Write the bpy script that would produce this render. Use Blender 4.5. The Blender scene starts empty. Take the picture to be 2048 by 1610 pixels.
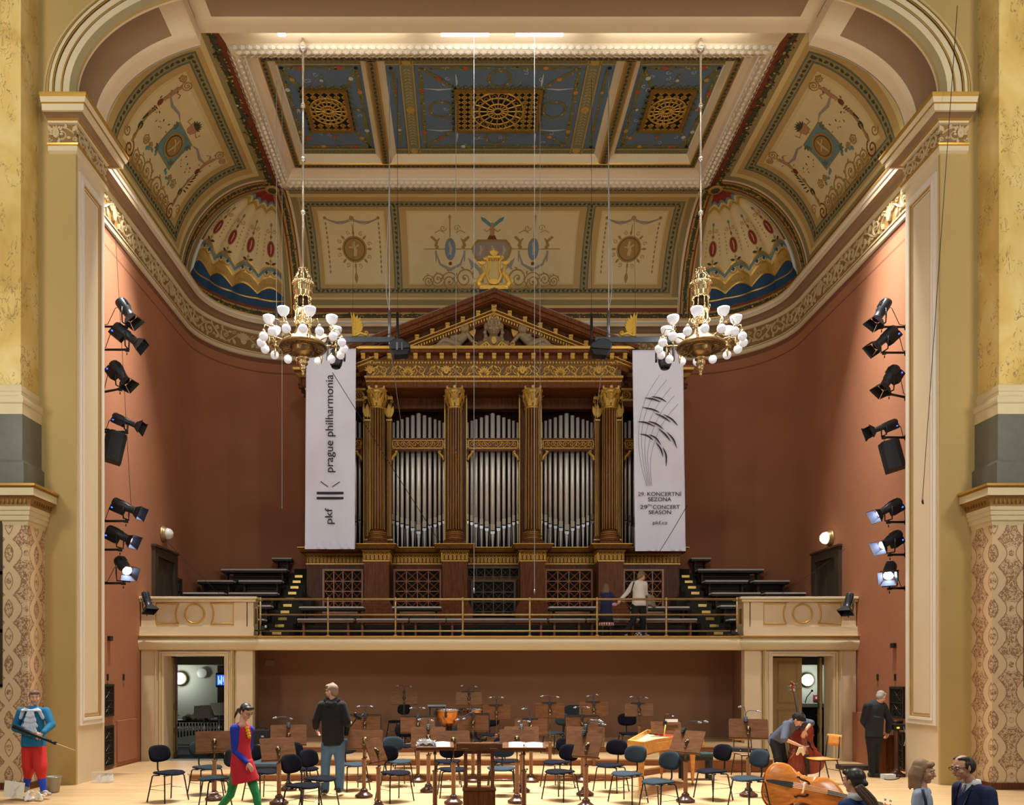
import bpy,bmesh,math,random
from math import sin,cos,pi,radians as R,sqrt,atan2,floor
from mathutils import Vector,Matrix,Euler
from mathutils.geometry import tessellate_polygon
SC=bpy.context.scene
COL=SC.collection
rnd=random.Random(7)
# ------------------------------------------------------------------ camera
F = 1600.0                      # focal length in pixels of a 2048 wide frame
VX, VY = 929.0, 1352.0          # principal point in that frame
CX, CZ = -0.80, 2.0             # camera x and height above the stage floor
cam = bpy.data.cameras.new('camera')
cam.sensor_fit = 'HORIZONTAL'; cam.sensor_width = 36.0
cam.lens=36.0*F / 2048
cam.shift_x=(1024 - VX) / 2048
cam.shift_y=(VY - 805) / 2048
cam.clip_end=200
camo = bpy.data.objects.new('camera', cam)
camo.location=(CX,0,CZ); camo.rotation_euler=(pi / 2,0,0)
COL.objects.link(camo); SC.camera=camo
# ------------------------------------------------------------------ world, exposure
SC.view_settings.view_transform = 'Standard'
SC.view_settings.look = 'None'
SC.view_settings.gamma=1.0
SC.view_settings.use_curve_mapping=False
SC.view_settings.exposure=0.5
W = bpy.data.worlds.new('hall_ambient'); SC.world = W; W.use_nodes = True
W.node_tree.nodes['Background'].inputs[0].default_value = (1.0, 0.95, 0.86, 1)
W.node_tree.nodes['Background'].inputs[1].default_value = 0.12
def area(name,loc,rot,sx,sy,power,col,spread=180):
 l = bpy.data.lights.new(name, 'AREA'); l.shape = 'RECTANGLE'; l.size = sx; l.size_y = sy
 l.energy=power; l.color=col; l.spread=R(spread)
 o=bpy.data.objects.new(name,l); o.location=loc; o.rotation_euler=rot
 COL.objects.link(o); return o
def spot(name,loc,target,power,col,size=40,blend=.4,rad=.1):
 l = bpy.data.lights.new(name, 'SPOT'); l.energy = power; l.color = col
 l.spot_size=R(size); l.spot_blend=blend; l.shadow_soft_size=rad
 o=bpy.data.objects.new(name,l); o.location=loc
 d = Vector(target) - Vector(loc); o.rotation_euler = d.to_track_quat('-Z', 'Y').to_euler()
 COL.objects.link(o); return o
# working-light battens tucked behind the proscenium soffit, shining down on the platform and along the side walls
for bx in (-4.6,-1.55,1.55,4.6):
 area('batten_light', (bx, 16.3, 15.0), (R(-11), 0, 0), 2.6, .25, 215, (1.0, .97, .91), 50)
for e in (-1,1):
 area('side_batten_light', (e * 6.0, 16.5, 15.0), (R(7), R(-34 * e), 0), .5, .12, 20, (1.0, .97, .91), 40)
 area('side_batten_light', (e * 6.7, 16.5, 15.0), (R(7), R(-12 * e), 0), .5, .12, 85, (1.0, .97, .91), 40)
 # added fill lights beside the proscenium, one low and one high on each side
 for hz,pw in ((7.0,170),(13.0,180)):
  l = bpy.data.lights.new('hall_side_fill_light', 'POINT'); l.energy = pw; l.color = (1.0, .93, .8); l.shadow_soft_size = .35
  o = bpy.data.objects.new('hall_side_fill_light', l); o.location = (e * 9.3, 10.6, hz); COL.objects.link(o)
# spill of the battens back up onto the leaf moulding
for bx in (-3.5,0,3.5):
 area('batten_spill_light', (bx, 16.3, 14.98), (R(152), 0, 0), 3.0, .06, 9, (1.0, .97, .9), 150)
for e in (-1,1):  # fill lights added out of view to brighten faces and fronts
 l = bpy.data.lights.new('stalls_fill_light', 'POINT'); l.energy = 560; l.color = (1.0, .96, .88); l.shadow_soft_size = .6
 o = bpy.data.objects.new('stalls_fill_light', l); o.location = (e * 8.0, 4.0, 7.5); COL.objects.link(o)
# the hall's own chandelier, high over the stalls
l = bpy.data.lights.new('hall_chandelier_light', 'POINT'); l.energy = 1000; l.color = (1.0, .95, .86); l.shadow_soft_size = 1.0
o = bpy.data.objects.new('hall_chandelier_light', l); o.location = (0, 1.0, 14.0); COL.objects.link(o)
# ------------------------------------------------------------------ picture coordinates -> place
def P(px, py, Y):               # point at distance Y seen at pixel (px, py)
 s=F / Y
 return Vector(((px - VX) / s+CX,Y,CZ - (py - VY) / s))
def G(px, py, z=0.0):           # point on the level z seen at pixel
 return P(px,py,F*(CZ - z) / (py - VY))
def PX(px,Y): return (px - VX)*Y / F+CX
def PZ(py,Y): return CZ - (py - VY)*Y / F
# ------------------------------------------------------------------ materials
def lin(c):
 return tuple((v / 255 / 12.92 if v / 255 <= .04045 else ((v / 255+.055) / 1.055) ** 2.4) for v in c)+(1,)
MATS={}
def mat(name,col,rough=.6,metal=0.0,var=0.0,vscale=6.0,bump=0.0,bscale=80.0,emit=None,estr=0.0,alpha=1.0,spec=None,trans=0.0,stretch=None):
 if name in MATS: return MATS[name]
 m=bpy.data.materials.new(name); m.use_nodes=True
 nt = m.node_tree; b = nt.nodes['Principled BSDF']
 c=lin(col)
 b.inputs['Base Color'].default_value = c
 b.inputs['Roughness'].default_value = rough
 b.inputs['Metallic'].default_value = metal
 if spec is not None: b.inputs['Specular IOR Level'].default_value = spec
 if trans: b.inputs['Transmission Weight'].default_value = trans
 if alpha < 1: b.inputs['Alpha'].default_value = alpha
 if emit:
  b.inputs['Emission Color'].default_value = lin(emit); b.inputs['Emission Strength'].default_value = estr
 if var or bump:
  tc = nt.nodes.new('ShaderNodeTexCoord')
  src = tc.outputs['Object']
  if stretch:
   mp = nt.nodes.new('ShaderNodeMapping'); mp.inputs['Scale'].default_value = stretch
   nt.links.new(src,mp.inputs[0]); src=mp.outputs[0]
 if var:
  n = nt.nodes.new('ShaderNodeTexNoise'); n.inputs['Scale'].default_value = vscale; n.inputs['Detail'].default_value = 6
  nt.links.new(src, n.inputs['Vector'])
  r = nt.nodes.new('ShaderNodeMix'); r.data_type = 'RGBA'
  r.inputs[6].default_value=tuple(max(0,v*(1 - var)) for v in c[:3])+(1,)
  r.inputs[7].default_value=tuple(min(1,v*(1+var)) for v in c[:3])+(1,)
  nt.links.new(n.outputs['Fac'], r.inputs[0]); nt.links.new(r.outputs[2], b.inputs['Base Color'])
 if bump:
  n2 = nt.nodes.new('ShaderNodeTexNoise'); n2.inputs['Scale'].default_value = bscale; n2.inputs['Detail'].default_value = 3
  nt.links.new(src, n2.inputs['Vector'])
  bp = nt.nodes.new('ShaderNodeBump'); bp.inputs['Strength'].default_value = bump; bp.inputs['Distance'].default_value = .02
  nt.links.new(n2.outputs['Fac'], bp.inputs['Height']); nt.links.new(bp.outputs[0], b.inputs['Normal'])
 MATS[name]=m
 return m
class Nodes:                    # tiny expression helper for shader maths
 def __init__(s, m): s.nt = m.node_tree; s.b = s.nt.nodes['Principled BSDF']
 def m(s,op,a,b=None,c=None):
  n = s.nt.nodes.new('ShaderNodeMath'); n.operation = op
  for i,v in enumerate((a,b,c)):
   if v is None: continue
   if isinstance(v,(int,float)): n.inputs[i].default_value=v
   else: s.nt.links.new(v,n.inputs[i])
  return n.outputs[0]
 def mix(s,fac,a,b):
  n = s.nt.nodes.new('ShaderNodeMix'); n.data_type = 'RGBA'
  for i,v in ((0,fac),(6,a),(7,b)):
   if isinstance(v,(int,float)): n.inputs[i].default_value=v
   elif isinstance(v,tuple): n.inputs[i].default_value=v
   else: s.nt.links.new(v,n.inputs[i])
  return n.outputs[2]
 def noise(s,vec,scale,detail=4,dist=0.0):
  n = s.nt.nodes.new('ShaderNodeTexNoise'); n.inputs['Scale'].default_value = scale
  n.inputs['Detail'].default_value = detail; n.inputs['Distortion'].default_value = dist
  if vec: s.nt.links.new(vec, n.inputs['Vector'])
  return n.outputs['Fac']
 def coord(s, kind='Object'):
  n = s.nt.nodes.new('ShaderNodeTexCoord'); return n.outputs[kind]
 def mapping(s,vec,scale=(1,1,1),rot=(0,0,0)):
  n = s.nt.nodes.new('ShaderNodeMapping'); n.inputs['Scale'].default_value = scale; n.inputs['Rotation'].default_value = rot
  s.nt.links.new(vec,n.inputs[0]); return n.outputs[0]
 def sep(s,vec):
  n = s.nt.nodes.new('ShaderNodeSeparateXYZ'); s.nt.links.new(vec, n.inputs[0]); return n.outputs
 def ramp(s,fac,stops):
  n = s.nt.nodes.new('ShaderNodeValToRGB'); s.nt.links.new(fac, n.inputs[0])
  e=n.color_ramp.elements
  while len(e) < len(stops): e.new(.5)
  for i,(p,c) in enumerate(stops): e[i].position=p; e[i].color=lin(c)
  return n.outputs[0]
 def link(s,out,inp): s.nt.links.new(out,s.b.inputs[inp])
 def bump(s,h,st=.3,d=.01):
  n = s.nt.nodes.new('ShaderNodeBump'); n.inputs['Strength'].default_value = st; n.inputs['Distance'].default_value = d
  s.nt.links.new(h, n.inputs['Height']); s.link(n.outputs[0], 'Normal')
# ------------------------------------------------------------------ mesh builder
class MB:
 def __init__(s): s.v=[]; s.f=[]; s.mi=[]; s.sm=[]; s.M=None
 def add(s,vs,fs,m=0,smooth=False):
  o=len(s.v)
  if s.M is not None: vs=[s.M @ Vector(p) for p in vs]
  s.v.extend([tuple(p) for p in vs])
  for f in fs:
   s.f.append(tuple(i+o for i in f)); s.mi.append(m); s.sm.append(smooth)
  return s
 def box(s,x0,x1,y0,y1,z0,z1,m=0):
  return s.add([(x0,y0,z0),(x1,y0,z0),(x1,y1,z0),(x0,y1,z0),(x0,y0,z1),(x1,y0,z1),(x1,y1,z1),(x0,y1,z1)],
      [(0,3,2,1),(4,5,6,7),(0,1,5,4),(1,2,6,5),(2,3,7,6),(3,0,4,7)],m)
 def cbox(s,c,d,m=0,rot=None):
  x,y,z=(v / 2 for v in d)
  pts=[Vector(p) for p in ((-x,-y,-z),(x,-y,-z),(x,y,-z),(-x,y,-z),(-x,-y,z),(x,-y,z),(x,y,z),(-x,y,z))]
  if rot is not None:
   q=rot if isinstance(rot,Matrix) else Euler(rot).to_matrix()
   pts=[q @ p for p in pts]
  return s.add([p+Vector(c) for p in pts],[(0,3,2,1),(4,5,6,7),(0,1,5,4),(1,2,6,5),(2,3,7,6),(3,0,4,7)],m)
 def tube(s,pts,r,seg=8,m=0,cap=True,ell=1.0):
  pts=[Vector(p) for p in pts]; n=len(pts)
  rs=r if isinstance(r,(list,tuple)) else [r]*n
  vs=[]; fs=[]
  prev=None
  for i,p in enumerate(pts):
   t=(pts[min(i+1,n - 1)] - pts[max(i - 1,0)])
   if t.length < 1e-9: t=Vector((0,0,1))
   t.normalize()
   if prev is None:
    a=Vector((0,0,1)) if abs(t.z) < .9 else Vector((1,0,0))
    u=t.cross(a).normalized()
   else:
    u=(prev - t*prev.dot(t))
    if u.length < 1e-6: u=t.orthogonal()
    u.normalize()
   prev=u; w=t.cross(u)
   for k in range(seg):
    a=2*pi*k / seg
    vs.append(p+(u*cos(a)+w*sin(a)*ell)*rs[i])
  for i in range(n - 1):
   for k in range(seg):
    k2=(k+1) % seg
    fs.append((i*seg+k,i*seg+k2,(i+1)*seg+k2,(i+1)*seg+k))
  if cap:
   fs.append(tuple(reversed(range(seg)))); fs.append(tuple((n - 1)*seg+k for k in range(seg)))
  return s.add(vs,fs,m,seg > 5)
 def lathe(s,prof,c=(0,0,0),seg=24,m=0,M=None,flute=None,smooth=True,arc=2*pi,a0=0):
  full=abs(arc - 2*pi) < 1e-6
  vs=[]; fs=[]; cols=seg if full else seg+1
  c=Vector(c)
  for j,(r,z) in enumerate(prof):
   for k in range(cols):
    a=a0+arc*k / seg
    rr=r*(flute(a,j) if flute else 1)
    p=Vector((rr*cos(a),rr*sin(a),z))
    if M is not None: p=M @ p
    vs.append(p+c)
  for j in range(len(prof) - 1):
   for k in range(seg):
    k2=(k+1) % cols if full else k+1
    fs.append((j*cols+k,j*cols+k2,(j+1)*cols+k2,(j+1)*cols+k))
  if full:
   if prof[0][0] > 1e-5: fs.append(tuple(reversed(range(cols))))
   if prof[-1][0] > 1e-5: fs.append(tuple((len(prof) - 1)*cols+k for k in range(cols)))
  return s.add(vs,fs,m,smooth)
 def ball(s,c,r,seg=12,rings=8,m=0,M=None):
  r=r if isinstance(r,(tuple,list)) else (r,r,r)
  vs=[]; fs=[]
  for j in range(rings+1):
   t=pi*j / rings
   for k in range(seg):
    a=2*pi*k / seg
    p=Vector((r[0]*sin(t)*cos(a),r[1]*sin(t)*sin(a),r[2]*cos(t)))
    if M is not None: p=M @ p
    vs.append(p+Vector(c))
  for j in range(rings):
   for k in range(seg):
    k2=(k+1) % seg
    fs.append((j*seg+k,(j+1)*seg+k,(j+1)*seg+k2,j*seg+k2))
  return s.add(vs,fs,m,True)
 def prism(s, poly, fn, t, m=0, smooth=False):      # poly 2D outline, fn(u, v, h) -> 3D, thickness t along h
  n=len(poly)
  a=[fn(u,v,0) for u,v in poly]; b=[fn(u,v,t) for u,v in poly]
  tri=tessellate_polygon([[Vector((u,v,0)) for u,v in poly]])
  fs=[tuple(i+n for i in f) for f in tri]+[tuple(reversed(f)) for f in tri]
  fs += [(i,(i+1) % n,(i+1) % n+n,i+n) for i in range(n)]
  return s.add(a+b,fs,m,smooth)
 def disc(s, fn, cx, cy, rx, ry, m=0, h=0.0, n=20, rings=3):     # elliptical patch that follows a curved surface
  vs=[fn(cx,cy,h)]
  for j in range(1,rings+1):
   for k in range(n):
    a=2*pi*k / n; vs.append(fn(cx+rx*j / rings*cos(a),cy+ry*j / rings*sin(a),h))
  fs=[(0,1+k,1+(k+1) % n) for k in range(n)]
  for j in range(rings - 1):
   for k in range(n): fs.append((1+j*n+k,1+(j+1)*n+k,1+(j+1)*n+(k+1) % n,1+j*n+(k+1) % n))
  return s.add(vs,fs,m,True)
 def rect(s,fn,u0,u1,v0,v1,m=0,h=0.0,n=6):
  return s.grid(lambda u,v: fn(u,v,h),lsp(u0,u1,n),lsp(v0,v1,n),m)
 def ribbon(s, pts, w, fn, h=.01, m=0, h0=0.0, rnd_=False):   # raised band following a 2D polyline, mapped by fn(u, v, h)
  n=len(pts)
  ws=w if isinstance(w,(list,tuple)) else [w]*n
  vs=[]; fs=[]
  for i,(u,v) in enumerate(pts):
   du=pts[min(i+1,n - 1)][0] - pts[max(i - 1,0)][0]; dv=pts[min(i+1,n - 1)][1] - pts[max(i - 1,0)][1]
   L=sqrt(du*du+dv*dv) or 1; nu,nv=-dv / L*ws[i] / 2,du / L*ws[i] / 2
   if rnd_:
    vs += [fn(u - nu,v - nv,h0),fn(u - nu*.5,v - nv*.5,h0+h*.85),fn(u+nu*.5,v+nv*.5,h0+h*.85),fn(u+nu,v+nv,h0)]
   else:
    vs += [fn(u - nu,v - nv,h0+h),fn(u+nu,v+nv,h0+h)]
  k=4 if rnd_ else 2
  for i in range(n - 1):
   for j in range(k - 1):
    fs.append((i*k+j,i*k+j+1,(i+1)*k+j+1,(i+1)*k+j))
  return s.add(vs,fs,m,rnd_)
 def grid(s,fn,us,vs_,m=0,smooth=True,mf=None):
  vs=[fn(u,v) for u in us for v in vs_]; nv=len(vs_)
  for i in range(len(us) - 1):
   for j in range(nv - 1): pass
  if mf is None:
   return s.add(vs,[(i*nv+j,(i+1)*nv+j,(i+1)*nv+j+1,i*nv+j+1) for i in range(len(us) - 1) for j in range(nv - 1)],m,smooth)
  o=len(s.v); s.add(vs,[],m)
  for i in range(len(us) - 1):
   for j in range(nv - 1):
    s.f.append((o+i*nv+j,o+(i+1)*nv+j,o+(i+1)*nv+j+1,o+i*nv+j+1)); s.mi.append(mf(i,j)); s.sm.append(smooth)
  return s
 def sweep(s,prof,path,m=0,closed=False,smooth=False,pm=None):
  # prof [(n, z)]; path [(x, y)] or [(x, y, nx, ny)], n measured along the left-hand normal of travel
  n=len(path); vs=[]; k=len(prof); o=len(s.v)
  for i in range(n):
   x,y=path[i][:2]
   if len(path[i]) > 2: nx,ny=path[i][2:4]
   else:
    def d(a,b):
     v=Vector((path[b][0] - path[a][0],path[b][1] - path[a][1])); v.normalize(); return v
    a=d((i - 1) % n,i) if (i > 0 or closed) else d(i,i+1)
    b=d(i,(i+1) % n) if (i < n - 1 or closed) else a
    na=Vector((-a.y,a.x)); nb=Vector((-b.y,b.x)); nn=na+nb
    if nn.length < 1e-6: nn=na
    nn.normalize(); sc=1 / max(.3,nn.dot(na)); nx,ny=nn.x*sc,nn.y*sc
   for (q,z) in prof: vs.append((x+nx*q,y+ny*q,z))
  s.add(vs,[],0)
  for i in range(n if closed else n - 1):
   for j in range(k - 1):
    i2=(i+1) % n
    s.f.append((o+i*k+j,o+i2*k+j,o+i2*k+j+1,o+i*k+j+1)); s.mi.append(pm[j] if pm else m); s.sm.append(smooth)
  return s
 def build(s,name,mats,parent=None,loc=None,rot=None):
  me=bpy.data.meshes.new(name)
  me.from_pydata(s.v,[],s.f)
  for mm in (mats if isinstance(mats,(list,tuple)) else [mats]): me.materials.append(mm)
  me.polygons.foreach_set('material_index', s.mi); me.polygons.foreach_set('use_smooth', s.sm)
  me.update()
  o=bpy.data.objects.new(name,me); COL.objects.link(o)
  if parent is not None: o.parent=parent
  if loc is not None: o.location=loc
  if rot is not None: o.rotation_euler=rot
  return o
def fixn(o):
 bm=bmesh.new(); bm.from_mesh(o.data); bmesh.ops.remove_doubles(bm,verts=bm.verts,dist=1e-5)
 bmesh.ops.recalc_face_normals(bm,faces=bm.faces); bm.to_mesh(o.data); bm.free(); return o
def bevel(o,w=.01,seg=2,ang=40):
 md = o.modifiers.new('bevel', 'BEVEL'); md.width = w; md.segments = seg; md.limit_method = 'ANGLE'; md.angle_limit = R(ang); return o
def tag(o,label=None,cat=None,group=None,kind=None):
 if label: o['label'] = label
 if cat: o['category'] = cat
 if group: o['group'] = group
 if kind: o['kind'] = kind
 return o
def thing(name,label,cat,loc=(0,0,0),rz=0.0,group=None):
 o=bpy.data.objects.new(name,None); COL.objects.link(o)
 o.location=loc; o.rotation_euler=(0,0,rz); o.empty_display_size=.1
 return tag(o,label,cat,group)
KIDS={}
def kids(o): return [c for c in o.children]
def dup(root,loc=None,rz=None,label=None,group=None,parent=None):
 c=root.copy(); COL.objects.link(c)
 if parent is not None: c.parent=parent
 for ch in root.children: dup(ch,parent=c)
 if loc is not None: c.location=loc
 if rz is not None: c.rotation_euler=(0,0,rz)
 if label: c['label'] = label
 if group: c['group'] = group
 return c
TR=[0]
def trim(mb,mats,label):
 TR[0] += 1
 o = mb.build('trim_%d' % TR[0], mats); tag(o, label, None, None, 'structure'); return o
def struct(name,mb,mats,label=None):
 o = mb.build(name, mats); tag(o, label, None, None, 'structure'); return o
def lsp(a,b,n): return [a+(b - a)*i / (n - 1) for i in range(n)]
def spiral(cx,cy,r0,turns,a0=0.0,sgn=1,n=26,r1=.08):
 out=[]
 for i in range(n):
  t=i / (n - 1); r=r0*(1 - t)+r0*r1*t; a=a0+sgn*turns*2*pi*t
  out.append((cx+r*cos(a),cy+r*sin(a)))
 return out
def arcp(cx,cy,r,a0,a1,n=12,ry=None):
 ry=r if ry is None else ry
 return [(cx+r*cos(a0+(a1 - a0)*i / (n - 1)),cy+ry*sin(a0+(a1 - a0)*i / (n - 1))) for i in range(n)]
def leaf(cx, cy, l, w, a, n=5):  # pointed leaf polygon
 pts=[(0,0)]+[(l*t,w / 2*sin(pi*t)) for t in (.25,.5,.75)]+[(l,0)]+[(l*t,-w / 2*sin(pi*t)) for t in (.75,.5,.25)]
 return [(cx+x*cos(a) - y*sin(a),cy+x*sin(a)+y*cos(a)) for x,y in pts]
# ------------------------------------------------------------------ material library
M_OLIVE = mat('olive_plaster', (176, 150, 92), .75, var=.06, vscale=1.2, bump=.15, bscale=30)
M_CREAM = mat('cream_plaster', (210, 194, 158), .6, var=.04, vscale=2)
M_PINK = mat('pinkish_beige_plaster', (210, 190, 156), .7, var=.04, vscale=2, bump=.1, bscale=40)
M_WHITE = mat('warm_white_plaster', (222, 212, 194), .55, var=.03, vscale=3)
M_TAUPE = mat('taupe_plaster', (140, 112, 82), .75, var=.05, vscale=2, bump=.1, bscale=40)
M_GREYB = mat('grey_beige_plaster', (140, 124, 84), .7)
M_GOLD = mat('gilding', (200, 160, 74), .38, .5, var=.25, vscale=25)
M_GOLDP = mat('gilt_line_paint', (200, 155, 70), .35, .6)
M_DGOLD = mat('aged_gilding', (150, 114, 50), .42, .55, var=.3, vscale=25)
M_BRASS = mat('brass', (176, 150, 104), .42, .7, var=.15, vscale=20)
M_RED = mat('terracotta_wall_paint', (160, 104, 72), .8, var=.06, vscale=1.0, bump=.15, bscale=25)
M_REDD = mat('dark_terracotta_band', (120, 72, 48), .8)
M_BROWNWALL = mat('brown_fabric_wall', (146, 108, 80), .85, var=.05, vscale=1.5, bump=.2, bscale=150)
M_ORN = mat('stone_coloured_relief', (190, 170, 128), .6, var=.1, vscale=15)
M_ORNBG = mat('ochre_relief_ground', (140, 104, 52), .7, var=.1, vscale=8)
M_BLACK = mat('black_metal', (28, 30, 33), .45, .3)
M_DARK = mat('dark_interior', (14, 13, 12), .9)
M_STEEL = mat('chromed_steel', (190, 190, 195), .22, 1.0)
M_GREY = mat('grey_metal', (120, 124, 130), .4, .7)
# painted colours of the cove
K_OCH = mat('ochre_paint', (176, 146, 88), .75, var=.06, vscale=3)
K_OLV = mat('olive_grey_paint', (138, 124, 78), .75, var=.06, vscale=3)
K_LTO = mat('pale_ochre_paint', (200, 178, 120), .7)
K_PAN = mat('cream_panel_paint', (206, 187, 138), .75, var=.05, vscale=4)
K_GRN = mat('grey_green_paint', (92, 98, 76), .7)
K_DGR = mat('dark_green_paint', (62, 62, 34), .7, var=.4, vscale=14)
K_RBR = mat('red_brown_paint', (112, 52, 22), .7, var=.15, vscale=6)
K_BLUE = mat('deep_blue_paint', (16, 62, 96), .7, var=.15, vscale=12)
K_TEAL = mat('pale_teal_paint', (92, 130, 132), .7, var=.15, vscale=14)
K_REDP = mat('crimson_paint', (128, 34, 26), .7, var=.2, vscale=8)
K_SCR = mat('brown_gold_scroll_paint', (152, 118, 58), .7)
K_LIL = mat('lilac_grey_paint', (142, 132, 122), .7)
K_LBL = mat('medallion_blue_paint', (108, 130, 150), .7, var=.2, vscale=14)
K_CRM = mat('pale_figure_paint', (184, 160, 110), .7)
K_GDB = mat('gold_band_paint', (170, 136, 62), .6, var=.2, vscale=18)
K_FIG = mat('salmon_figure_paint', (164, 122, 82), .7, var=.2, vscale=14)
def make_marble():
 m = mat('yellow_veined_marble', (205, 175, 95), .16)
 n=Nodes(m); v=n.mapping(n.coord(),(1,1,.6))
 a=n.noise(v,1.3,6,1.0); b=n.noise(v,5.5,8,1.6)
 base=n.ramp(a,[(.3,(190,156,84)),(.5,(214,184,110)),(.7,(226,202,140))])
 vein = n.m('LESS_THAN', n.m('ABSOLUTE', n.m('SUBTRACT', b, .52)), .012)
 gate = n.m('GREATER_THAN', n.noise(v, 2.2, 2), .52)
 n.link(n.mix(n.m('MULTIPLY', n.m('MULTIPLY', vein, gate), .8), base, lin((128, 112, 78))), 'Base Color')
 return m
M_MARBLE=make_marble()
M_GSTONE = mat('dark_grey_stone', (98, 98, 88), .35, var=.22, vscale=7, bump=.1)
M_WSTONE = mat('pale_base_stone', (206, 190, 150), .4, var=.08, vscale=5)
def make_floor():
 m = mat('pale_oak_strip_floor', (222, 190, 142), .38)
 n=Nodes(m); c=n.coord(); v=n.mapping(c,(1,1,1))
 br = n.nt.nodes.new('ShaderNodeTexBrick'); n.nt.links.new(v, br.inputs['Vector'])
 br.inputs['Scale'].default_value = 1.0; br.inputs['Brick Width'].default_value = 1.6; br.inputs['Row Height'].default_value = .07
 br.inputs['Mortar Size'].default_value = .0035; br.inputs['Color1'].default_value = lin((206, 176, 134)); br.inputs['Color2'].default_value = lin((188, 154, 110))
 br.inputs['Mortar'].default_value = lin((150, 112, 70)); br.offset = .37
 g=n.noise(n.mapping(c,(1.2,14,1)),3.0,6)
 n.link(n.mix(n.m('MULTIPLY', g, .35), br.outputs['Color'], lin((186, 146, 96))), 'Base Color')
 return m
M_FLOOR=make_floor()
M_RISER = mat('brown_stained_riser_face', (140, 84, 46), .5, var=.15, vscale=4, stretch=(1, 8, 8))
def make_wood(name,c1,c2,rough=.35,scale=(12,12,1.2)):
 m=mat(name,c1,rough); n=Nodes(m)
 g=n.noise(n.mapping(n.coord(),scale),2.2,7,.6)
 n.link(n.ramp(g, [(.3, c1), (.7, c2)]), 'Base Color'); return m
M_WALNUT = make_wood('dark_red_walnut', (72, 42, 26), (104, 64, 38))
M_WALNUT2 = make_wood('organ_panel_walnut', (84, 48, 26), (120, 72, 40))
M_WALH = make_wood('walnut_cross_grain', (72, 44, 28), (104, 66, 42), .35, (1.2, 12, 12))
M_DOORD = make_wood('dark_stained_oak', (52, 42, 30), (74, 60, 42), .5)
M_DESK = make_wood('brown_plywood_desk', (84, 52, 30), (108, 71, 42), .7, (2, 2, 9))
M_DESKD = make_wood('dull_brown_plywood', (96, 70, 50), (120, 90, 66), .7, (2, 2, 9))
for m_ in (M_DESK, M_DESKD, M_WALNUT, M_WALNUT2, M_WALH): m_.node_tree.nodes['Principled BSDF'].inputs['Specular IOR Level'].default_value = .12
M_CHERRY = make_wood('cherry_wood', (196, 128, 52), (222, 158, 78), .4, (1, 8, 8))
M_BENCHW = make_wood('bench_wood', (118, 68, 38), (150, 92, 54), .45)
M_CUSH = mat('grey_bench_cushion', (198, 194, 192), .9)
M_DKGREEN = mat('dark_tier_carpet', (40, 38, 30), .95, var=.2, vscale=10)
def make_damask():
 m = mat('brown_and_tan_damask', (190, 160, 120), .75)
 n=Nodes(m); x,y,z=n.sep(n.coord())
 hx = n.m('ADD', x, y)               # walls and their short returns share one pattern
 W_,H_=.62,.98
 u = n.m('DIVIDE', hx, W_); v = n.m('DIVIDE', z, H_)
 def frac(a): return n.m('SUBTRACT', n.m('FRACT', a), .5)
 def ogee(ph):
  s_ = n.m('MULTIPLY', n.m('SINE', n.m('MULTIPLY', n.m('ADD', v, ph), 2 * pi)), .24)
  return n.m('ABSOLUTE', frac(n.m('ADD', u, s_)))
 d = n.m('MINIMUM', ogee(0.0), ogee(.5))
 band = n.m('LESS_THAN', d, .1); edge = n.m('LESS_THAN', n.m('ABSOLUTE', n.m('SUBTRACT', d, .13)), .012)
 def med(ou,ov,ru,rv):
  a = n.m('DIVIDE', frac(n.m('ADD', u, ou)), ru); b = n.m('DIVIDE', frac(n.m('ADD', v, ov)), rv)
  return n.m('ADD', n.m('MULTIPLY', a, a), n.m('MULTIPLY', b, b))
 m1=med(.5,.25,.2,.13); m2=med(0,.75,.2,.13)
 mm = n.m('MINIMUM', m1, m2)
 disc = n.m('LESS_THAN', mm, 1.0); ring = n.m('LESS_THAN', n.m('ABSOLUTE', n.m('SUBTRACT', mm, 1.35)), .13)
 core = n.m('LESS_THAN', mm, .18)
 vor = n.nt.nodes.new('ShaderNodeTexVoronoi'); vor.inputs['Scale'].default_value = 26; n.nt.links.new(n.coord(), vor.inputs['Vector'])
 leaves = n.m('GREATER_THAN', n.noise(n.coord(), 26, 2, 1.2), .49)
 pale = n.m('MAXIMUM', n.m('MAXIMUM', band, ring), n.m('SUBTRACT', disc, core))
 pale = n.m('MAXIMUM', pale, n.m('MULTIPLY', leaves, .85)); pale = n.m('MULTIPLY', pale, n.m('SUBTRACT', 1, edge))
 n.link(n.mix(pale, lin((142, 104, 74)), lin((206, 178, 138))), 'Base Color')
 return m
M_DAMASK=make_damask()
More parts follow.
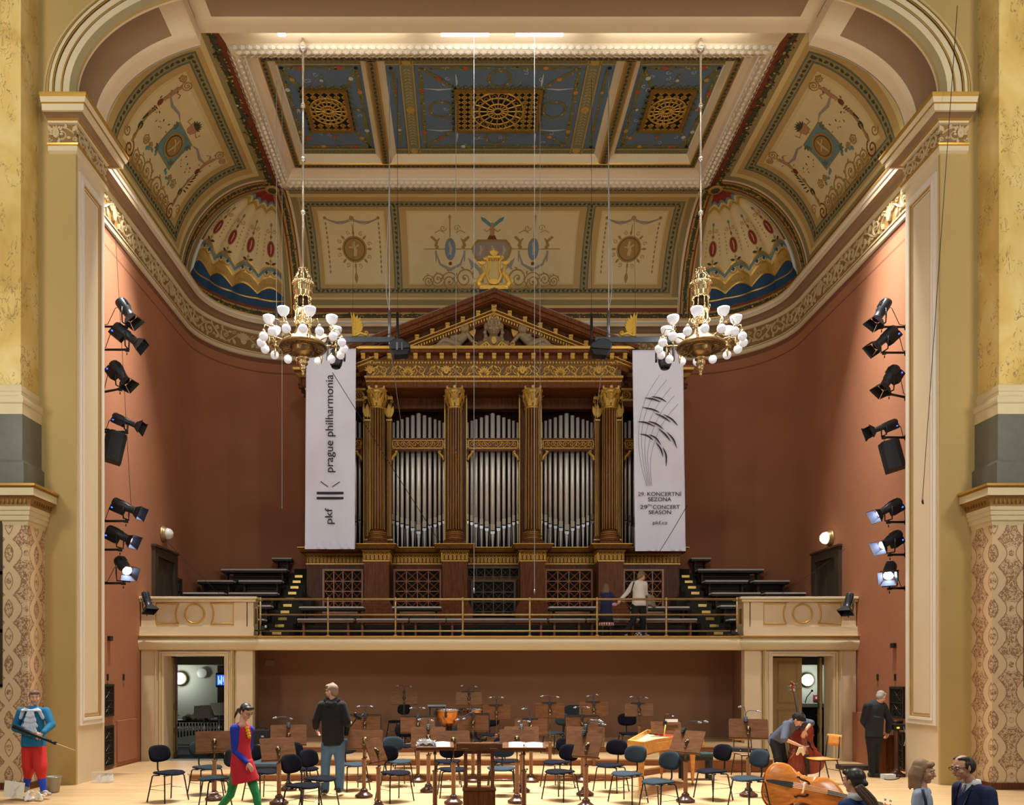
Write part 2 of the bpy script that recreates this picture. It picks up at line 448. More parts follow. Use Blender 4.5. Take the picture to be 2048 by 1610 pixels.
# ================================================================== the room shell
YF, YB = 14.68, 15.84           # proscenium front and back planes
XP = 7.93                       # half width of the proscenium opening
XW, YW = 8.42, 24.3             # stage side walls and organ wall
XC, YC, RC = 6.05, 21.85, 2.37  # centre and radius of the rounded corners
ZC0, ZC1 = 12.68, 15.30         # spring and crown of the cove
SIDES = (('left', -1), ('right', 1))
def relief_frieze(mb,fn,L,z0,z1,m=0,heads=False,h=.035,start=0.0):
 """scrolling acanthus relief along a strip: fn(s, z, h)"""
 H=z1 - z0; zc=(z0+z1) / 2; p=H*1.25; n=max(1,int(round((L - start) / p))); p=(L - start) / n
 wv=[(start+L2,zc+.36*H*sin(2*pi*(L2 / (2*p)))) for L2 in lsp(0,L - start,n*8+1)]
 mb.ribbon(wv,H*.09,fn,h,m,0.0,True)
 for i in range(n):
  cx=start+(i+.5)*p; up=1 if i % 2 == 0 else -1
  if heads and i % 6 == 2:
   face=arcp(cx,zc,H*.22,0,2*pi,11,H*.34)[:-1]
   mb.prism(face,lambda u,v,t: fn(u,v,t),h*1.3,m)
   for a in range(7): mb.prism(leaf(cx,zc,H*.5,H*.16,pi*(.1+.8*a / 6)),fn,h*.8,m)
   continue
  mb.ribbon(spiral(cx,zc - up*.04*H,H*.36,1.5,-up*pi / 2+pi,up,18),[H*.11*(1 - .6*k / 17) for k in range(18)],fn,h,m,0,True)
  mb.prism(arcp(cx,zc - up*.04*H,H*.07,0,2*pi,7)[:-1],fn,h*1.2,m)
  for a,l in ((.9,.3),(2.3,.34),(-.7,.26),(4.1,.3)):
   mb.prism(leaf(cx+.3*H*cos(a),zc+.3*H*sin(a),H*l,H*.17,a+.6*up),fn,h*.7,m)
  for e in (-1,1):
   mb.ribbon(spiral(cx+e*.5*p,zc - up*.3*H,H*.15,1.2,0,e,10),H*.06,fn,h*.8,m,0,True)
   mb.prism(leaf(cx+e*.42*p,zc+up*.1*H,H*.4,H*.2,up*(pi / 2 - e*.5)),fn,h*.8,m)
# ---- stage floor and the risers
mb=MB()
outl=[(-13,12.9),(-10.2,12.9),(-9.2,12.75),(-7.5,12.3),(-5,11.6),(-2,11.1),(2,11.1),(5,11.5),(7.5,11.9),(9.5,12.2),(13,12.2),(13,18.9),(-13,18.9)]
mb.prism(outl,lambda u,v,h: (u,v,-.14+h),.14,0)
floor_o = struct('floor', mb, [M_FLOOR], 'pale oak strip floor of the concert platform')
mb=MB(); mb.prism([(x,y+.03) for x,y in outl[:11]]+[(13,13.3),(-13,13.3)],lambda u,v,h: (u,v,-.95+h),.81,0)
trim(mb, [M_RISER], 'brown timber front of the platform')
mb = MB(); mb.box(-13, 13, 3, 13, -1.0, -.95); trim(mb, [mat('hall_floor_boards', (120, 84, 52), .5)], 'floor of the stalls below the platform')
def riser(name, x0, x1, x2, x3, y0, y1, z0, z1, label):   # x0,x1 front edge, x2,x3 back edge
 b=MB(); P4=[(x0,y0),(x1,y0),(x3,y1),(x2,y1)]
 b.prism(P4,lambda u,v,h: (u,v,z0+h),z1 - z0 - .03,1)
 b.prism([(x0 - .02,y0 - .03),(x1+.02,y0 - .03),(x3,y1),(x2,y1)],lambda u,v,h: (u,v,z1 - .03+h),.03,0)
 o=struct(name,b,[M_FLOOR,M_RISER],label); return o
riser('floor_riser_low', PX(378, 15.24), PX(1227, 15.24), -4.9, 3.4, 15.24, 16.62, 0, .143, 'lowest platform riser with brown front')
riser('floor_riser_mid', -5.2, 5.6, -5.3, 5.6, 16.6, 18.02, 0.0, .283, 'middle platform riser with brown front')
riser('floor_riser_high', -5.6, 5.65, -5.9, 5.9, 18.0, 20.6, 0.0, .425, 'highest platform riser before the brown wall')
# ---- proscenium front wall (one each side, meeting above the arch)
ARC=[(-5.05 - 2.88*cos(a),12.7+1.9*sin(a)) for a in lsp(0,math.acos((6.02 - 5.05) / 2.88),20)]
def sidefn(sd):
 return lambda x, y, z: (x * (-sd), y, z)      # shapes are drawn for the left (x < 0) and mirrored
for side,sd in SIDES:
 S=lambda x,y,z,sd=sd: (x*(-sd),y,z)
 b=MB()
 out=[(-13,-.1),(-XP,-.1),(-XP,12.7)]+ARC[1:]+[(ARC[-1][0],14.73),(0,14.73),(0,17),(-13,17)]
 b.prism(out,lambda u,v,h: S(u,YF+h,v),.06,0)
 b.add([S(-XP,YF+.06,-.1),S(-XP,YB,-.1),S(-XP,YB,12.7),S(-XP,YF+.06,12.7)],[(0,1,2,3)],1)
 b.add([S(-XP,YB,-.1),S(-9.2,YB,-.1),S(-9.2,YB,14.0),S(-XP,YB,14.0)],[(0,1,2,3)],1)
 o = struct('wall_%s_proscenium' % side, b, [M_OLIVE, M_PINK], 'olive plaster proscenium pier and spandrel on the %s of the stage' % side)
 # lintel soffit and arch soffit: nested frames
 b=MB()
 ys=[YF+.06,YF+.075,YF+.09,YF+.105,YF+.12,YB - .36,YB - .33,YB - .2,YB - .14,YB]
 lev=[0,0,1,2,3,2,1,0,0]
 def soff(pts,endf,b=b,S=S):
  n=len(pts); o=len(b.v)
  dep={0: 0,1: .02,2: .03,3: .05}
  for j in range(len(ys)):
   for (x,z,nx,nz) in pts:
    d=.03 if 3 < j < 6 else 0
    b.v.append(S(x - nx*-d*0+nx*d,ys[j],z+nz*d))
  for j in range(len(ys) - 1):
   for i in range(n - 1):
    mi={0: 0,1: 0,2: 1,3: 2}[lev[j]]
    if endf(i) == 0: mi=0
    elif endf(i) == 1 and lev[j] >= 2: mi=1
    b.f.append((o+j*n+i,o+j*n+i+1,o+(j+1)*n+i+1,o+(j+1)*n+i)); b.mi.append(mi); b.sm.append(True)
 arc=[]
 na=30; amax=math.acos((6.02 - 5.05) / 2.88)
 for i in range(na+1):
  a=amax*i / na; arc.append((-5.05 - 2.88*cos(a),12.7+1.9*sin(a),-cos(a),sin(a)))
 soff(arc,lambda i: 0 if i >= na - 2 else (1 if i >= na - 4 else 2))
 xs=[-6.02,-5.85,-5.7,-5.0,-2.5,0]
 soff([(x,14.73,0,1) for x in xs],lambda i: 0 if i == 0 else (1 if i == 1 else 2))
 xe,ze=arc[-1][0],arc[-1][1]
 b.add([S(xe,YF,ze),S(xe,YB,ze),S(xe,YB,14.74),S(xe,YF,14.74)],[(0,1,2,3)],0)
 # white arris at the back edge of the arch, standing a little proud
 edge=[(x,z) for x,z,_,_ in arc]
 for k,(w0,w1,yy,mi) in enumerate(((0,.12,YB+.03,3),(.12,.2,YB+.06,3))):
  vs=[]
  for (x,z,nx,nz) in arc: vs += [S(x+nx*w0,yy,z+nz*w0),S(x+nx*w1,yy,z+nz*w1)]
  b.add(vs,[(2*i,2*i+1,2*i+3,2*i+2) for i in range(len(arc) - 1)],mi)
 # thickness behind the lintel so the stage cannot be seen over it
 trim(b, [M_PINK, M_CREAM, M_TAUPE, M_WHITE], 'panelled soffit of the proscenium arch, %s half' % side)
 # archivolt bands on the front
 b=MB()
 full=[(-XP,12.46+.0)]+[(-5.05 - 2.88*cos(a),12.7+1.9*sin(a)) for a in lsp(0,pi / 2,24)]+[(0,14.6)]
 def off(d):
  return [(-XP - d,12.46)]+[(-5.05 - (2.88+d)*cos(a),12.7+(1.9+d)*sin(a)) for a in lsp(0,pi / 2,24)]+[(0,14.6+d)]
 bands=[(0,.1,.0,.05,4),(.1,.22,.05,.05,1),(.22,.25,.07,.07,5),(.25,.37,.03,.05,1),(.37,.395,.08,.08,5),(.395,.45,.09,.09,1),(.45,.47,.1,.1,5),(.47,.49,.1,0,5),(.56,.6,.012,.012,6)]
 for d0,d1,h0,h1,mi in bands:
  A,B=off(d0),off(d1); vs=[]
  for (p,q) in zip(A,B): vs += [S(p[0],YF - h0,p[1]),S(q[0],YF - h1,q[1])]
  b.add(vs,[(2*i,2*i+1,2*i+3,2*i+2) for i in range(len(A) - 1)],mi,True)
 trim(b, [M_PINK, M_CREAM, M_TAUPE, M_WHITE, M_GREYB, M_GOLDP, mat('pale_line_paint', (190, 168, 116), .7)], 'cream archivolt bands with gilt lines on the %s' % side)
 # capital cornice of the pier
 prof=[(0,11.58),(.05,11.61),(.05,11.70),(.07,11.71),(.075,11.74),(.012,11.745),(.012,12.11),(.05,12.12),(.06,12.15),(.085,12.155),(.1,12.165),(.16,12.19),(.22,12.2),(.26,12.2),(.27,12.31),(.3,12.32),(.33,12.40),(.35,12.44),(.35,12.47),(0,12.5)]
 pm=[1,1,5,5,1,7,1,1,5,5,2,2,1,1,5,1,5,5,1]
 b=MB()
 xo=-8.42
 path=[(xo,YF),(-XP,YF),(-XP,YB),(-8.45,YB)]
 # outward normal: toward the hall / opening
 def offp(q): return [(xo,YF - q),(-XP+q,YF - q),(-XP+q,YB+q),(-8.45,YB+q)]
 o_=len(b.v)
 for (q,z) in prof:
  for (x,y) in offp(q): b.v.append(S(x,y,z))
 for j in range(len(prof) - 1):
  for i in range(3):
   b.f.append((o_+j*4+i,o_+j*4+i+1,o_+(j+1)*4+i+1,o_+(j+1)*4+i)); b.mi.append(pm[j]); b.sm.append(False)
 relief_frieze(b,lambda s,z,h: S(-8.4+s,YF - .012 - h,z),.46,11.76,12.10,3,False,.03,.0)
 fx, fz = -8.27, 11.93     # the mask
 face=arcp(fx,fz,.06,0,2*pi,13,.09)[:-1]
 b.prism(face,lambda u,v,h: S(u,YF - .012 - h,v),.05,3)
 b.ball(S(fx,YF - .06,fz - .01),(.012,.02,.03),6,4,3)
 for k in range(9): b.prism(leaf(fx,fz+.02,.14,.05,-.3+(pi+.6)*k / 8),lambda u,v,h: S(u,YF - .012 - h,v),.028,3)
 relief_frieze(b,lambda s,z,h: S(-XP+.012+h,YF+s,z),YB - YF,11.76,12.10,3,False,.03)
 trim(b, [M_PINK, M_CREAM, M_TAUPE, M_ORN, M_GREYB, M_GOLDP, M_GREYB, M_ORNBG], 'carved and gilded capital cornice of the %s proscenium pier' % side)
 # framed panel on the inner face of the pier
 b=MB()
 y0,y1,z0,z1=YF+.1,YB - .06,1.08,11.32
 def fr(ya,yb,za,zb,w,h,mi,b=b,S=S):
  for (a,c,d,e) in ((ya,yb,za,za+w),(ya,yb,zb - w,zb),(ya,ya+w,za+w,zb - w),(yb - w,yb,za+w,zb - w)):
   x0_,x1_=-XP,-XP+h
   pts=[S(x0_,a,d),S(x0_,c,d),S(x0_,c,e),S(x0_,a,e),S(x1_,a,d),S(x1_,c,d),S(x1_,c,e),S(x1_,a,e)]
   b.add(pts,[(0,3,2,1),(4,5,6,7),(0,1,5,4),(1,2,6,5),(2,3,7,6),(3,0,4,7)],mi)
 fr(y0,y1,z0,z1,.09,.03,3); fr(y0+.09,y1 - .09,z0+.09,z1 - .09,.05,.045,3); fr(y0+.14,y1 - .14,z0+.14,z1 - .14,.02,.02,5); fr(y0+.2,y1 - .2,z0+.2,z1 - .2,.012,.008,2)
 trim(b, [M_PINK, M_CREAM, M_TAUPE, M_WHITE, M_GREYB, M_GOLDP], 'tall framed panel on the inner face of the %s pier' % side)
 # giant marble pilaster, its bases and its papered pedestal
 b=MB()
 Yp=14.10; xm=-8.62
 def blk(xr,yf,z0_,z1_,mi,b=b,S=S):
  p=[S(-13,yf,z0_),S(xr,yf,z0_),S(xr,YF+.01,z0_),S(-13,yf,z1_),S(xr,yf,z1_),S(xr,YF+.01,z1_)]
  b.add(p,[(0,1,4,3),(1,2,5,4),],mi)
  b.add([S(-13,yf,z1_),S(xr,yf,z1_),S(xr,YF,z1_),S(-13,YF,z1_)],[(0,1,2,3)],mi)
  b.add([S(-13,yf,z0_),S(xr,yf,z0_),S(xr,YF,z0_),S(-13,YF,z0_)],[(0,1,2,3)],mi)
 blk(xm,Yp,7.1,17,0)
 def mould(prof,b=b,S=S,xr=xm,yf=Yp,mi=1):
  o_=len(b.v)
  for q,z in prof:
   for x,y in ((-13,yf - q),(xr+q,yf - q),(xr+q,YF+.01)): b.v.append(S(x,y,z))
  for j in range(len(prof) - 1):
   for i in range(2):
    b.f.append((o_+j*3+i,o_+j*3+i+1,o_+(j+1)*3+i+1,o_+(j+1)*3+i)); b.mi.append(mi if not isinstance(mi,list) else mi[j]); b.sm.append(False)
 mould([(0,7.14),(.02,7.12),(.03,7.06),(.03,7.02),(.02,7.0),(.02,6.95),(.05,6.93),(.08,6.9),(.09,6.85),(.08,6.8),(.06,6.78),(.06,6.6)])
 blk(xm+.06,Yp - .06,5.80,6.6,2); mould([(.06,5.8),(.07,5.78),(.1,5.74),(.1,5.72)],mi=2)
 blk(xm+.11,Yp - .11,5.34,5.73,2)
 mould([(.2,5.34),(.26,5.34),(.26,5.30),(.24,5.28),(.22,5.27),(.22,5.14),(.16,5.12),(.13,5.08),(.1,5.02),(.1,4.98),(.09,4.97),(.09,4.91),(.07,4.9),(.07,4.83),(.05,4.82),(.05,4.74),(.02,4.72),(.0,4.66)],
   xr=-8.50,yf=Yp,mi=[3,3,4,4,1,5,5,5,5,1,1,1,1,1,1,1,1])
 for k in range(60):      # small leaf ornament under the shelf
  x=-12.9+k*.075
  b.cbox(S(x,Yp - .13,5.06),(.03,.02,.07),4)
 for k in range(8): b.cbox(S(-8.50+.13,Yp+.02+k*.075,5.06),(.02,.03,.07),4)
 blk(-8.50,Yp,-.1,4.7,6)
 blk(-8.46,Yp - .04,0,.12,7)
 # dark ventilation grilles set in the papered face
 ni=0
 for (za,zb) in ((3.42,4.42),(2.38,3.30),(1.88,2.28)):
  pass
 struct('wall_%s_pilaster' % side, b, [M_MARBLE, M_WSTONE, M_GSTONE, M_GOLDP, M_DGOLD, M_ORNBG, M_DAMASK, M_WALNUT], 'giant yellow marble pilaster on a papered pedestal at the %s edge' % side)
 t = thing('wall_grille', 'tall black pierced grille at the %s frame edge, set in patterned paper' % side, 'grille', (0, 0, 0))
 b=MB(); xg0,xg1=-9.9,-8.94 if sd < 0 else -9.05
 z0g,z1g=PZ(1374,Yp),PZ(1036,Yp)
 for a,c,d,e in ((xg0,xg1,z0g,z0g+.05),(xg0,xg1,z1g - .05,z1g),(xg0,xg0+.05,z0g,z1g),(xg1 - .05,xg1,z0g,z1g),(xg0,xg1,PZ(1262,Yp) - .03,PZ(1262,Yp)+.03),(xg0,xg1,PZ(1146,Yp) - .03,PZ(1146,Yp)+.03)):
  pts=[S(a,Yp - .03,d),S(c,Yp - .03,d),S(c,Yp - .03,e),S(a,Yp - .03,e),S(a,Yp,d),S(c,Yp,d),S(c,Yp,e),S(a,Yp,e)]
  b.add(pts,[(0,3,2,1),(4,5,6,7),(0,1,5,4),(1,2,6,5),(2,3,7,6),(3,0,4,7)],0)
 b.build('frame', mat('bronze_grille_frame', (70, 58, 40), .5, .4), t)
 b=MB(); b.add([S(xg0,Yp - .004,z0g),S(xg1,Yp - .004,z0g),S(xg1,Yp - .004,z1g),S(xg0,Yp - .004,z1g)],[(0,1,2,3)],0)
 for k in range(int((z1g - z0g) / .07)):
  z=z0g+.04+k*.07
  for q in range(13):
   x=xg1 - .06 - q*.065
   b.cbox(S(x,Yp - .012,z),(.018,.012,.05),1,(0,R(40*(1 if (k+q) % 2 else -1)),0))
 b.build('lattice', [M_DARK, mat('grille_iron', (40, 40, 42), .4, .5)], t)
# ---- stage walls: side walls, rounded corners, organ wall (red), continuous
def plan(s,d=0.0):
 """point on the wall line; s from the left front round to the right front, d = inset"""
 L1=YC - YB; LQ=RC*pi / 2; L3=2*XC
 if s < L1: return (-XW+d,YB+s,1.0,0.0)
 s -= L1
 if s < LQ:
  a=s / RC; return (-XC - (RC - d)*cos(a),YC+(RC - d)*sin(a),cos(a),-sin(a))
 s -= LQ
 if s < L3: return (-XC+s,YC+RC - d,0.0,-1.0)
 s -= L3
 if s < LQ:
  a=s / RC; return (XC+(RC - d)*sin(a),YC+(RC - d)*cos(a),-sin(a),-cos(a))
 s -= LQ
 return (XW - d,YC - s,-1.0,0.0)
PL1=YC - YB; PLQ=RC*pi / 2; PL3=2*XC
def srange(a,b,n): return [a+(b - a)*i / n for i in range(n+1)]
SL = [('left', srange(0, PL1, 6) + srange(PL1, PL1 + PLQ, 16)[1:]), ('back', srange(PL1 + PLQ, PL1 + PLQ + PL3, 10)),
  ('right', srange(PL1 + PLQ + PL3, PL1 + 2 * PLQ + PL3, 16) + srange(PL1 + 2 * PLQ + PL3, 2 * PL1 + 2 * PLQ + PL3, 6)[1:])]
YG0=18.9
for nm,ss in SL:
 b=MB(); sm_=YG0 - YB
 if nm == 'back': parts = [(ss, 2.5)]
 elif nm == 'left': parts = [([0, sm_], 0), ([sm_] + [s for s in ss if s > sm_], 2.65)]
 else: e_=ss[-1]; parts=[([s for s in ss if s < e_ - sm_]+[e_ - sm_],2.65),([e_ - sm_,e_],0)]
 for sp,zb0 in parts: b.sweep([(0,zb0),(0,11.12),(0,11.16),(0,11.42),(0,11.66)],[plan(s) for s in sp],pm=[0,1,0,1],smooth=True)
 struct('wall_' + nm, b, [M_RED, M_REDD], 'terracotta red stage wall, %s part' % nm)
# frieze cornice all round, above the darker wall bands
PROF=[(0,11.55),(.04,11.57),(.05,11.62),(.05,11.66),(.07,11.67),(.07,11.70),(.03,11.72),(.02,11.74),(.02,12.24),(.05,12.26),(.07,12.30),(.07,12.33),(.09,12.34),(.12,12.36),(.16,12.42),(.22,12.46),(.26,12.47),(.27,12.56),(.29,12.57),(.31,12.62),(.335,12.65),(.34,12.68),(.0,12.69)]
PM=[0,0,0,3,0,0,1,1,0,0,0,3,2,2,2,2,5,0,4,5,3,0]
for nm,ss in SL:
 b=MB(); b.sweep(PROF,[plan(s) for s in ss],pm=PM)
 s0,s1=ss[0],ss[-1]
 def ff(s,z,h,s0=s0):
  x,y,nx,ny=plan(s0+s); return (x+nx*(.02+h),y+ny*(.02+h),z)
 relief_frieze(b,ff,s1 - s0,11.76,12.22,6,True,.04)
 trim(b, [M_CREAM, M_ORNBG, M_TAUPE, M_GOLDP, M_WHITE, M_PINK, M_ORN], 'carved scroll frieze and cornice below the cove, %s part' % nm)
# ---- the cove
HC=ZC1 - ZC0
def cove(s,ph,h=0.0):
 """s along the wall line, ph elevation angle in degrees, h stand-off into the room"""
 a=R(ph); c,z=cos(a),sin(a)
 x,y,nx,ny=plan(s)
 L1,LQ,L3=PL1,PLQ,PL3
 if L1 <= s <= L1+LQ: cx,cy=-XC,YC
 elif L1+LQ+L3 <= s <= L1+2*LQ+L3: cx,cy=XC,YC
 elif s < L1: cx,cy=-XC,y
 elif s > L1+LQ and s < L1+LQ+L3: cx,cy=x,YC
 else: cx,cy=XC,y
 dx,dy=(x - cx),(y - cy)
 r=sqrt(dx*dx+dy*dy)
 ux,uy=dx / r,dy / r
 # inward normal of the quarter ellipse
 nr,nz=c / r,z / HC; nl=sqrt(nr*nr+nz*nz); nr,nz=nr / nl,nz / nl
 return Vector((cx+ux*(r*c - nr*h),cy+uy*(r*c - nr*h),ZC0+HC*z - nz*h))
def framed(mb,fn,U0,U1,V0,V1,ins,mats,su=1.0,sv=1.0,nu=24,nv=14):
 """nested frames: ins are distances from the edge where material changes"""
 us=[U0]+[U0+i*su for i in ins]+[U1 - i*su for i in reversed(ins)]+[U1]
 vs=[V0]+[V0+i*sv for i in ins]+[V1 - i*sv for i in reversed(ins)]+[V1]
 def refine(t,n,mid):
  out=[]; idx=[]
  L=(t[-1] - t[0])
  for i in range(len(t) - 1):
   k=max(1,int(round(abs(t[i+1] - t[i]) / L*n)))
   for j in range(k): out.append(t[i]+(t[i+1] - t[i])*j / k); idx.append(min(i,len(t) - 2 - i))
  out.append(t[-1]); return out,idx
 uu,ui=refine(us,nu,0); vv,vi=refine(vs,nv,0)
 mb.grid(fn,uu,vv,smooth=True,mf=lambda i,j: mats[min(ui[i],vi[j])])
def guilloche(mb,fn,path,w,h,m,mdot):
 """small leaf-and-dart ornament along a straight run of a painted band: path (a, b) 2D"""
 (x0,y0),(x1,y1)=path
 L=sqrt((x1 - x0) ** 2+(y1 - y0) ** 2)
 return L
KM=[K_OCH,K_OLV,K_LTO,K_PAN,K_GRN,K_DGR,K_RBR,K_SCR,K_FIG,K_LIL,K_LBL,K_CRM,K_BLUE,K_TEAL,K_REDP,K_GDB,M_GOLDP,M_PINK,K_BLUE]
(OCH,OLV,LTO,PAN,GRN,DGR,RBR,SCR,FIG,LIL,LBL,CRM,BLU,TEA,REDP_,GDB,GLD,PNK,XX)=range(19)
def band_leaves(mb,fn,a,b,w,step,m,ku,kv,h=.006):
 """row of slanted leaves from a to b (param space); ku, kv = metres per param unit"""
 ax,ay=a[0]*ku,a[1]*kv; bx,by=b[0]*ku,b[1]*kv
 L=sqrt((bx - ax) ** 2+(by - ay) ** 2); n=int(L / step); t=atan2(by - ay,bx - ax)
 g=lambda u,v,h_: fn(u / ku,v / kv,h_+h)
 for i in range(n):
  q=(i+.5) / n; cx,cy=ax+(bx - ax)*q,ay+(by - ay)*q
  ang=t+(.45 if i % 2 else -.45)
  mb.prism(leaf(cx - step*.45*cos(ang),cy - step*.45*sin(ang),step*.95,w*.55,ang),g,.001,m)
  mb.prism(leaf(cx+w*.22*cos(t+pi / 2),cy+w*.22*sin(t+pi / 2),step*.3,w*.28,t),g,.001,m)
def scroll_run(mb,g,x0,x1,y,r,m,n,up=1,taper=.55,h=.008):
 """a run of linked spirals that shrink away from x0"""
 x=x0; d=1 if x1 > x0 else -1; rr=r; tot=sum(taper ** (i / max(1,n - 1)) for i in range(n)); k=abs(x1 - x0) / (2*r*tot)
 for i in range(n):
  rr=r*taper ** (i / max(1,n - 1)); cx=x+d*rr*k; u=up*(1 if i % 2 == 0 else -1)
  sp=spiral(cx,y+u*rr*.15,rr*.92,1.7,(pi if d > 0 else 0),-u*d,26)
  mb.ribbon(sp,[.055*(1 - .5*j / 25)*(.5+rr) for j in range(26)],g,h,m)
  mb.ribbon(arcp(cx,y+u*rr*.15,rr*1.02,(pi if d > 0 else 0),(pi if d > 0 else 0)+u*d*pi,12),.04*(.5+rr),g,h,m)
  for a in (.5,1.6,2.8,4.0): mb.prism(leaf(cx+rr*cos(a),y+rr*sin(a),rr*.4,rr*.16,a+1.1),g,h,m)
  mb.prism(arcp(cx,y+u*rr*.15,rr*.14,0,2*pi,8)[:-1],g,h,m)
  x += d*2*rr*k
# side bays of the cove, one painted panel each
for side,sd in SIDES:
 b=MB()
 s_of=(lambda y: y - YB) if sd < 0 else (lambda y: 2*PL1+2*PLQ+PL3 - (y - YB))
 fn=lambda y,ph,h=0.0,s_of=s_of: cove(s_of(y),ph,h)
 y0,y1=YB,YC - .42
 framed(b,lambda u,v: fn(u,v),y0,y1,9,90,[.3,.42,.55,.75,.78,.95,.98,1.12,1.2],[OLV,LTO,OLV,OCH,GRN,LTO+0,GRN,OCH,LTO,PAN],1.0,15.0,40,30) if False else None
 ins_u=[.35,.5,.62,.8,.84,1.0,1.04,1.2,1.24]
 # rows set by hand so that the frame follows the photograph
 vv=[9,11,13,14.5,15.5,19,20,23,24.5,68,70,73.5,74.5,78,79,82,85,90]
 vm=[OLV,LTO,OCH,GRN,OLV,GRN,OCH,LTO,PAN,LTO,OCH,GRN,OLV,GRN,OCH,OLV,LTO]
 yy=[y0,y0+.5,y0+.9,y0+1.12,y0+1.17,y0+1.33,y0+1.38,y0+1.55,y0+1.62,y1 - 1.02,y1 - .95,y1 - .78,y1 - .73,y1 - .57,y1 - .52,y1 - .3,y1 - .16,y1]
 order={0: 0,1: 1,2: 2,3: 3,4: 4,5: 5,6: 6,7: 7,8: 8}
 def idx(k,n=17): return min(k,n - 1 - k)
 U=[]; ui=[]
 for i in range(17):
  k=max(1,int((yy[i+1] - yy[i]) / .3))
  for j in range(k): U.append(yy[i]+(yy[i+1] - yy[i])*j / k); ui.append(idx(i))
 U.append(yy[-1]); V=[]; vi=[]
 for i in range(17):
  k=max(1,int((vv[i+1] - vv[i]) / 4))
  for j in range(k): V.append(vv[i]+(vv[i+1] - vv[i])*j / k); vi.append(idx(i))
 V.append(vv[-1]); seq=[OLV,LTO,OCH,GRN,OLV,GRN,OCH,LTO,PAN]
 b.grid(lambda u,v: fn(u,v),U,V,mf=lambda i,j: seq[min(ui[i],vi[j])])
 kv=2.48*pi / 180
 for (p,q) in (((yy[4],17),(yy[13],17)),((yy[4],76),(yy[13],76)),((yy[4]+.08,17),(yy[4]+.08,76)),((yy[13] - .08,17),(yy[13] - .08,76))):
  band_leaves(b,fn,p,q,.13,.13,DGR,1.0,kv)
 # painted arabesque: g maps metres, origin at the panel middle
 ym=(yy[8]+yy[9]) / 2; pm_=46.0
 g=lambda u,v,h,fn=fn,ym=ym: fn(ym+u,46+v / kv,h+.006)
 # medallion block
 b.rect(g,-.42,.42,-.42,.42,SCR,.0); b.rect(g,-.39,.39,-.39,.39,TEA,.004)
 for q in range(4):
  for w in range(3): b.prism(leaf((.34 if q % 2 else -.34),(.34 if q > 1 else -.34),.16,.06,q*1.57+w*.7+(pi if q in (0,) else 0)),lambda u,v,h: g(u,v,h+.008),.002,GRN)
 b.disc(g,0,0,.32,.32,SCR,.012,26); b.disc(g,0,0,.26,.26,DGR,.016,24); b.disc(g,0,0,.235,.235,SCR,.02,24)
 b.ribbon([(-.05,-.2),(.0,-.05),(.02,.08),(.0,.18)],[.03,.07,.06,.04],lambda u,v,h: g(u,v,h+.026),.004,11 if True else 0)
 b.ribbon([(-.13,.1),(0,.05),(.13,-.06)],.04,lambda u,v,h: g(u,v,h+.027),.004,11)
 for e in (-1,1):
  # candelabra on each side of the medallion with scroll foot, urn, figure and swag
  X=e*1.22
  b.ribbon([(X,-.85),(X,-.4),(X,.1)],[.07,.04,.03],g,.004,SCR)
  for vv_,r_,mm in ((-.72,.07,SCR),(-.45,.1,DGR),(-.1,.07,8),(.22,.09,RBR)):
   b.prism(arcp(X,vv_,r_*.7,0,2*pi,10,r_)[:-1],g,.006,mm)
  b.ribbon([(X,.3),(X - e*.03,.5),(X,.68),(X+.02,.8)],[.05,.11,.1,.05],g,.006,8)
  b.ribbon([(X,.6),(X - e*.18,.7),(X - e*.24,.62)],.03,g,.006,8)
  b.ribbon([(X,.5),(X - e*.3,.42),(X - e*.6,.48),(X - e*.78,.42)],[.03,.08,.06,.02],g,.005,LIL)
  for q in range(6):
   a=.4+q*.45; b.prism(leaf(X+e*.06,-.35+.08*q,.17,.04,(a if e > 0 else pi - a)*.5),g,.005,DGR)
  b.ribbon(spiral(X,-1.0,.2,1.6,pi / 2,e,22),.035,g,.005,RBR)
  b.ribbon(spiral(X+e*.28,-.78,.13,1.4,pi,-e,18),.028,g,.005,SCR)
 for e in (-1,1): scroll_run(b,g,e*.12,e*1.0,-.98,.26,SCR,3,1,.6,.005)
 for e in (-1,1):
  scroll_run(b,g,e*1.05,e*1.5,.92,.12,SCR,2,1,.7,.005); scroll_run(b,g,e*.95,e*.5,-.5,.1,SCR,2,-1,.7,.005)
  for k in range(9): b.prism(leaf(e*(.5+.07*k),.0+.12*sin(k*1.9),.07,.03,k*1.3),g,.004,[SCR,DGR,OCH][k % 3])
  for k in range(7): b.prism(leaf(e*(1.22+.1*sin(k*2.1)),.15+.1*k,.08,.03,k*1.7),g,.004,[SCR,DGR][k % 2])
 b.ribbon([(-1.05,-1.16),(-.5,-1.12),(0,-1.2),(.5,-1.12),(1.05,-1.16)],.03,g,.005,SCR)
 for e in (-1,1): b.ribbon([(0,.45),(e*.12,.62),(e*.28,.58),(e*.3,.7)],.03,g,.005,SCR)
 b.prism([(-.1,.47),(.1,.47),(.16,.68),(-.16,.68)],g,.005,8)
 for q in range(7): b.prism(leaf(0,.66,.2,.05,.35+q*.4),g,.006,DGR)
 for e in (-1,1):
  for q in range(4): b.prism(leaf(e*(.3+q*.12),-.55,.12,.08,pi / 2+q),g,.005,TEA)
 trim(b, KM, 'painted cream and ochre cove panel with arabesques, %s side' % side)
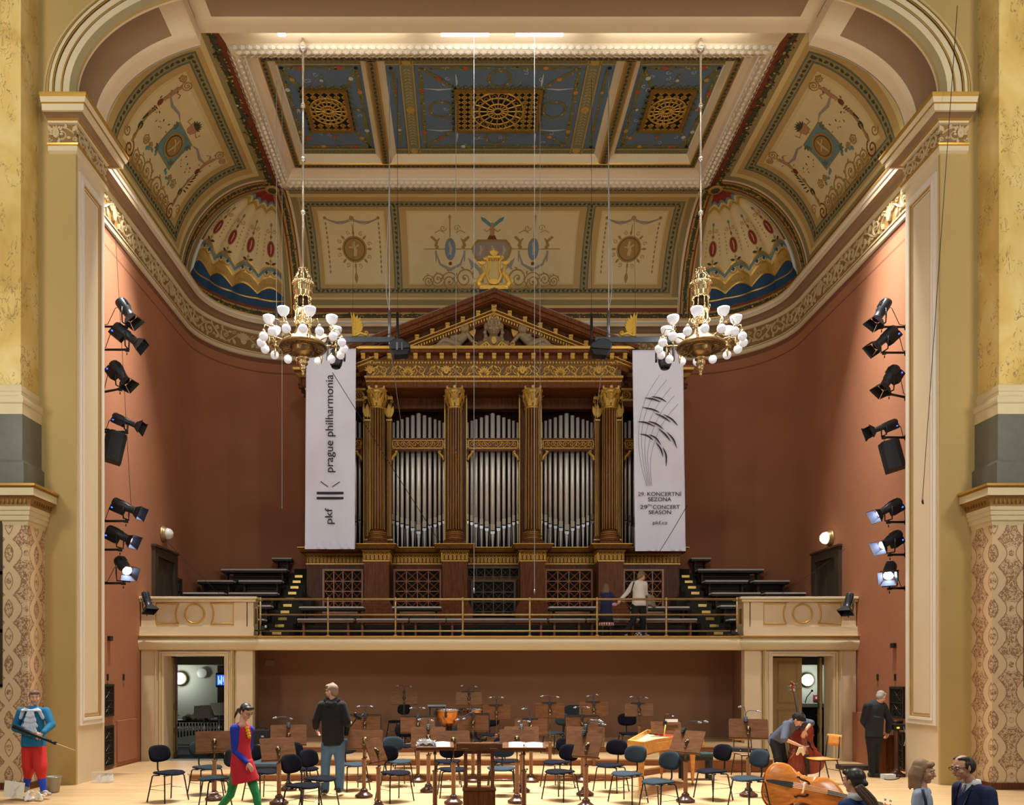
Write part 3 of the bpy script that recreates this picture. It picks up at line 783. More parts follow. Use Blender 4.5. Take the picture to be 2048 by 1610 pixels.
# back of the cove: one wide and two small panels
b=MB()
fnb=lambda x,ph,h=0.0: cove(PL1+PLQ+(x+XC),ph,h)
kv=2.48*pi / 180
Vb=[(9,10.2,RBR),(10.2,12,LTO),(12,15,OLV),(15,16.5,LTO),(16.5,19,OCH)]
def back_block(x0,x1):
 pass
xs=[-5.63,-5.45,-5.38,-5.33,-5.16,-5.12,-4.98,-4.93,-3.14,-3.09,-2.9,-2.86,-2.7,-2.66,-2.46,-2.41]
xs=xs+[-x for x in reversed(xs)]
xm=[OLV,OCH,GRN,OLV,GRN,OCH,LTO,PAN,LTO,OCH,GRN,OLV,GRN,OCH,LTO,PAN]
xm=xm+list(reversed(xm[:-1]))
lx={OLV: 0}
depx=[0,1,2,3,4,5,6,7,6,5,4,3,4,5,6,7]
depx=depx+list(reversed(depx[:-1]))
vs_=[9,9.8,11.5,15,16.3,18.8,19.4,21.2,21.8,24.2,25.2,69.5,71,74,74.8,77.5,78.3,82,85,90]
dv=[-4,-3,-2,-1,1,2,3,4,5,6,7,6,5,4,3,2,1,-1,-2]
seqm={0: OLV,1: OCH,2: GRN,3: OLV,4: GRN,5: OCH,6: LTO,7: PAN,-1: LTO,-2: OLV,-3: LTO,-4: RBR}
U=[]; ui=[]
for i in range(len(xs) - 1):
 k=max(1,int((xs[i+1] - xs[i]) / .8))
 for j in range(k): U.append(xs[i]+(xs[i+1] - xs[i])*j / k); ui.append(depx[i])
U.append(xs[-1]); V=[]; vi=[]
for i in range(len(vs_) - 1):
 k=max(1,int((vs_[i+1] - vs_[i]) / 4))
 for j in range(k): V.append(vs_[i]+(vs_[i+1] - vs_[i])*j / k); vi.append(dv[i])
V.append(vs_[-1])
b.grid(lambda u,v: fnb(u,v),U,V,mf=lambda i,j: seqm[vi[j] if vi[j] < 0 else min(ui[i],vi[j])])
for (p,q) in (((-5.25,20.3),(5.25,20.3)),((-5.25,76.1),(5.25,76.1)),((-5.25,20),(-5.25,76)),((5.25,20),(5.25,76)),((-2.78,20),(-2.78,76)),((2.78,20),(2.78,76))):
 band_leaves(b,fnb,p,q,.12,.13,DGR,1.0,kv)
def gb(x0):
 return lambda u,v,h: fnb(x0+u,46+v / kv,h+.006)
for e in (-1, 1):                # small panels: round medallion, swag and bell-flower drops
 g=gb(e*4.03)
 gm=lambda k: (lambda u,v,h,g=g,k=k: g(u,v,h+k))
 b.disc(g,0,-.02,.36,.36,SCR,0,28); b.disc(g,0,-.02,.31,.31,DGR,.004,28); b.disc(g,0,-.02,.29,.29,SCR,.008,28)
 b.ribbon([(0,-.2),(.03,-.05),(-.02,.08),(0,.2)],[.1,.1,.08,.05],gm(.016),.004,11); b.ribbon([(-.15,.04),(0,.02),(.14,.1)],.04,gm(.016),.004,11)
 for k in range(8):
  a=k*pi / 4+pi / 8*0; b.prism(leaf(.36*cos(a),-.02+.36*sin(a),.16,.07,a),g,.004,SCR)
  b.ribbon(spiral(.46*cos(a+.3),-.02+.46*sin(a+.3),.07,1.2,a,1,12),.018,g,.004,SCR)
 b.prism(leaf(0,-.62,.3,.11,-pi / 2),g,.004,SCR); b.ribbon([(0,-.45),(0,-.66)],.03,g,.004,SCR); b.ribbon([(0,.4),(0,.66)],.025,g,.004,SCR)
 b.ribbon([(-.72,.82),(-.45,.72),(-.2,.74),(0,.84),(.2,.74),(.45,.72),(.72,.82)],[.03,.08,.07,.03,.07,.08,.03],g,.004,LIL)
 b.ribbon([(-.76,.86),(-.35,.66),(0,.78),(.35,.66),(.76,.86)],.015,g,.004,SCR)
 b.prism(arcp(0,.86,.07,0,2*pi,9)[:-1],g,.006,8)
 for ee in (-1,1):
  b.prism(arcp(ee*.76,.86,.05,0,2*pi,8)[:-1],g,.005,SCR)
  for k in range(11): b.prism(leaf(ee*.76,.74 - k*.13,.11,.05,-pi / 2),g,.004,SCR)
g=gb(0.0); gm=lambda k: (lambda u,v,h: g(u,v,h+k))
b.prism([(-.52,-.24),(-.42,-.34),(.42,-.34),(.52,-.24),(.6,0),(.52,.14),(.42,.24),(-.42,.24),(-.52,.14),(-.6,0)],g,.004,SCR)
b.prism([(-.46,-.2),(-.38,-.27),(.38,-.27),(.46,-.2),(.52,0),(.46,.1),(.38,.17),(-.38,.17),(-.46,.1),(-.52,0)],gm(.004),.004,LIL)
for k in range(5):
 b.ribbon([(-.36+k*.17,-.18),(-.3+k*.17,-.05),(-.34+k*.17,.08)],[.05,.09,.05],gm(.01),.004,8 if k % 2 else 11)
b.prism([(-.14,.24),(.14,.24),(.08,.36),(-.08,.36)],g,.006,RBR)
b.ribbon([(0,.34),(0,.5),(0,.62),(0,.72)],[.12,.14,.1,.07],g,.006,8)
for e in (-1,1):
 b.prism([(e*.04,.58),(e*.3,.78),(e*.34,.9),(e*.2,.84),(e*.05,.7)][::e],g,.006,TEA)
 b.ribbon([(e*.04,.55),(e*.16,.46),(e*.24,.52)],.03,g,.006,8)
 X=e*1.22
 b.disc(g,X,-.02,.16,.3,SCR,.0); b.disc(g,X,-.02,.14,.275,LBL,.005)
 b.ribbon([(X,-.18),(X+.02,0),(X - .02,.12),(X,.18)],[.07,.08,.06,.04],gm(.012),.004,11)
 b.ribbon([(e*.55,-.02),(e*2.0,-.02)],.022,g,.003,SCR)
 for q in (-1, 1):            # griffins
  cx=X+q*.38
  b.ribbon([(cx - q*.02,0),(cx+q*.04,.08),(cx,.2),(cx - q*.07,.27)],[.1,.1,.06,.03],g,.005,SCR)
  b.prism([(cx+q*.02,.14),(cx+q*.2,.3),(cx+q*.14,.34),(cx+q*.02,.24)][::q],g,.005,SCR)
  b.ribbon([(X+q*.16,.42),(X+q*.3,.5),(X+q*.44,.42)],.02,g,.004,SCR)
  b.ribbon(spiral(X+q*.2,.56,.1,1.3,0,q,14),.02,g,.004,SCR)
  b.ribbon([(X+q*.42,-.06),(X+q*.42,-.35)],[.06,.03],g,.004,LIL)
 b.ribbon([(X,.3),(X,.86)],.022,g,.004,SCR); b.prism(leaf(X,.8,.18,.07,pi / 2),g,.004,8)
 b.ribbon([(X - .42,-.12),(X - .3,-.42),(X,-.56),(X+.3,-.42),(X+.42,-.12)],[.03,.06,.09,.06,.03],g,.004,LIL)
 b.prism(arcp(X,-.4,.05,0,2*pi,9)[:-1],g,.006,RBR)
 scroll_run(b,g,e*.55,e*2.0,-.84,.3,SCR,4,1,.5,.005)
 b.ribbon([(e*.28,-.9),(e*.3,-.6),(e*.5,-.45),(e*.62,-.55)],[.12,.14,.08,.04],g,.004,LIL)
 b.prism([(e*.4,-.45),(e*.62,-.3),(e*.7,-.24),(e*.6,-.5)][::e],g,.004,LIL)
trim(b, KM, 'painted rear cove with one wide and two small arabesque panels')
# fruit garland bands: ribs at the corners, along the cornice and round the flat ceiling
def garland(mb,fn,L,w,seed,h=.02,step=.09):
 """fn(s, t, h): s along, t across"""
 rg=random.Random(seed)
 n=int(L / step)
 mb.ribbon([(L*i / max(2,n // 2),.04*w*sin(i*1.7)) for i in range(max(2,n // 2)+1)],w*.42,fn,h*.6,DGR,0,True)
 for i in range(n*3):
  s_=L*(i+.5) / (n*3); t_=(rg.random() - .5)*w*.62; a=rg.random()*6.28; l=w*(.16+.14*rg.random())
  mm=rg.choice([DGR,DGR,DGR,DGR,GRN,GDB,DGR,RBR,GDB])
  mb.prism(leaf(s_,t_,l,l*.5,a),lambda u,v,k: fn(u,v,k+h*.6),h*.3,mm)
 for i in range(int(L / .8)):
  s_=(i+.3+.3*rg.random())*.8; mb.prism(arcp(s_,(rg.random() - .5)*w*.3,w*.11,0,2*pi,8)[:-1],lambda u,v,k: fn(u,v,k+h),h*.3,rg.choice([REDP_,LTO,GDB,REDP_,RBR]))
b=MB()
LT=2*PL1+2*PLQ+PL3
# along the top of the cornice
ss=srange(0,PL1,6)+srange(PL1,PL1+PLQ,16)[1:]+srange(PL1+PLQ,PL1+PLQ+PL3,8)[1:]+srange(PL1+PLQ+PL3,PL1+2*PLQ+PL3,16)[1:]+srange(LT - PL1,LT,6)[1:]
b.grid(lambda u,v: cove(min(u,LT - 1e-4),v),ss,[0,1.5,4.5,7,9],mf=lambda i,j: [GDB,RBR,GDB,RBR][j] if True else 0)
b2fn=lambda s_,t_,h: cove(min(max(s_,1e-4),LT - 1e-4),4.8+t_ / (HC*pi / 180),h)
garland(b,b2fn,LT,.26,3)
trim(b, KM, 'painted garland band on the spring of the cove')
b=MB()
for k,(s_edge,dirn) in enumerate(((PL1,-1),(PL1+PLQ,1),(PL1+PLQ+PL3,-1),(PL1+2*PLQ+PL3,1))):
 # flat painted strips beside each edge of the corner shells
 w0=.42
 strips=[(0,.04,GLD),(.04,.09,RBR),(.09,.31,GDB),(.31,.35,RBR),(.35,.42,PNK)]
 phs=lsp(0,90,30)
 for (a,c,m_) in strips:
  b.grid(lambda u,v: cove(s_edge+dirn*u,v,.012 if m_ == GLD else .003),[a,c] if True else 0,phs,m_)
 gf=lambda s_,t_,h,s_edge=s_edge,dirn=dirn: cove(s_edge+dirn*(.2+t_),s_ / 2.48*180 / pi,h+.006)
 garland(b,gf,2.48*pi / 2*.985,.24,11+k)
trim(b, KM, 'painted garland ribs on both edges of the corner shells')
# corner shells: fluted quarter domes
for side,sd in SIDES:
 b=MB()
 sA=PL1 if sd < 0 else PL1+PLQ+PL3
 NF=4; NT=8*NF
 lv=[(8.5,0),(13,0),(13.8,0),(16,5),(17,5),(22,5.5),(23.5,5.5),(26,5.5),(28.5,5.5),(30,5.5),(66,3),(68,3),(71,2.8),(73,2.8),(75.5,2.5),(89.6,0)]
 lm=[BLU,GLD,BLU,GLD,GDB,GLD,LTO,TEA,GLD,PAN,LTO,GDB,LTO,TEA,REDP_]
 LVL=[]; LM=[]
 for i in range(len(lv) - 1):
  k=8 if i == 9 else (4 if i == 14 else 1)
  for j in range(k):
   t=j / k; LVL.append((lv[i][0]*(1 - t)+lv[i+1][0]*t,lv[i][1]*(1 - t)+lv[i+1][1]*t)); LM.append(lm[i])
 LVL.append(lv[-1])
 m0=.055
 def sh(q,ph,h=0.0,sA=sA):
  # q 0..1 across the shell (inside its painted frame)
  fr_=(q*NF) % 1.0 if q < 1 else 1.0
  bulge=.10*cos(R(ph))*(1 if ph > 14 else max(0,(ph - 9) / 5))*(1 - abs(sin(pi*fr_)))
  return cove(sA+PLQ*(m0+(1 - 2*m0)*q),ph,bulge+h)
 qs=[i / NT for i in range(NT+1)]
 def gridpt(qi,li):
  q=qs[qi]; ph,sc=LVL[li]; fr_=(q*NF) % 1.0
  return sh(min(q,.99999),ph+sc*abs(sin(pi*fr_)))
 vs=[gridpt(i,j) for i in range(NT+1) for j in range(len(LVL))]; nl=len(LVL)
 o_=len(b.v); b.add(vs,[],0)
 for i in range(NT):
  for j in range(nl - 1):
   b.f.append((o_+i*nl+j,o_+(i+1)*nl+j,o_+(i+1)*nl+j+1,o_+i*nl+j+1)); b.mi.append(LM[j]); b.sm.append(True)
 # frame of the shell
 for (qa,qb,m_) in ((0,m0,OLV),(1 - m0,1,OLV)):
  b.grid(lambda u,v: cove(sA+PLQ*min(u,.9999),v,.004),[qa,qb],lsp(8.5,90,26),m_)
 for (qa,qb) in ((m0 - .012,m0+.004),(1 - m0 - .004,1 - m0+.012)):
  b.grid(lambda u,v: cove(sA+PLQ*u,v,.02),[qa,qb],lsp(8.5,88,26),LTO)
 # ornaments on each flute
 for f_ in range(NF):
  qc=(f_+.5) / NF
  def g(u,v,h,qc=qc):
   ph=46+v / kv
   return sh(min(max(qc+u / (2.4*cos(R(ph))*pi / 2),0.001),.999),ph,h+.012)
  b.disc(g,0,-.05,.13,.23,SCR,.0,18); b.disc(g,0,-.05,.108,.205,REDP_,.006,18)
  b.ribbon([(0,-.18),(.015,-.03),(0,.08)],[.025,.04,.025],lambda u,v,h: g(u,v,h+.012),.004,11)
  b.ribbon([(0,.2),(0,.62)],.02,g,.004,SCR); b.prism(leaf(0,.22,.12,.07,pi / 2),g,.005,RBR); b.prism(leaf(0,.56,.13,.08,pi / 2),g,.005,TEA)
  b.ribbon([(0,-.3),(0,-.62)],.02,g,.004,SCR); b.prism(leaf(0,-.4,.06,.1,pi / 2),g,.004,SCR)
  for e in (-1,1):
   b.ribbon(spiral(e*.1,.45,.075,1.4,0 if e < 0 else pi,e,14),.016,g,.004,SCR)
   b.prism(leaf(e*.02,-.46,.17,.07,(.25 if e > 0 else pi - .25)),g,.005,DGR)
   b.ribbon(arcp(e*.13,-.68,.11,0,2*pi,14),.02,g,.004,SCR)
   for a in range(4): b.prism(leaf(e*.13,-.68,.06,.04,a*pi / 2),g,.005,BLU)
   for k in range(6): b.prism(leaf(e*(.24 - .012*k),-.2+k*.11,.05,.035,-pi / 2),g,.004,SCR)
  for k in range(5): b.prism(leaf(-.2+k*.1,-1.03 - .0*abs(k - 2),.06,.06,pi / 2),g,.004,SCR)
 # rows of dots along the arrises
 trim(b, KM, 'fluted painted shell vault in the %s rear corner' % side)
# ---- flat ceiling: garland border, leaf roll, coffer with blue panels
b=MB()
x0,x1,y0,y1=-XC,XC,YB,YC
ix,iy0,iy1=5.82,16.82,21.72
b.add([(x0,y0,ZC1),(x1,y0,ZC1),(x1,y1,ZC1),(x0,y1,ZC1),(-ix,iy0,ZC1),(ix,iy0,ZC1),(ix,iy1,ZC1),(-ix,iy1,ZC1)],
  [(1,2,6,5),(2,3,7,6),(3,0,4,7)],RBR)
b.add([(x0,y0,ZC1),(x1,y0,ZC1),(ix,iy0,ZC1),(-ix,iy0,ZC1)],[(0,1,2,3)],PNK)
for e in (-1,1):
 garland(b,lambda s_,t_,h,e=e: (e*(XC - .0+t_),y0+s_,ZC1 - h - .004 if abs(0) < 1 else 0),YC - YB - .2,.3,5+e,.03)
garland(b,lambda s_,t_,h: (-XC+.2+s_,YC - .04+t_,ZC1 - h - .004),2*XC - .4,.2,9,.03)
for e in (-1, 1):                 # round bosses where the garlands cross
 b.lathe([(.0,0),(.16,0),(.2,.015),(.2,.03)],(e*XC,YC,ZC1 - .05),20,GDB); b.lathe([(0,-.02),(.1,-.02),(.12,0)],(e*XC,YC,ZC1 - .05),16,DGR)
struct('ceiling_border', b, KM, 'flat ceiling border painted with fruit garlands')
def ring(mb,prof,pm,X,Y0,Y1):
 o_=len(mb.v)
 for q,z in prof:
  for x,y in ((-X+q,Y0+q),(X - q,Y0+q),(X - q,Y1 - q),(-X+q,Y1 - q)): mb.v.append((x,y,z))
 for j in range(len(prof) - 1):
  for i in range(4):
   k=(i+1) % 4
   mb.f.append((o_+j*4+i,o_+j*4+k,o_+(j+1)*4+k,o_+(j+1)*4+i)); mb.mi.append(pm[j]); mb.sm.append(False)
b=MB()
prof=[(0,ZC1),(.03,15.25),(.08,15.2),(.14,15.19),(.2,15.2),(.25,15.25),(.28,15.3),(.31,15.32),(.36,15.4),(.45,15.46),(.5,15.47),(.52,15.47),(.54,15.45),(.68,15.45),(.70,15.47),(.72,15.5),(.80,15.64),(.83,15.66)]
pmm=[0,0,0,0,0,0,1,2,2,2,0,3,4,3,0,0,0]
ring(b,prof,pmm,ix,iy0,iy1)
# bay-leaf scales on the roll
def roll(t_, ang):               # across the roll -> (q, z)
 return (.14 - .13*cos(ang),15.27 - .085*sin(ang))
for (a,c) in (((-ix,iy0),(ix,iy0)),((ix,iy1),(-ix,iy1)),((-ix,iy1),(-ix,iy0)),((ix,iy0),(ix,iy1))):
 L=sqrt((c[0] - a[0]) ** 2+(c[1] - a[1]) ** 2); tx,ty=(c[0] - a[0]) / L,(c[1] - a[1]) / L; nx,ny=-ty,tx
 n=int(L / .16)
 for i in range(1,n):
  for r_ in range(4):
   an=pi*(.14+.24*r_) ; q,z=roll(0,an); s_=L*(i+(.5 if r_ % 2 else 0)) / n
   if s_ < q or s_ > L - q: continue
   px_,py_=a[0]+tx*s_+nx*q,a[1]+ty*s_+ny*q
   up=Vector((nx*-cos(an),ny*-cos(an),-sin(an)))
   w=Vector((nx*sin(an),ny*sin(an),-cos(an)))*.04
   p=Vector((px_,py_,z)); T=Vector((tx,ty,0)); sg=1 if i > n / 2 else -1
   b.add([p - T*.07*sg+w*.6,p - T*.07*sg - w*.6,p+up*.025 - w,p+T*.08*sg+up*.012,p+up*.025+w,p+up*.03],[(0,1,2,5),(5,2,3),(5,3,4),(0,5,4)],1)
# guilloche ornaments
for (a,c,nx,ny) in (((-ix+.6,iy0+.61),(ix - .6,iy0+.61),0,1),((-ix+.6,iy1 - .61),(ix - .6,iy1 - .61),0,1),((-ix+.61,iy0+.6),(-ix+.61,iy1 - .6),1,0),((ix - .61,iy0+.6),(ix - .61,iy1 - .6),1,0)):
 band_leaves(b,lambda u,v,h: (u,v,15.45 - h),a,c,.12,.12,5,1,1,.008)
trim(b, [M_CREAM, M_WHITE, M_PINK, M_GOLDP, mat('olive_band', (120, 96, 50), .7), K_DGR], 'bay-leaf roll and mouldings round the ceiling coffer')
# beams
for e in (-1,1):
 b=MB(); xa,xb=2.58,3.12
 pr=[(xa,15.66),(xa+.1,15.56),(xa+.14,15.48),(xa+.18,15.45),(xb - .18,15.45),(xb - .14,15.48),(xb - .1,15.56),(xb,15.66)]
 o_=len(b.v)
 for x,z in pr: b.v += [(e*x,iy0+.7,z),(e*x,iy1 - .7,z)]
 for j in range(7): b.f.append((o_+2*j,o_+2*j+1,o_+2*j+3,o_+2*j+2)); b.mi.append([0,0,1,2,1,0,0][j]); b.sm.append(False)
 band_leaves(b,lambda u,v,h: (u,v,15.45 - h),(e*2.85,iy0+.7),(e*2.85,iy1 - .7),.11,.12,3,1,1,.008)
 trim(b, [M_CREAM, M_GOLDP, mat('olive_band', (120, 96, 50)), K_DGR], 'moulded ceiling beam, %s of the middle panel' % ('left' if e < 0 else 'right'))
M_CBLUE = mat('slate_blue_ceiling_paint', (84, 104, 122), .8, var=.12, vscale=3)
M_CBLUE2 = mat('grey_green_scroll_band', (110, 116, 92), .7, var=.2, vscale=12)
KC = [M_CBLUE, M_CBLUE2, K_GDB, mat('garland_green_paint', (104, 100, 52), .7, var=.35, vscale=14), mat('flower_red_paint', (168, 66, 44), .7), mat('ribbon_pale_paint', (176, 180, 186), .7), mat('flower_orange_paint', (176, 120, 60), .7), M_DARK]
zp=15.66; py0,py1=iy0+.8,iy1 - .8
def gar2(mb,p,q,w=.1,seed=1,flower=True):
 rg=random.Random(seed); L=sqrt((q[0] - p[0]) ** 2+(q[1] - p[1]) ** 2); n=max(3,int(L / .05)); t=atan2(q[1] - p[1],q[0] - p[0])
 f=lambda u,v,h: (u,v,zp - .006 - h)
 mb.ribbon([(p[0]+(q[0] - p[0])*i / 8,p[1]+(q[1] - p[1])*i / 8) for i in range(9)],[w*(.35+.65*sin(pi*i / 8)) for i in range(9)],f,.003,3)
 for i in range(n):
  k=rg.random(); cx,cy=p[0]+(q[0] - p[0])*k,p[1]+(q[1] - p[1])*k; a=rg.random()*6.28
  mb.prism(leaf(cx,cy,w*.55,w*.3,a),lambda u,v,h: f(u,v,h+.004),.002,rg.choice([3,3,2,3,1]))
 if flower:
  k=.5+.1*rg.random(); mb.prism(arcp(p[0]+(q[0] - p[0])*k,p[1]+(q[1] - p[1])*k,w*.55,0,2*pi,8)[:-1],lambda u,v,h: f(u,v,h+.006),.003,rg.choice([4,6,2,5,4]))
def dots(mb,pts,r=.016,m=6):
 for i in range(len(pts) - 1):
  L=sqrt((pts[i+1][0] - pts[i][0]) ** 2+(pts[i+1][1] - pts[i][1]) ** 2); n=max(1,int(L / .075))
  for k in range(n):
   t=k / n; mb.prism(arcp(pts[i][0]*(1 - t)+pts[i+1][0]*t,pts[i][1]*(1 - t)+pts[i+1][1]*t,r,0,2*pi,6)[:-1],lambda u,v,h: (u,v,zp - .006 - h),.003,m)
for ci,(xa,xb,gx) in enumerate(((-5.04,-3.12,.46),(-2.58,2.58,.96),(3.12,5.04,.46))):
 b=MB(); cx=(xa+xb) / 2; f=lambda u,v,h: (u,v,zp - h)
 b.add([(xa,py0,zp),(xb,py0,zp),(xb,py1,zp),(xa,py1,zp)],[(0,3,2,1)],0)
 for (ya,yb) in ((py0,py0+.24),(py1 - .22,py1)):
  b.box(xa,xb,ya,yb,zp - .012,zp,1)
  for k in range(int((xb - xa) / .11)):
   b.prism(leaf(xa+.03+k*.11,(ya+yb) / 2,.1,.12,.5),lambda u,v,h: (u,v,zp - .014 - h),.003,3)
  b.box(xa,xb,ya if ya > 18 else yb - .03,(ya if ya > 18 else yb - .03)+.03,zp - .02,zp,2)
 Xi,Xo=xa+.12,xb - .12
 if ci == 1:
  for e in (-1,1):
   b.box(cx+e*2.1 - .16,cx+e*2.1+.16,py0+.02,py1 - .02,zp - .014,zp,1)
   for q in (-.16,.13): b.box(cx+e*2.1+q,cx+e*2.1+q+.03,py0,py1,zp - .02,zp,2)
   for k in range(26):
    for w in (-1,1): b.prism(leaf(cx+e*2.1,py0+.35+k*.1,.11,.04,pi / 2+w*.9),lambda u,v,h: (u,v,zp - .018 - h),.003,2)
   for yq in (py0+.15,(py0+py1) / 2,py1 - .15): b.prism(arcp(cx+e*2.1,yq,.1,0,2*pi,14)[:-1],lambda u,v,h: (u,v,zp - .02 - h),.01,2)
   gar2(b,(cx+e*2.42,py0+.3),(cx+e*2.42,(py0+py1) / 2),.08,40+e); gar2(b,(cx+e*2.42,(py0+py1) / 2),(cx+e*2.42,py1 - .3),.08,43+e)
  Xi,Xo=cx - 1.8,cx+1.8
 yc=(py0+py1) / 2+.02; ya,yb=py0+.34,py1 - .3; gy=.64
 for k,(p,q) in enumerate((((Xi,ya),(cx,ya)),((cx,ya),(Xo,ya)),((Xi,yb),(cx,yb)),((cx,yb),(Xo,yb)),((Xi,ya),(Xi,yc)),((Xi,yc),(Xi,yb)),((Xo,ya),(Xo,yc)),((Xo,yc),(Xo,yb)),
         ((Xi,ya),(cx - gx - .08,yc - gy - .08)),((Xo,ya),(cx+gx+.08,yc - gy - .08)),((Xi,yb),(cx - gx - .08,yc+gy+.08)),((Xo,yb),(cx+gx+.08,yc+gy+.08)))):
  gar2(b,p,q,.11,60+ci*20+k)
 for e in (-1, 1):             # wreaths or drops on the axes, and ribbons
  if ci == 1:
   for (wx,wy,r_) in ((cx+e*1.36,yc,.27),(cx,yc+e*(gy+.36),.25)):
    b.ribbon(arcp(wx,wy,r_,0,2*pi,25),.07,lambda u,v,h: (u,v,zp - .006 - h),.004,3)
    for a in range(12): b.prism(leaf(wx+r_*cos(a*.52),wy+r_*sin(a*.52),.07,.04,a*.52+1.9),lambda u,v,h: (u,v,zp - .012 - h),.003,[3,2,4,3][a % 4])
   b.ribbon([(cx+e*1.0,yc - gy - .06),(cx+e*1.4,yc - gy - .02),(cx+e*1.75,yc - gy - .06)],[.01,.05,.01],lambda u,v,h: (u,v,zp - .006 - h),.003,5)
   b.ribbon([(cx+e*1.0,yc+gy+.06),(cx+e*1.4,yc+gy+.1),(cx+e*1.75,yc+gy+.06)],[.01,.05,.01],lambda u,v,h: (u,v,zp - .006 - h),.003,5)
   dots(b,[(cx+e*1.0,yc - .5),(cx+e*1.4,yc - .3),(cx+e*1.8,yc - .1)]); dots(b,[(cx+e*1.0,yc+.5),(cx+e*1.4,yc+.3),(cx+e*1.8,yc+.1)])
   dots(b,[(cx+e*.2,yc - gy - .5),(cx+e*.6,yc - gy - .15)]); dots(b,[(cx+e*.2,yc+gy+.5),(cx+e*.6,yc+gy+.15)])
   for q in (-1,1): b.ribbon([(cx+e*.98,yc+q*.7),(cx+e*.98,yc+q*.92),(cx+e*1.0,yc+q*1.15)],[.01,.05,.01],lambda u,v,h: (u,v,zp - .006 - h),.003,5)
  else:
   gar2(b,(cx,yc+e*(gy+.08)),(cx,yc+e*(gy+.5)),.08,90+e)
   gar2(b,(cx+e*(gx+.08),yc),(cx+e*(gx+.4),yc),.07,92+e)
   dots(b,[(cx+e*.1,yc+gy+.35),(cx+e*.6,yc+.3)]); dots(b,[(cx+e*.1,yc - gy - .35),(cx+e*.6,yc - .3)])
  for k in range(14 if ci == 1 else 7):
   rx_,ry_=Xi+(Xo - Xi)*rnd.random(),ya+(yb - ya)*rnd.random()
   if abs(rx_ - cx) < gx+.1 and abs(ry_ - yc) < gy+.1: continue
   b.ribbon(spiral(rx_,ry_,.07,1.0,rnd.random()*6,1,8),.014,lambda u,v,h: (u,v,zp - .005 - h),.002,5)
 # small cable holes
 for (hx,hy) in ((xa+.12,py0+.34),(xb - .12,py0+.34),(xb - .12,py1 - .28)):
  b.prism(arcp(hx,hy,.045,0,2*pi,10)[:-1],lambda u,v,h: (u,v,zp - .012 - h),.002,7)
 struct('ceiling_panel_%d' % (ci + 1), b, KC, ['left', 'middle', 'right'][ci] + ' blue painted ceiling panel with garlands')
 # gilded openwork grille hung in the middle of the panel
 t = thing('ceiling_grille', '%s gilded openwork grille in the %s blue ceiling panel' % (('wide' if ci == 1 else 'small square'), ['left', 'middle', 'right'][ci]), 'grille', (cx, yc, zp), 0, 'gilded ceiling grilles')
 b=MB(); fx,fy=gx,gy
 b.box(-fx, fx, -fy, fy, -.02, -.008, 0); b.build('backing', M_DARK, t)
 b=MB()
 for (a0_,a1_,c0,c1) in ((-fx - .07,fx+.07,-fy - .07,-fy),(-fx - .07,fx+.07,fy,fy+.07),(-fx - .07,-fx,-fy,fy),(fx,fx+.07,-fy,fy)): b.box(a0_,a1_,c0,c1,-.08,0,0)
 gl=lambda u,v,h: (u,v,-.05 - h)
 for (p,q) in (((-fx - .1,-fy - .1),(fx+.1,-fy - .1)),((-fx - .1,fy+.1),(fx+.1,fy+.1)),((-fx - .1,-fy - .1),(-fx - .1,fy+.1)),((fx+.1,-fy - .1),(fx+.1,fy+.1))):
  L=max(abs(q[0] - p[0]),abs(q[1] - p[1])); n=int(L / .06)
  for i in range(n): b.prism(leaf(p[0]+(q[0] - p[0])*i / n,p[1]+(q[1] - p[1])*i / n,.08,.05,i*2.1),lambda u,v,h: (u,v,-.01 - h),.03,1)
 b.build('frame', [M_DGOLD, mat('garland_green_paint', (1, 1, 1))], t)
 b=MB(); rr_=min(fx,fy) - .02
 for r_ in (rr_,rr_*.72,rr_*.4,rr_*.16): b.ribbon(arcp(0,0,r_,0,2*pi,33),.045,gl,.015,0,0,True)
 for k in range(16):
  a=k*pi / 8; b.ribbon([(rr_*.16*cos(a),rr_*.16*sin(a)),(rr_*.95*cos(a),rr_*.95*sin(a))],[.02,.045],gl,.015,0,0,True)
  b.ribbon(arcp(rr_*.82*cos(a+.2),rr_*.82*sin(a+.2),.05,0,2*pi,9),.016,gl,.012,0)
 nx_=int(2*fx / .16); ny_=int(2*fy / .16)
 for i in range(nx_+1):
  for j in range(ny_+1):
   u,v=-fx+2*fx*i / nx_,-fy+2*fy*j / ny_
   if u*u+v*v < rr_*rr_: continue
   b.ribbon(arcp(u,v,.055,0,2*pi,10),.032,gl,.012,0); b.ribbon([(u - .08,v),(u+.08,v)],.024,gl,.01,0); b.ribbon([(u,v - .08),(u,v+.08)],.016,gl,.01,0)
 b.build('openwork', M_GOLD, t)
# opaque back of the ceiling so no light leaks through
b = MB(); b.box(-9.5, 9.5, YF, 25.2, 15.75, 15.85); b.box(-9.5, 9.5, YF + .05, YB - .02, 14.78, 15.8); trim(b, [M_TAUPE], 'roof void above the stage ceiling')
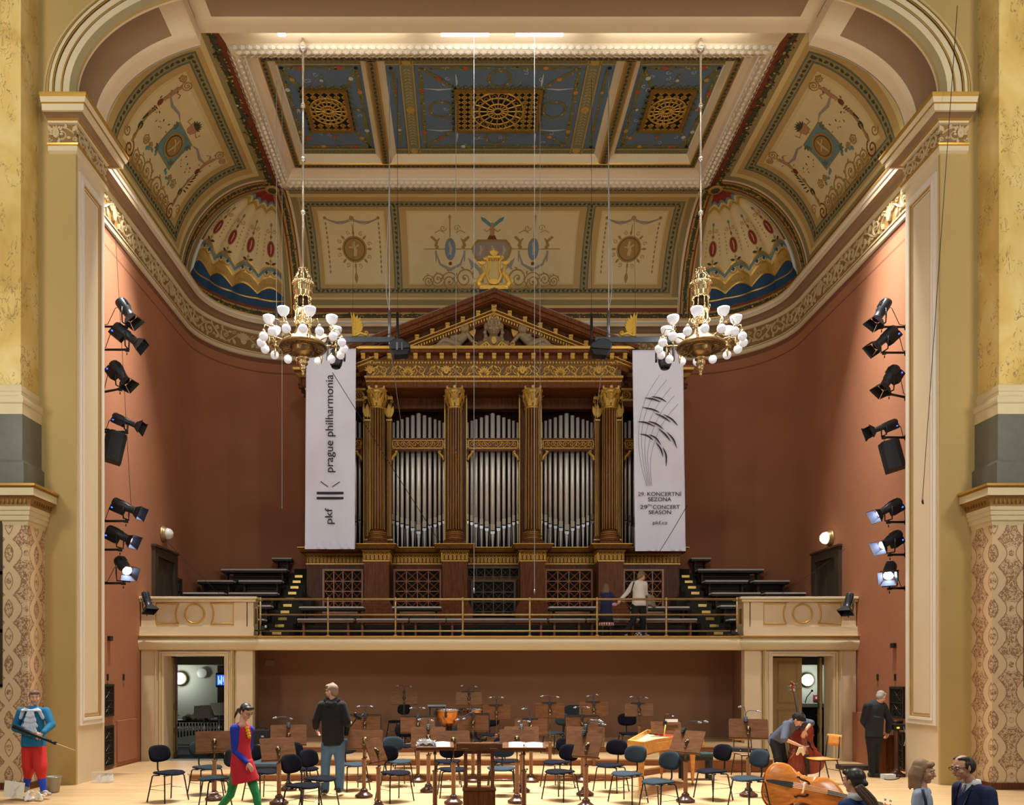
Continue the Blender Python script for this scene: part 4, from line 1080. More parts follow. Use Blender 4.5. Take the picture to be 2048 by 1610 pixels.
# ================================================================== organic modelling: limbs united into one skin
def limb(mb,p1,p2,r1,r2,fl=1.0,ax=None,seg=12,flat=False):
 """tapered capsule; ax = sideways direction that keeps radius r, the other way is r * fl"""
 p1,p2=Vector(p1),Vector(p2); t=p2 - p1; L=t.length
 if L < 1e-6: t=Vector((0,0,1)); L=1e-6
 t=t.normalized()
 u=Vector(ax) if ax is not None else (Vector((1,0,0)) if abs(t.x) < .9 else Vector((0,1,0)))
 u=(u - t*u.dot(t)).normalized(); w=t.cross(u)
 rings=[]
 for k in range(4):
  a=pi / 2*(1 - k / 4); rings.append((-r1*sin(a),r1*cos(a)))
 rings[0]=(-r1,0.001)
 rings.append((0,r1)); rings.append((L,r2))
 for k in range(1,5):
  a=pi / 2*k / 4; rings.append((L+r2*sin(a),max(.001,r2*cos(a))))
 if flat: rings=[(0,.01),(0,r1),(L,r2),(L,.01)]
 vs=[]; fs=[]; n=len(rings)
 for (d,r) in rings:
  for k in range(seg):
   a=2*pi*k / seg; vs.append(p1+t*d+u*(r*cos(a))+w*(r*fl*sin(a)))
 for i in range(n - 1):
  for k in range(seg):
   k2=(k+1) % seg; fs.append((i*seg+k,i*seg+k2,(i+1)*seg+k2,(i+1)*seg+k))
 fs.append(tuple(reversed(range(seg)))); fs.append(tuple((n - 1)*seg+k for k in range(seg)))
 mb.add(vs,fs,0,True)
def fuse(mb,name,m,parent=None,voxel=.009,smooth=4,fac=.5):
 """unite everything in the builder into one continuous smooth surface"""
 me = bpy.data.meshes.new('tmp'); me.from_pydata(mb.v, [], mb.f); me.update()
 o = bpy.data.objects.new('tmp', me); COL.objects.link(o)
 r = o.modifiers.new('r', 'REMESH'); r.mode = 'VOXEL'; r.voxel_size = voxel; r.use_smooth_shade = True
 if smooth:
  s = o.modifiers.new('s', 'SMOOTH'); s.factor = fac; s.iterations = smooth
 dg=bpy.context.evaluated_depsgraph_get(); ev=o.evaluated_get(dg)
 out=bpy.data.meshes.new_from_object(ev)
 bpy.data.objects.remove(o); bpy.data.meshes.remove(me)
 out.name=name; out.materials.clear()
 for mm in (m if isinstance(m,(list,tuple)) else [m]): out.materials.append(mm)
 for p in out.polygons: p.use_smooth=True
 q=bpy.data.objects.new(name,out); COL.objects.link(q)
 if parent is not None: q.parent=parent
 return q
# ================================================================== wings, balcony, doors, side tiers
YG = 18.8                       # front plane of wings and balcony
XI = 5.78                       # inner edge of the wings
ZL = 2.94                       # gallery floor
M_RECESS=M_BROWNWALL
M_DOORO = make_wood('ochre_painted_door', (150, 124, 78), (160, 134, 88), .6)
for side,sd in SIDES:
 S=lambda x,y,z,sd=sd: (x*(-sd),y,z)
 def sb(b,x0,x1,y0,y1,z0,z1,m=0,S=S):
  p=[S(x0,y0,z0),S(x1,y0,z0),S(x1,y1,z0),S(x0,y1,z0),S(x0,y0,z1),S(x1,y0,z1),S(x1,y1,z1),S(x0,y1,z1)]
  b.add(p,[(0,3,2,1),(4,5,6,7),(0,1,5,4),(1,2,6,5),(2,3,7,6),(3,0,4,7)],m)
 # wing wall with a doorway
 dx0,dx1=(-7.87,-6.45); dzt=2.47
 b=MB()
 out=[(-8.42,0),(dx0,0),(dx0,dzt),(dx1,dzt),(dx1,0),(-XI,0),(-XI,ZL - .3),(-8.42,ZL - .3)]
 b.prism(out,lambda u,v,h: S(u,YG+.06+h,v),.16,0)
 sb(b,-8.40,-8.06,YG,YG+.06,0,ZL - .33,0); sb(b,-6.16,-XI,YG,YG+.06,0,ZL - .33,0)
 # architrave
 for (q,w,hh,mi) in ((.0,.07,.05,0),(.07,.03,.075,1),(.10,.07,.04,0),(.17,.02,.09,1)):
  sb(b,dx0 - q - w,dx0 - q,YG+.06 - hh,YG+.06,0,dzt+q,mi); sb(b,dx1+q,dx1+q+w,YG+.06 - hh,YG+.06,0,dzt+q,mi)
  sb(b,dx0 - q - w,dx1+q+w,YG+.06 - hh,YG+.06,dzt+q,dzt+q+w,mi)
 sb(b,-8.0,-7.92,YG+.0,YG+.06,0,ZL - .33,3); sb(b,-6.3,-6.22,YG+.0,YG+.06,0,ZL - .33,3)
 # side return into the recess
 b.add([S(-XI,YG+.06,-.0),S(-6.1,20.6,0),S(-6.1,20.6,ZL - .3),S(-XI,YG+.06,ZL - .3)],[(0,1,2,3)],2)
 struct('wall_%s_wing' % side, b, [M_PINK, M_CREAM, M_RECESS, M_OLIVE], 'beige wing wall with a doorway on the %s of the platform' % side)
 # moulded ledge
 b=MB()
 prof=[(0,ZL - .34),(.06,ZL - .33),(.08,ZL - .3),(.1,ZL - .26),(.13,ZL - .2),(.14,ZL - .14),(.12,ZL - .09),(.08,ZL - .07),(.08,ZL - .04),(.12,ZL - .03),(.15,ZL),(.0,ZL)]
 pmx=[1,0,0,0,0,0,0,2,2,1,0]
 o_=len(b.v); pth=lambda q: [(-8.42,YG - q),(-XI+q,YG - q),(-XI+q,YG+.35)]
 for q,z in prof:
  for x,y in pth(q): b.v.append(S(x,y,z))
 for j in range(len(prof) - 1):
  for i in range(2):
   b.f.append((o_+j*3+i,o_+j*3+i+1,o_+(j+1)*3+i+1,o_+(j+1)*3+i)); b.mi.append(pmx[j]); b.sm.append(j in (1,2,3,4,5,6))
 trim(b, [M_CREAM, M_GOLDP, M_OLIVE], 'rounded ledge under the %s box parapet' % side)
 # parapet with gilt frames
 t = thing('box_parapet', 'beige balustrade panel with gilt frames and ring on the %s wing' % side, 'parapet', (0, 0, 0), 0, None)
 b=MB()
 sb(b,-8.40,-5.92,YG+.02,YG+.2,ZL,3.74,0); sb(b,-5.92,-XI+.02,YG,YG+.42,ZL,3.74,0)
 sb(b,-8.4,-8.05,YG,YG+.02,ZL,3.74,0); sb(b,-6.22,-5.9,YG,YG+.02,ZL,3.74,0)
 sb(b,-8.42,-5.74,YG - .06,YG+.2,ZL,ZL+.1,0); sb(b,-8.42,-5.74,YG - .04,YG+.2,ZL+.1,ZL+.22,0)
 for k in range(1): sb(b,-5.77,-5.755,YG+.12,YG+.3,ZL+.3,3.6,1)
 b.build('wall', [M_PINK, M_GOLDP], t)
 b=MB(); sb(b,-8.42,-5.66,YG - .1,YG+.3,3.80,3.86,0); sb(b,-8.42,-5.70,YG - .06,YG+.26,3.74,3.80,0); sb(b,-5.9,-5.66,YG+.3,YG+.5,3.8,3.86,0)
 bevel(b.build('coping', M_CREAM, t), .012)
 fn=lambda u,v,h,S=S: S(u,YG+.02 - h,v)
 zc=3.465; xc=-(7.14); r_=.225
 def frame_poly(e):
  xo=xc+e*.92; cxx=xc
  a0=math.asin(.235 / .41); pts=[]
  arc_=[(cxx+e*.44*cos(a),zc+.44*sin(a)) for a in lsp(-.57,.57,9)]
  xo=xc+e*.91
  return [(xo,zc - .237)]+arc_+[(xo,zc+.237),(xo,zc - .237)]
 for e in (-1,1):
  b = MB(); b.ribbon(frame_poly(e), .035, fn, .03, 0, 0, True); b.build('gilt_frame', M_GOLDP, t)
 b = MB(); b.ribbon(arcp(xc, zc, r_, 0, 2 * pi + .001, 33), .04, fn, .035, 0, 0, True); b.build('gilt_ring', M_GOLDP, t)
# recess under the balcony
b=MB(); b.box(-6.15,6.15,20.6,20.7,.3,2.75,0); b.box(-6.15,6.15,18.86,20.6,2.66,2.72,1)
struct('wall_recess', b, [M_BROWNWALL, M_BROWNWALL], 'brown fabric wall under the balcony')
b=MB()
prof=[(0,ZL - .34),(.05,ZL - .33),(.07,ZL - .3),(.09,ZL - .26),(.12,ZL - .2),(.13,ZL - .14),(.11,ZL - .09),(.07,ZL - .07),(.07,ZL - .04),(.1,ZL - .03),(.12,ZL),(-.3,ZL)]
o_=len(b.v)
for q,z in prof:
 for x in (-XI,-3,0,3,XI): b.v.append((x,YG+.03 - q,z))
for j in range(len(prof) - 1):
 for i in range(4): b.f.append((o_+j*5+i,o_+j*5+i+1,o_+(j+1)*5+i+1,o_+(j+1)*5+i)); b.mi.append([1,0,0,0,0,0,0,2,2,1,0][j]); b.sm.append(1 < j < 7)
trim(b, [M_CREAM, M_GOLDP, M_OLIVE], 'rounded ledge along the front of the organ balcony')
b = MB(); b.box(-8.42, 8.42, YG + .1, 24.3, ZL - .25, ZL, 0); b.box(-XI, XI, YG, YG + .1, ZL - .3, ZL - .26, 0); struct('floor_balcony', b, [M_DKGREEN], 'dark floor of the organ balcony')
# small socket plates and box
t = tag(MB().box(-.12, .12, -.02, 0, -.07, .07, 0).build('wall_box', [mat('beige_switch_box', (150, 128, 92), .5)], None, P(540, 1326, 20.59)), 'beige socket box high on the brown recess wall at left', 'socket box')
# ---- brass balcony rail
t = thing('balcony_rail', 'three-bar brass rail along the front of the organ balcony', 'railing')
zr=[PZ(1198.5,YG),PZ(1229.5,YG),PZ(1262,YG)]
x0,x1=PX(521,YG),PX(1474,YG)
for z,r_ in zip(zr,(.028,.022,.022)):
 b = MB(); b.tube([(x0, YG, z), (x1, YG, z)], r_, 10); b.build('rail', M_BRASS, t)
for px_ in (521,656,791,925.5,1059.5,1194,1332.5,1474):
 x=PX(px_,YG); b=MB(); b.tube([(x,YG,ZL),(x,YG,zr[0])],.024,10)
 for z in zr: b.ball((x,YG,z),.036,10,6)
 b.ball((x, YG, zr[0] + .02), .03, 10, 6); b.lathe([(.05, 0), (.05, .015), (.028, .03)], (x, YG, ZL), 12); b.build('post', M_BRASS, t)
# ---- side tiers with benches, and stairs
TY=[19.9,20.7,21.5,22.3,23.1,23.9]
TZ=[3.36,3.77,4.18,4.60,5.02,5.46]
def wall_x(Y):
 return XW - .06 if Y < YC else XC+sqrt(max(0,(RC - .06) ** 2 - (Y - YC) ** 2))
for side,sd in SIDES:
 for k in range(6):
  zf=TZ[k] - .44; yy0=TY[k] - .42
  xo=wall_x(yy0+.1)
  b=MB(); b.box(min(sd*xo,sd*5.0),max(sd*xo,sd*5.0),yy0,24.25,ZL - .02 if k else ZL,zf,0) if zf > ZL+.01 else None
  if zf > ZL+.01:
   struct('floor_tier_%s_%d' % (side, k), b, [M_DKGREEN], 'dark carpeted tier %d of the %s choir seats' % (k, side))
def bench_mesh(L,style):
 """seat bench seen from the front: cushion, timber seat board, end brackets, rail"""
 bs=MB(); bs.box(-L / 2,L / 2,-.19,.15,0,.05); cu=bs
 bb=MB(); bb.box(-L / 2+.01,L / 2 - .01,-.15,.2,-.05,0)
 lg=MB(); lg.prism([(-.1,-.42),(.12,-.42),(.13,-.05),(-.14,-.05),(-.1,-.12)],lambda u,v,h: (h,u,v),.05)
 rl=MB(); rl.box(-L / 2+.1,L / 2 - .1,.06,.09,-.3,-.2); rl.box(-L / 2+.1,L / 2 - .1,.08,.1,-.16,-.12)
 bk=MB(); bk.box(-L / 2+.02,L / 2 - .02,.2,.225,.02,.07)
 return bs,bb,lg,rl,bk
BCACHE={}
M_BENCHD = mat('dark_bench_timber', (44, 30, 22), .6, var=.2, vscale=8)
def bench(x0,x1,Y,Z,label,group,wood=False,zlow=.44):
 L=round(abs(x1 - x0),1); key=(L,wood)
 if key not in BCACHE:
  t = thing('choir_bench', label, 'bench', (0, 0, 0), 0, group)
  bs,bb,lg,rl,bk=bench_mesh(L,0)
  bevel(bs.build('cushion', M_CUSH, t), .02, 3)
  bb.build('seat_board', M_BENCHW if wood else M_BENCHD, t); rl.build('rail', M_BENCHD, t)
  if wood: bk.build('back_ledge', M_CHERRY, t)
  l0 = lg.build('leg', M_BENCHW if wood else M_BENCHD, t); l0.location.x = -L / 2 + .12
  for xx in ([L / 2 - .17] if L < 1.2 else [L / 2 - .17]):
   l1=l0.copy(); COL.objects.link(l1); l1.location.x=xx
  t.location=((x0+x1) / 2,Y,Z); BCACHE[key]=t; return t
 return dup(BCACHE[key],((x0+x1) / 2,Y,Z),0,label,group)
rows={0: (513,548),1: (513,546),2: (382,562),3: (399,570),4: (450,579),5: (548,606)}
ordn = ['lowest', 'second', 'third', 'fourth', 'fifth', 'topmost']
for side,sd in SIDES:
 for k in range(6):
  Y=TY[k]; xo=wall_x(Y+.2) - .05; xi=5.72+.04*k
  if xo - xi < .3: continue
  if xo - xi > 2.0:
   xm_=(xo+xi) / 2+.1
   bench(sd * xo, sd * (xm_ + .06), Y, TZ[k], 'dark choir bench by the %s wall, outer one of the %s row' % (side, ordn[k]), 'dark choir benches on the side tiers')
   bench(sd * (xm_ - .06), sd * xi, Y, TZ[k], 'dark choir bench by the %s stairs, inner one of the %s row' % (side, ordn[k]), 'dark choir benches on the side tiers')
  else:
   bench(sd * xo, sd * xi, Y, TZ[k], 'dark choir bench of the %s row, beside the %s stairs' % (ordn[k], side), 'dark choir benches on the side tiers')
# stairs between organ and tiers
st=[(551,1269),(559,1257),(566,1244),(571,1232),(576,1218.6),(582,1206),(588,1194),(592,1181),(598,1168.5),(601,1157)]
M_PLATE = mat('brass_step_plate', (190, 160, 90), .3, .8)
for side,sd in SIDES:
 t = thing('balcony_stair', 'dark stair climbing beside the organ on the %s, brass row plates on its risers' % side, 'stairs')
 for k in range(11):
  Y=19.35+k*.42; z1=ZL+.06+k*.205+.1
  b=MB(); xa,xb=(5.05 if Y < 21.3 else 5.25 if Y > 21.6 else 5.25),5.62+.02*k
  b.box(min(sd * xa, sd * xb), max(sd * xa, sd * xb), Y, Y + .44, ZL, z1, 0); s_ = b.build('step', M_DKGREEN, t)
  if k < 10:
   b = MB(); xc_ = sd * (5.34 + .028 * k); b.box(xc_ - .11, xc_ + .11, Y - .012, Y, z1 - .1, z1 - .03, 0); b.build('row_plate', M_PLATE, s_)
# ---- stage-level doorways, the rooms behind them
M_ROOM = mat('grey_green_room_paint', (120, 122, 106), .8)
M_ROOMW = mat('pale_room_paint', (186, 190, 168), .8)
M_LAMPW = mat('lit_opal_glass', (240, 245, 255), .3, emit=(214, 226, 255), estr=7)
for side,sd in SIDES:
 S=lambda x,y,z,sd=sd: (x*(-sd),y,z)
 b=MB()
 xr0,xr1=-11.0,-6.2
 Yb=22.6; zt=2.62
 def q(a,b_,c,d,m): b.add([S(*a),S(*b_),S(*c),S(*d)],[(0,1,2,3)],m)
 q((xr0,19.3,0.001),(xr1,19.3,0.001),(xr1,Yb,0.001),(xr0,Yb,0.001),2)
 q((xr0,Yb,0),(xr1,Yb,0),(xr1,Yb,zt),(xr0,Yb,zt),1)
 q((xr1,19.3,0),(xr1,Yb,0),(xr1,Yb,zt),(xr1,19.3,zt),0); q((xr0,19.3,0),(xr0,Yb,0),(xr0,Yb,zt),(xr0,19.3,zt),1)
 q((xr0,19.3,0),(dx0,19.3,0),(dx0,19.3,zt),(xr0,19.3,zt),0); q((dx1,19.3,0),(xr1,19.3,0),(xr1,19.3,zt),(dx1,19.3,zt),0)
 q((xr0,19.3,zt),(xr1,19.3,zt),(xr1,Yb,zt),(xr0,Yb,zt),0)
 q((xr0,21.6,2.3),(xr1,21.6,2.3),(xr1,21.6,zt),(xr0,21.6,zt),0)
 # reveal of the doorway
 q((dx0,YG+.22,0),(dx0,19.3,0),(dx0,19.3,dzt),(dx0,YG+.22,dzt),3); q((dx1,YG+.22,0),(dx1,19.3,0),(dx1,19.3,dzt),(dx1,YG+.22,dzt),3)
 q((dx0,YG+.22,dzt),(dx1,YG+.22,dzt),(dx1,19.3,dzt),(dx0,19.3,dzt),3)
 trim(b, [M_ROOM, M_ROOMW, mat('room_floor', (60, 56, 48), .7), M_CREAM], 'room seen through the %s stage doorway' % side)
def door_leaf(w, h, name='door_leaf'):
 t = thing(name, 'x', 'door')
 b = MB(); b.box(0, w, 0, .045, 0, h, 0); bevel(b.build('panel', M_DOORO, t), .004)
 for (z0,z1) in ((.12,.62),(.74,1.2),(1.32,h - .1)):
  b=MB()
  for q,hh in ((0,.012),(.03,.02)):
   for (a,c,d,e) in ((.09+q,w - .09 - q,z0+q,z0+q+.02),(.09+q,w - .09 - q,z1 - q - .02,z1 - q),(.09+q,.11+q,z0+q+.02,z1 - q - .02),(w - .11 - q,w - .09 - q,z0+q+.02,z1 - q - .02)):
    b.box(a,c,-hh,0,d,e,0); b.box(a,c,.045,.045+hh,d,e,0)
  b.build('moulding', M_DOORO, t)
 b = MB(); b.tube([(w - .06, -.05, 1.02), (w - .06, .09, 1.02)], .012, 8); b.tube([(w - .06, -.05, 1.02), (w - .16, -.05, 1.02)], .01, 8); b.build('handle', M_BRASS, t)
 return t
d1 = door_leaf(.7, 2.44); d1.location = (dx0 + .03, 19.32, 0); d1.rotation_euler = (0, 0, R(101)); d1['label'] = 'ochre panelled door leaf folded back in the left stage doorway'
d2 = dup(d1, (-dx1 + .02, 19.05, 0), 0, 'closed ochre door leaf in the left half of the right stage doorway'); d2.location = (PX(1546, 19.32), 19.32, 0)
d3 = dup(d1, (-dx0 - .03, 19.34, 0), R(70), 'ochre panelled door leaf folded back at the right jamb of the right doorway')
# upper doors in the side walls, dark oak in a broad frame
for side,sd in SIDES:
 ya,yb=(PXY := None,None) if False else (0,0)
 # left edge 303 -> nearer, right edge 349 -> farther, on the plane x = -8.42
 sA=(929 - 303) / (XW - .8) if sd < 0 else (1684 - 929) / (XW+.8)
 sB=(929 - 349) / (XW - .8) if sd < 0 else (1629 - 929) / (XW+.8)
 Ya,Yb2=F / sA,F / sB; ztop=4.95
 t = thing('balcony_door', 'dark oak door in a broad frame in the %s red wall above the wing' % side, 'door')
 S=lambda x,y,z,sd=sd: (x*(-sd),y,z)
 def bx(b,x0,x1,y0,y1,z0,z1,m=0,S=S):
  p=[S(x0,y0,z0),S(x1,y0,z0),S(x1,y1,z0),S(x0,y1,z0),S(x0,y0,z1),S(x1,y0,z1),S(x1,y1,z1),S(x0,y1,z1)]
  b.add(p,[(0,3,2,1),(4,5,6,7),(0,1,5,4),(1,2,6,5),(2,3,7,6),(3,0,4,7)],m)
 zt=CZ+(1352 - 1092) / sA
 b=MB(); w=.22
 bx(b,-XW,-XW+.09,Ya,Ya+w,ZL,zt); bx(b,-XW,-XW+.09,Yb2 - w,Yb2,ZL,zt); bx(b,-XW,-XW+.09,Ya+w,Yb2 - w,zt - w,zt); bx(b,-XW,-XW+.12,Ya - .03,Yb2+.03,zt,zt+.05)
 b.build('frame', M_DOORD, t)
 b=MB(); bx(b,-XW+.0,-XW+.02,Ya+w,Yb2 - w,ZL,zt - w); ym_=(Ya+Yb2) / 2
 for (p,q_) in ((Ya+w+.05,ym_ - .03),(ym_+.03,Yb2 - w - .05)):
  bx(b,-XW+.02,-XW+.04,p,q_,ZL+.2,ZL+.8); bx(b,-XW+.02,-XW+.04,p,q_,ZL+.9,zt - w - .1)
 b.build('leaf', M_DOORD, t)
# pierced iron vents in the side walls
def vent(name_label,X,sd,ya,yb,z0,z1):
 t = thing('wall_vent', name_label, 'vent', (0, 0, 0), 0, None)
 M_ = mat('vent_iron', (58, 54, 44), .5, .4)
 b=MB(); x=X; e=-sd
 def bx(y0,y1,za,zb,d0,d1,b): b.box(min(x+e*d0,x+e*d1),max(x+e*d0,x+e*d1),y0,y1,za,zb)
 b.box(min(x + e * .002, x + e * .012), max(x + e * .002, x + e * .012), ya, yb, z0, z1); b.build('backing', M_DARK, t)
 b=MB()
 w=.04
 bx(ya,ya+w,z0,z1,0,.04,b); bx(yb - w,yb,z0,z1,0,.04,b); bx(ya+w,yb - w,z0,z0+w,0,.04,b); bx(ya+w,yb - w,z1 - w,z1,0,.04,b)
 b.build('frame', M_, t)
 b=MB(); n=max(1,int(round((z1 - z0) / .32)))
 for i in range(n):
  za=z0+w+(z1 - z0 - 2*w)*i / n; zb=z0+w+(z1 - z0 - 2*w)*(i+1) / n; zc=(za+zb) / 2
  yc_=(ya+yb) / 2
  bx(ya,yb,zb - .02,zb,.01,.03,b)
  for k in range(8):
   a=k*pi / 4; r_=min(zb - za,yb - ya) / 2
   b.tube([(x+e*.02,yc_,zc),(x+e*.02,yc_+r_*1.2*cos(a),zc+r_*1.0*sin(a))],.008,5)
  b.ball((x+e*.02,yc_,zc),.03,6,4)
 for y in (ya+(yb - ya)*.2,yb - (yb - ya)*.2): bx(y - .008,y+.008,z0,z1,.01,.03,b)
 b.build('lattice', M_, t)
def Yw(px_,sd): return F / ((929 - px_) / (XW - .8)) if sd < 0 else F / ((px_ - 929) / (XW+.8))
ZY=lambda py,Y: PZ(py,Y)
vent('upper iron vent on the red wall behind the left pier', -XW, -1, Yw(205, -1), Yw(225, -1), ZY(1432, 17.3), ZY(1368, 17.3))
vent('lower iron vent on the red wall behind the left pier, by the floor', -XW, -1, Yw(205, -1), Yw(225, -1), ZY(1532, 17.3), ZY(1450, 17.3))
vent('upper iron vent on the red wall right of the man in black', XW, 1, Yw(1810, 1), Yw(1782, 1), ZY(1436, 17.1), ZY(1373, 17.1))
vent('lower iron vent on the red wall behind the cable rack at right', XW, 1, Yw(1810, 1), Yw(1790, 1), ZY(1535, 17.1), ZY(1462, 17.1))
vent('small iron vent beside the left upper oak door', -XW, -1, F / ((929 - 349) / (XW - .8)) + .02, F / ((929 - 362) / (XW - .8)), 3.95, 4.6)
# red service hatch outlines low on the left side wall
t = tag(MB().box(-XW + .002, -XW + .03, Yw(233, -1), Yw(272, -1), .1, 1.02, 0).build('service_hatch', [M_RED]), 'red service hatch flush in the left side wall by the floor', 'hatch')
bevel(t,.006)
for sd,pxx in ((-1,246.5),(-1,214.5),(1,1756),(1,1791)):
 Y = Yw(pxx, sd); o = MB().box(min(sd * XW, sd * (XW - .02)), max(sd * XW, sd * (XW - .02)), Y - .03, Y + .03, PZ(1361, Y), PZ(1348, Y), 0).build('wall_slot', [M_DARK])
 tag(o, {246.5: 'dark upright slot in the left red wall, farther from the pier', 214.5: 'dark upright slot in the left red wall, right at the pier edge', 1756: 'dark upright slot in the right red wall above the man in black', 1791: 'dark upright slot in the right red wall above the iron vent'}[pxx], 'slot')
# red plinth panel behind the man in black
b = MB(); b.box(8.3, XW, 17.25, 18.78, 0, 1.15, 0); trim(b, [M_RED], 'low terracotta boxing along the right side wall')
# ---- half-round wall lamps above the wings
for side, sd, px_, py_ in (('left', -1, 331, 1068), ('right', 1, 1655, 1076)):
 Y=Yw(326 if sd < 0 else 1661,sd); z=PZ(py_,Y)
 t = thing('wall_lamp', 'round opal wall lamp on a brass ring above the %s upper door' % side, 'wall lamp', (sd * XW, Y, z))
 Mx = Matrix.Rotation(R(-90 * sd), 3, 'Y')
 b = MB(); b.lathe([(0, 0), (.2, 0), (.21, .02), (.17, .03), (.19, .05), (.16, .07), (.17, .09), (.14, .1)], (0, 0, 0), 24, 0, Mx); b.build('backplate', M_BRASS, t)
 b=MB(); b.lathe([(.14,.09),(.15,.12),(.13,.19),(.08,.24),(0,.26)],(0,0,0),20,0,Mx)
 b.build('globe', mat('opal_glass', (225, 225, 220), .3) if sd < 0 else mat('lit_wall_globe', (255, 240, 220), .3, emit=(255, 226, 190), estr=5), t)
# ================================================================== the organ
ORG = thing('pipe_organ', 'large walnut and gilt pipe organ with pediment, columns and silver pipes', 'pipe organ', (0, 22.2, ZL))
OY=22.2
def op(mb, name, mats, parent=ORG, dz=0.0):        # parts are modelled in world space, then set under the organ
 o=mb.build(name,mats,parent);
 if parent is ORG: o.matrix_parent_inverse=Matrix.Translation(-Vector(ORG.location)); o.location.z=dz
 return o
def OZ(py,Y=22.0): return PZ(py,Y)
XCOL=(-3.205,-1.068,1.068,3.205)
YC0, YR, YPd = 22.08, 22.45, 21.82     # column axis, recessed front, pedestal front
# walnut body
b=MB()
b.box(-5.23,5.23,YR,24.2,3.3,5.14,0)
for (xa,xb) in ((-5.23,-5.0),(-3.6,-2.86),(-1.35,-.74),(.74,1.35),(2.86,3.6),(5.0,5.23)): b.box(xa,xb,YR - .02,23.6,5.5,9.95,0)
b.box(-5.23,5.23,23.5,24.2,5.1,10.6,1); b.box(-5.23,-5.1,22.5,24.2,5.1,10.0,0); b.box(5.1,5.23,22.5,24.2,5.1,10.0,0)
b.box(-3.55,3.55,22.2,24.2,9.9,10.86,0); b.box(-5.2,5.2,22.75,24.2,9.6,10.5,0)
op(b, 'case', [M_WALNUT, M_DARK])
for k,xc in enumerate(XCOL):
 b=MB(); b.box(xc - .34,xc+.34,YPd+.04,YR,3.3,5.14,0)
 w=[(.34,4.05),(.36,4.03),(.38,3.98),(.42,3.95),(.42,3.91),(.45,3.88),(.45,3.83),(.49,3.79),(.49,3.3)]
 for i in range(len(w) - 1):
  pass
 o_=len(b.v)
 for q,z in w: b.v += [(xc - q,YR,z),(xc - q,YPd+.38 - q,z),(xc+q,YPd+.38 - q,z),(xc+q,YR,z)]
 for j in range(len(w) - 1):
  for i in range(3): b.f.append((o_+j*4+i,o_+(j+1)*4+i,o_+(j+1)*4+i+1,o_+j*4+i+1)); b.mi.append(0); b.sm.append(False)
 op(b, 'pedestal', [M_WALNUT2, M_WALH])
# path round the front (right to left so the normal points to the hall)
def front_path(y_rec,y_prj,hw,xe,cols=XCOL):
 pts=[(xe,24.1),(xe,y_rec)]
 for xc in reversed(cols): pts += [(xc+hw,y_rec),(xc+hw,y_prj),(xc - hw,y_prj),(xc - hw,y_rec)]
 return pts+[(-xe,y_rec),(-xe,24.1)]
b=MB()
prof=[(0,5.12),(.02,5.13),(.02,5.16),(.0,5.16),(.0,5.38),(.04,5.39),(.06,5.43),(.12,5.45),(.16,5.46),(.17,5.52),(.2,5.54),(.22,5.57),(.22,5.59),(-.1,5.59)]
pmz=[1,1,0,0,1,2,0,0,0,1,0,1,0]
pth=front_path(YR,YPd+.04,.34,5.23)
b.sweep(prof,pth,pm=pmz)
b.sweep([(-.1,5.59),(.2,5.59),(.2,5.67),(-.3,5.67)],[(XCOL[0]+.3,22.6)],m=0) if False else None
op(b, 'base_cornice', [M_WALNUT2, M_GOLD, M_DGOLD])
b=MB()
for i in range(len(pth) - 1):              # little gilt arches along the band
 (xa,ya),(xb,yb)=pth[i],pth[i+1]
 if abs(ya - yb) > .01 and i in (0,len(pth) - 2): continue
 L=sqrt((xb - xa) ** 2+(yb - ya) ** 2); n=max(1,int(round(L / .105))); tx,ty=(xb - xa) / L,(yb - ya) / L; nx,ny=-ty,tx
 for k in range(n):
  s0=L*(k+.5) / n; hw=L / n*.28
  f=lambda u,v,h,xa=xa,ya=ya,tx=tx,ty=ty,nx=nx,ny=ny: (xa+tx*u+nx*h,ya+ty*u+ny*h,v)
  b.ribbon([(s0 - hw,5.18)]+arcp(s0,5.3,hw,pi,0,6)+[(s0+hw,5.18)],.03,f,.03,0,0,True)
  b.ribbon([(s0 - L / n / 2,5.17),(s0 - L / n / 2,5.37)],.022,f,.045,0,0,True)
  for q in range(2): b.add([f(s0 - L / n*(.25 - .5*q) - .018,5.39,.05),f(s0 - L / n*(.25 - .5*q)+.018,5.39,.05),f(s0 - L / n*(.25 - .5*q)+.018,5.425,.08),f(s0 - L / n*(.25 - .5*q) - .018,5.425,.08)],[(0,1,2,3)],0)
op(b, 'base_arcade', [M_GOLD])
M_LATT = make_wood('lattice_walnut', (134, 78, 42), (160, 98, 56))
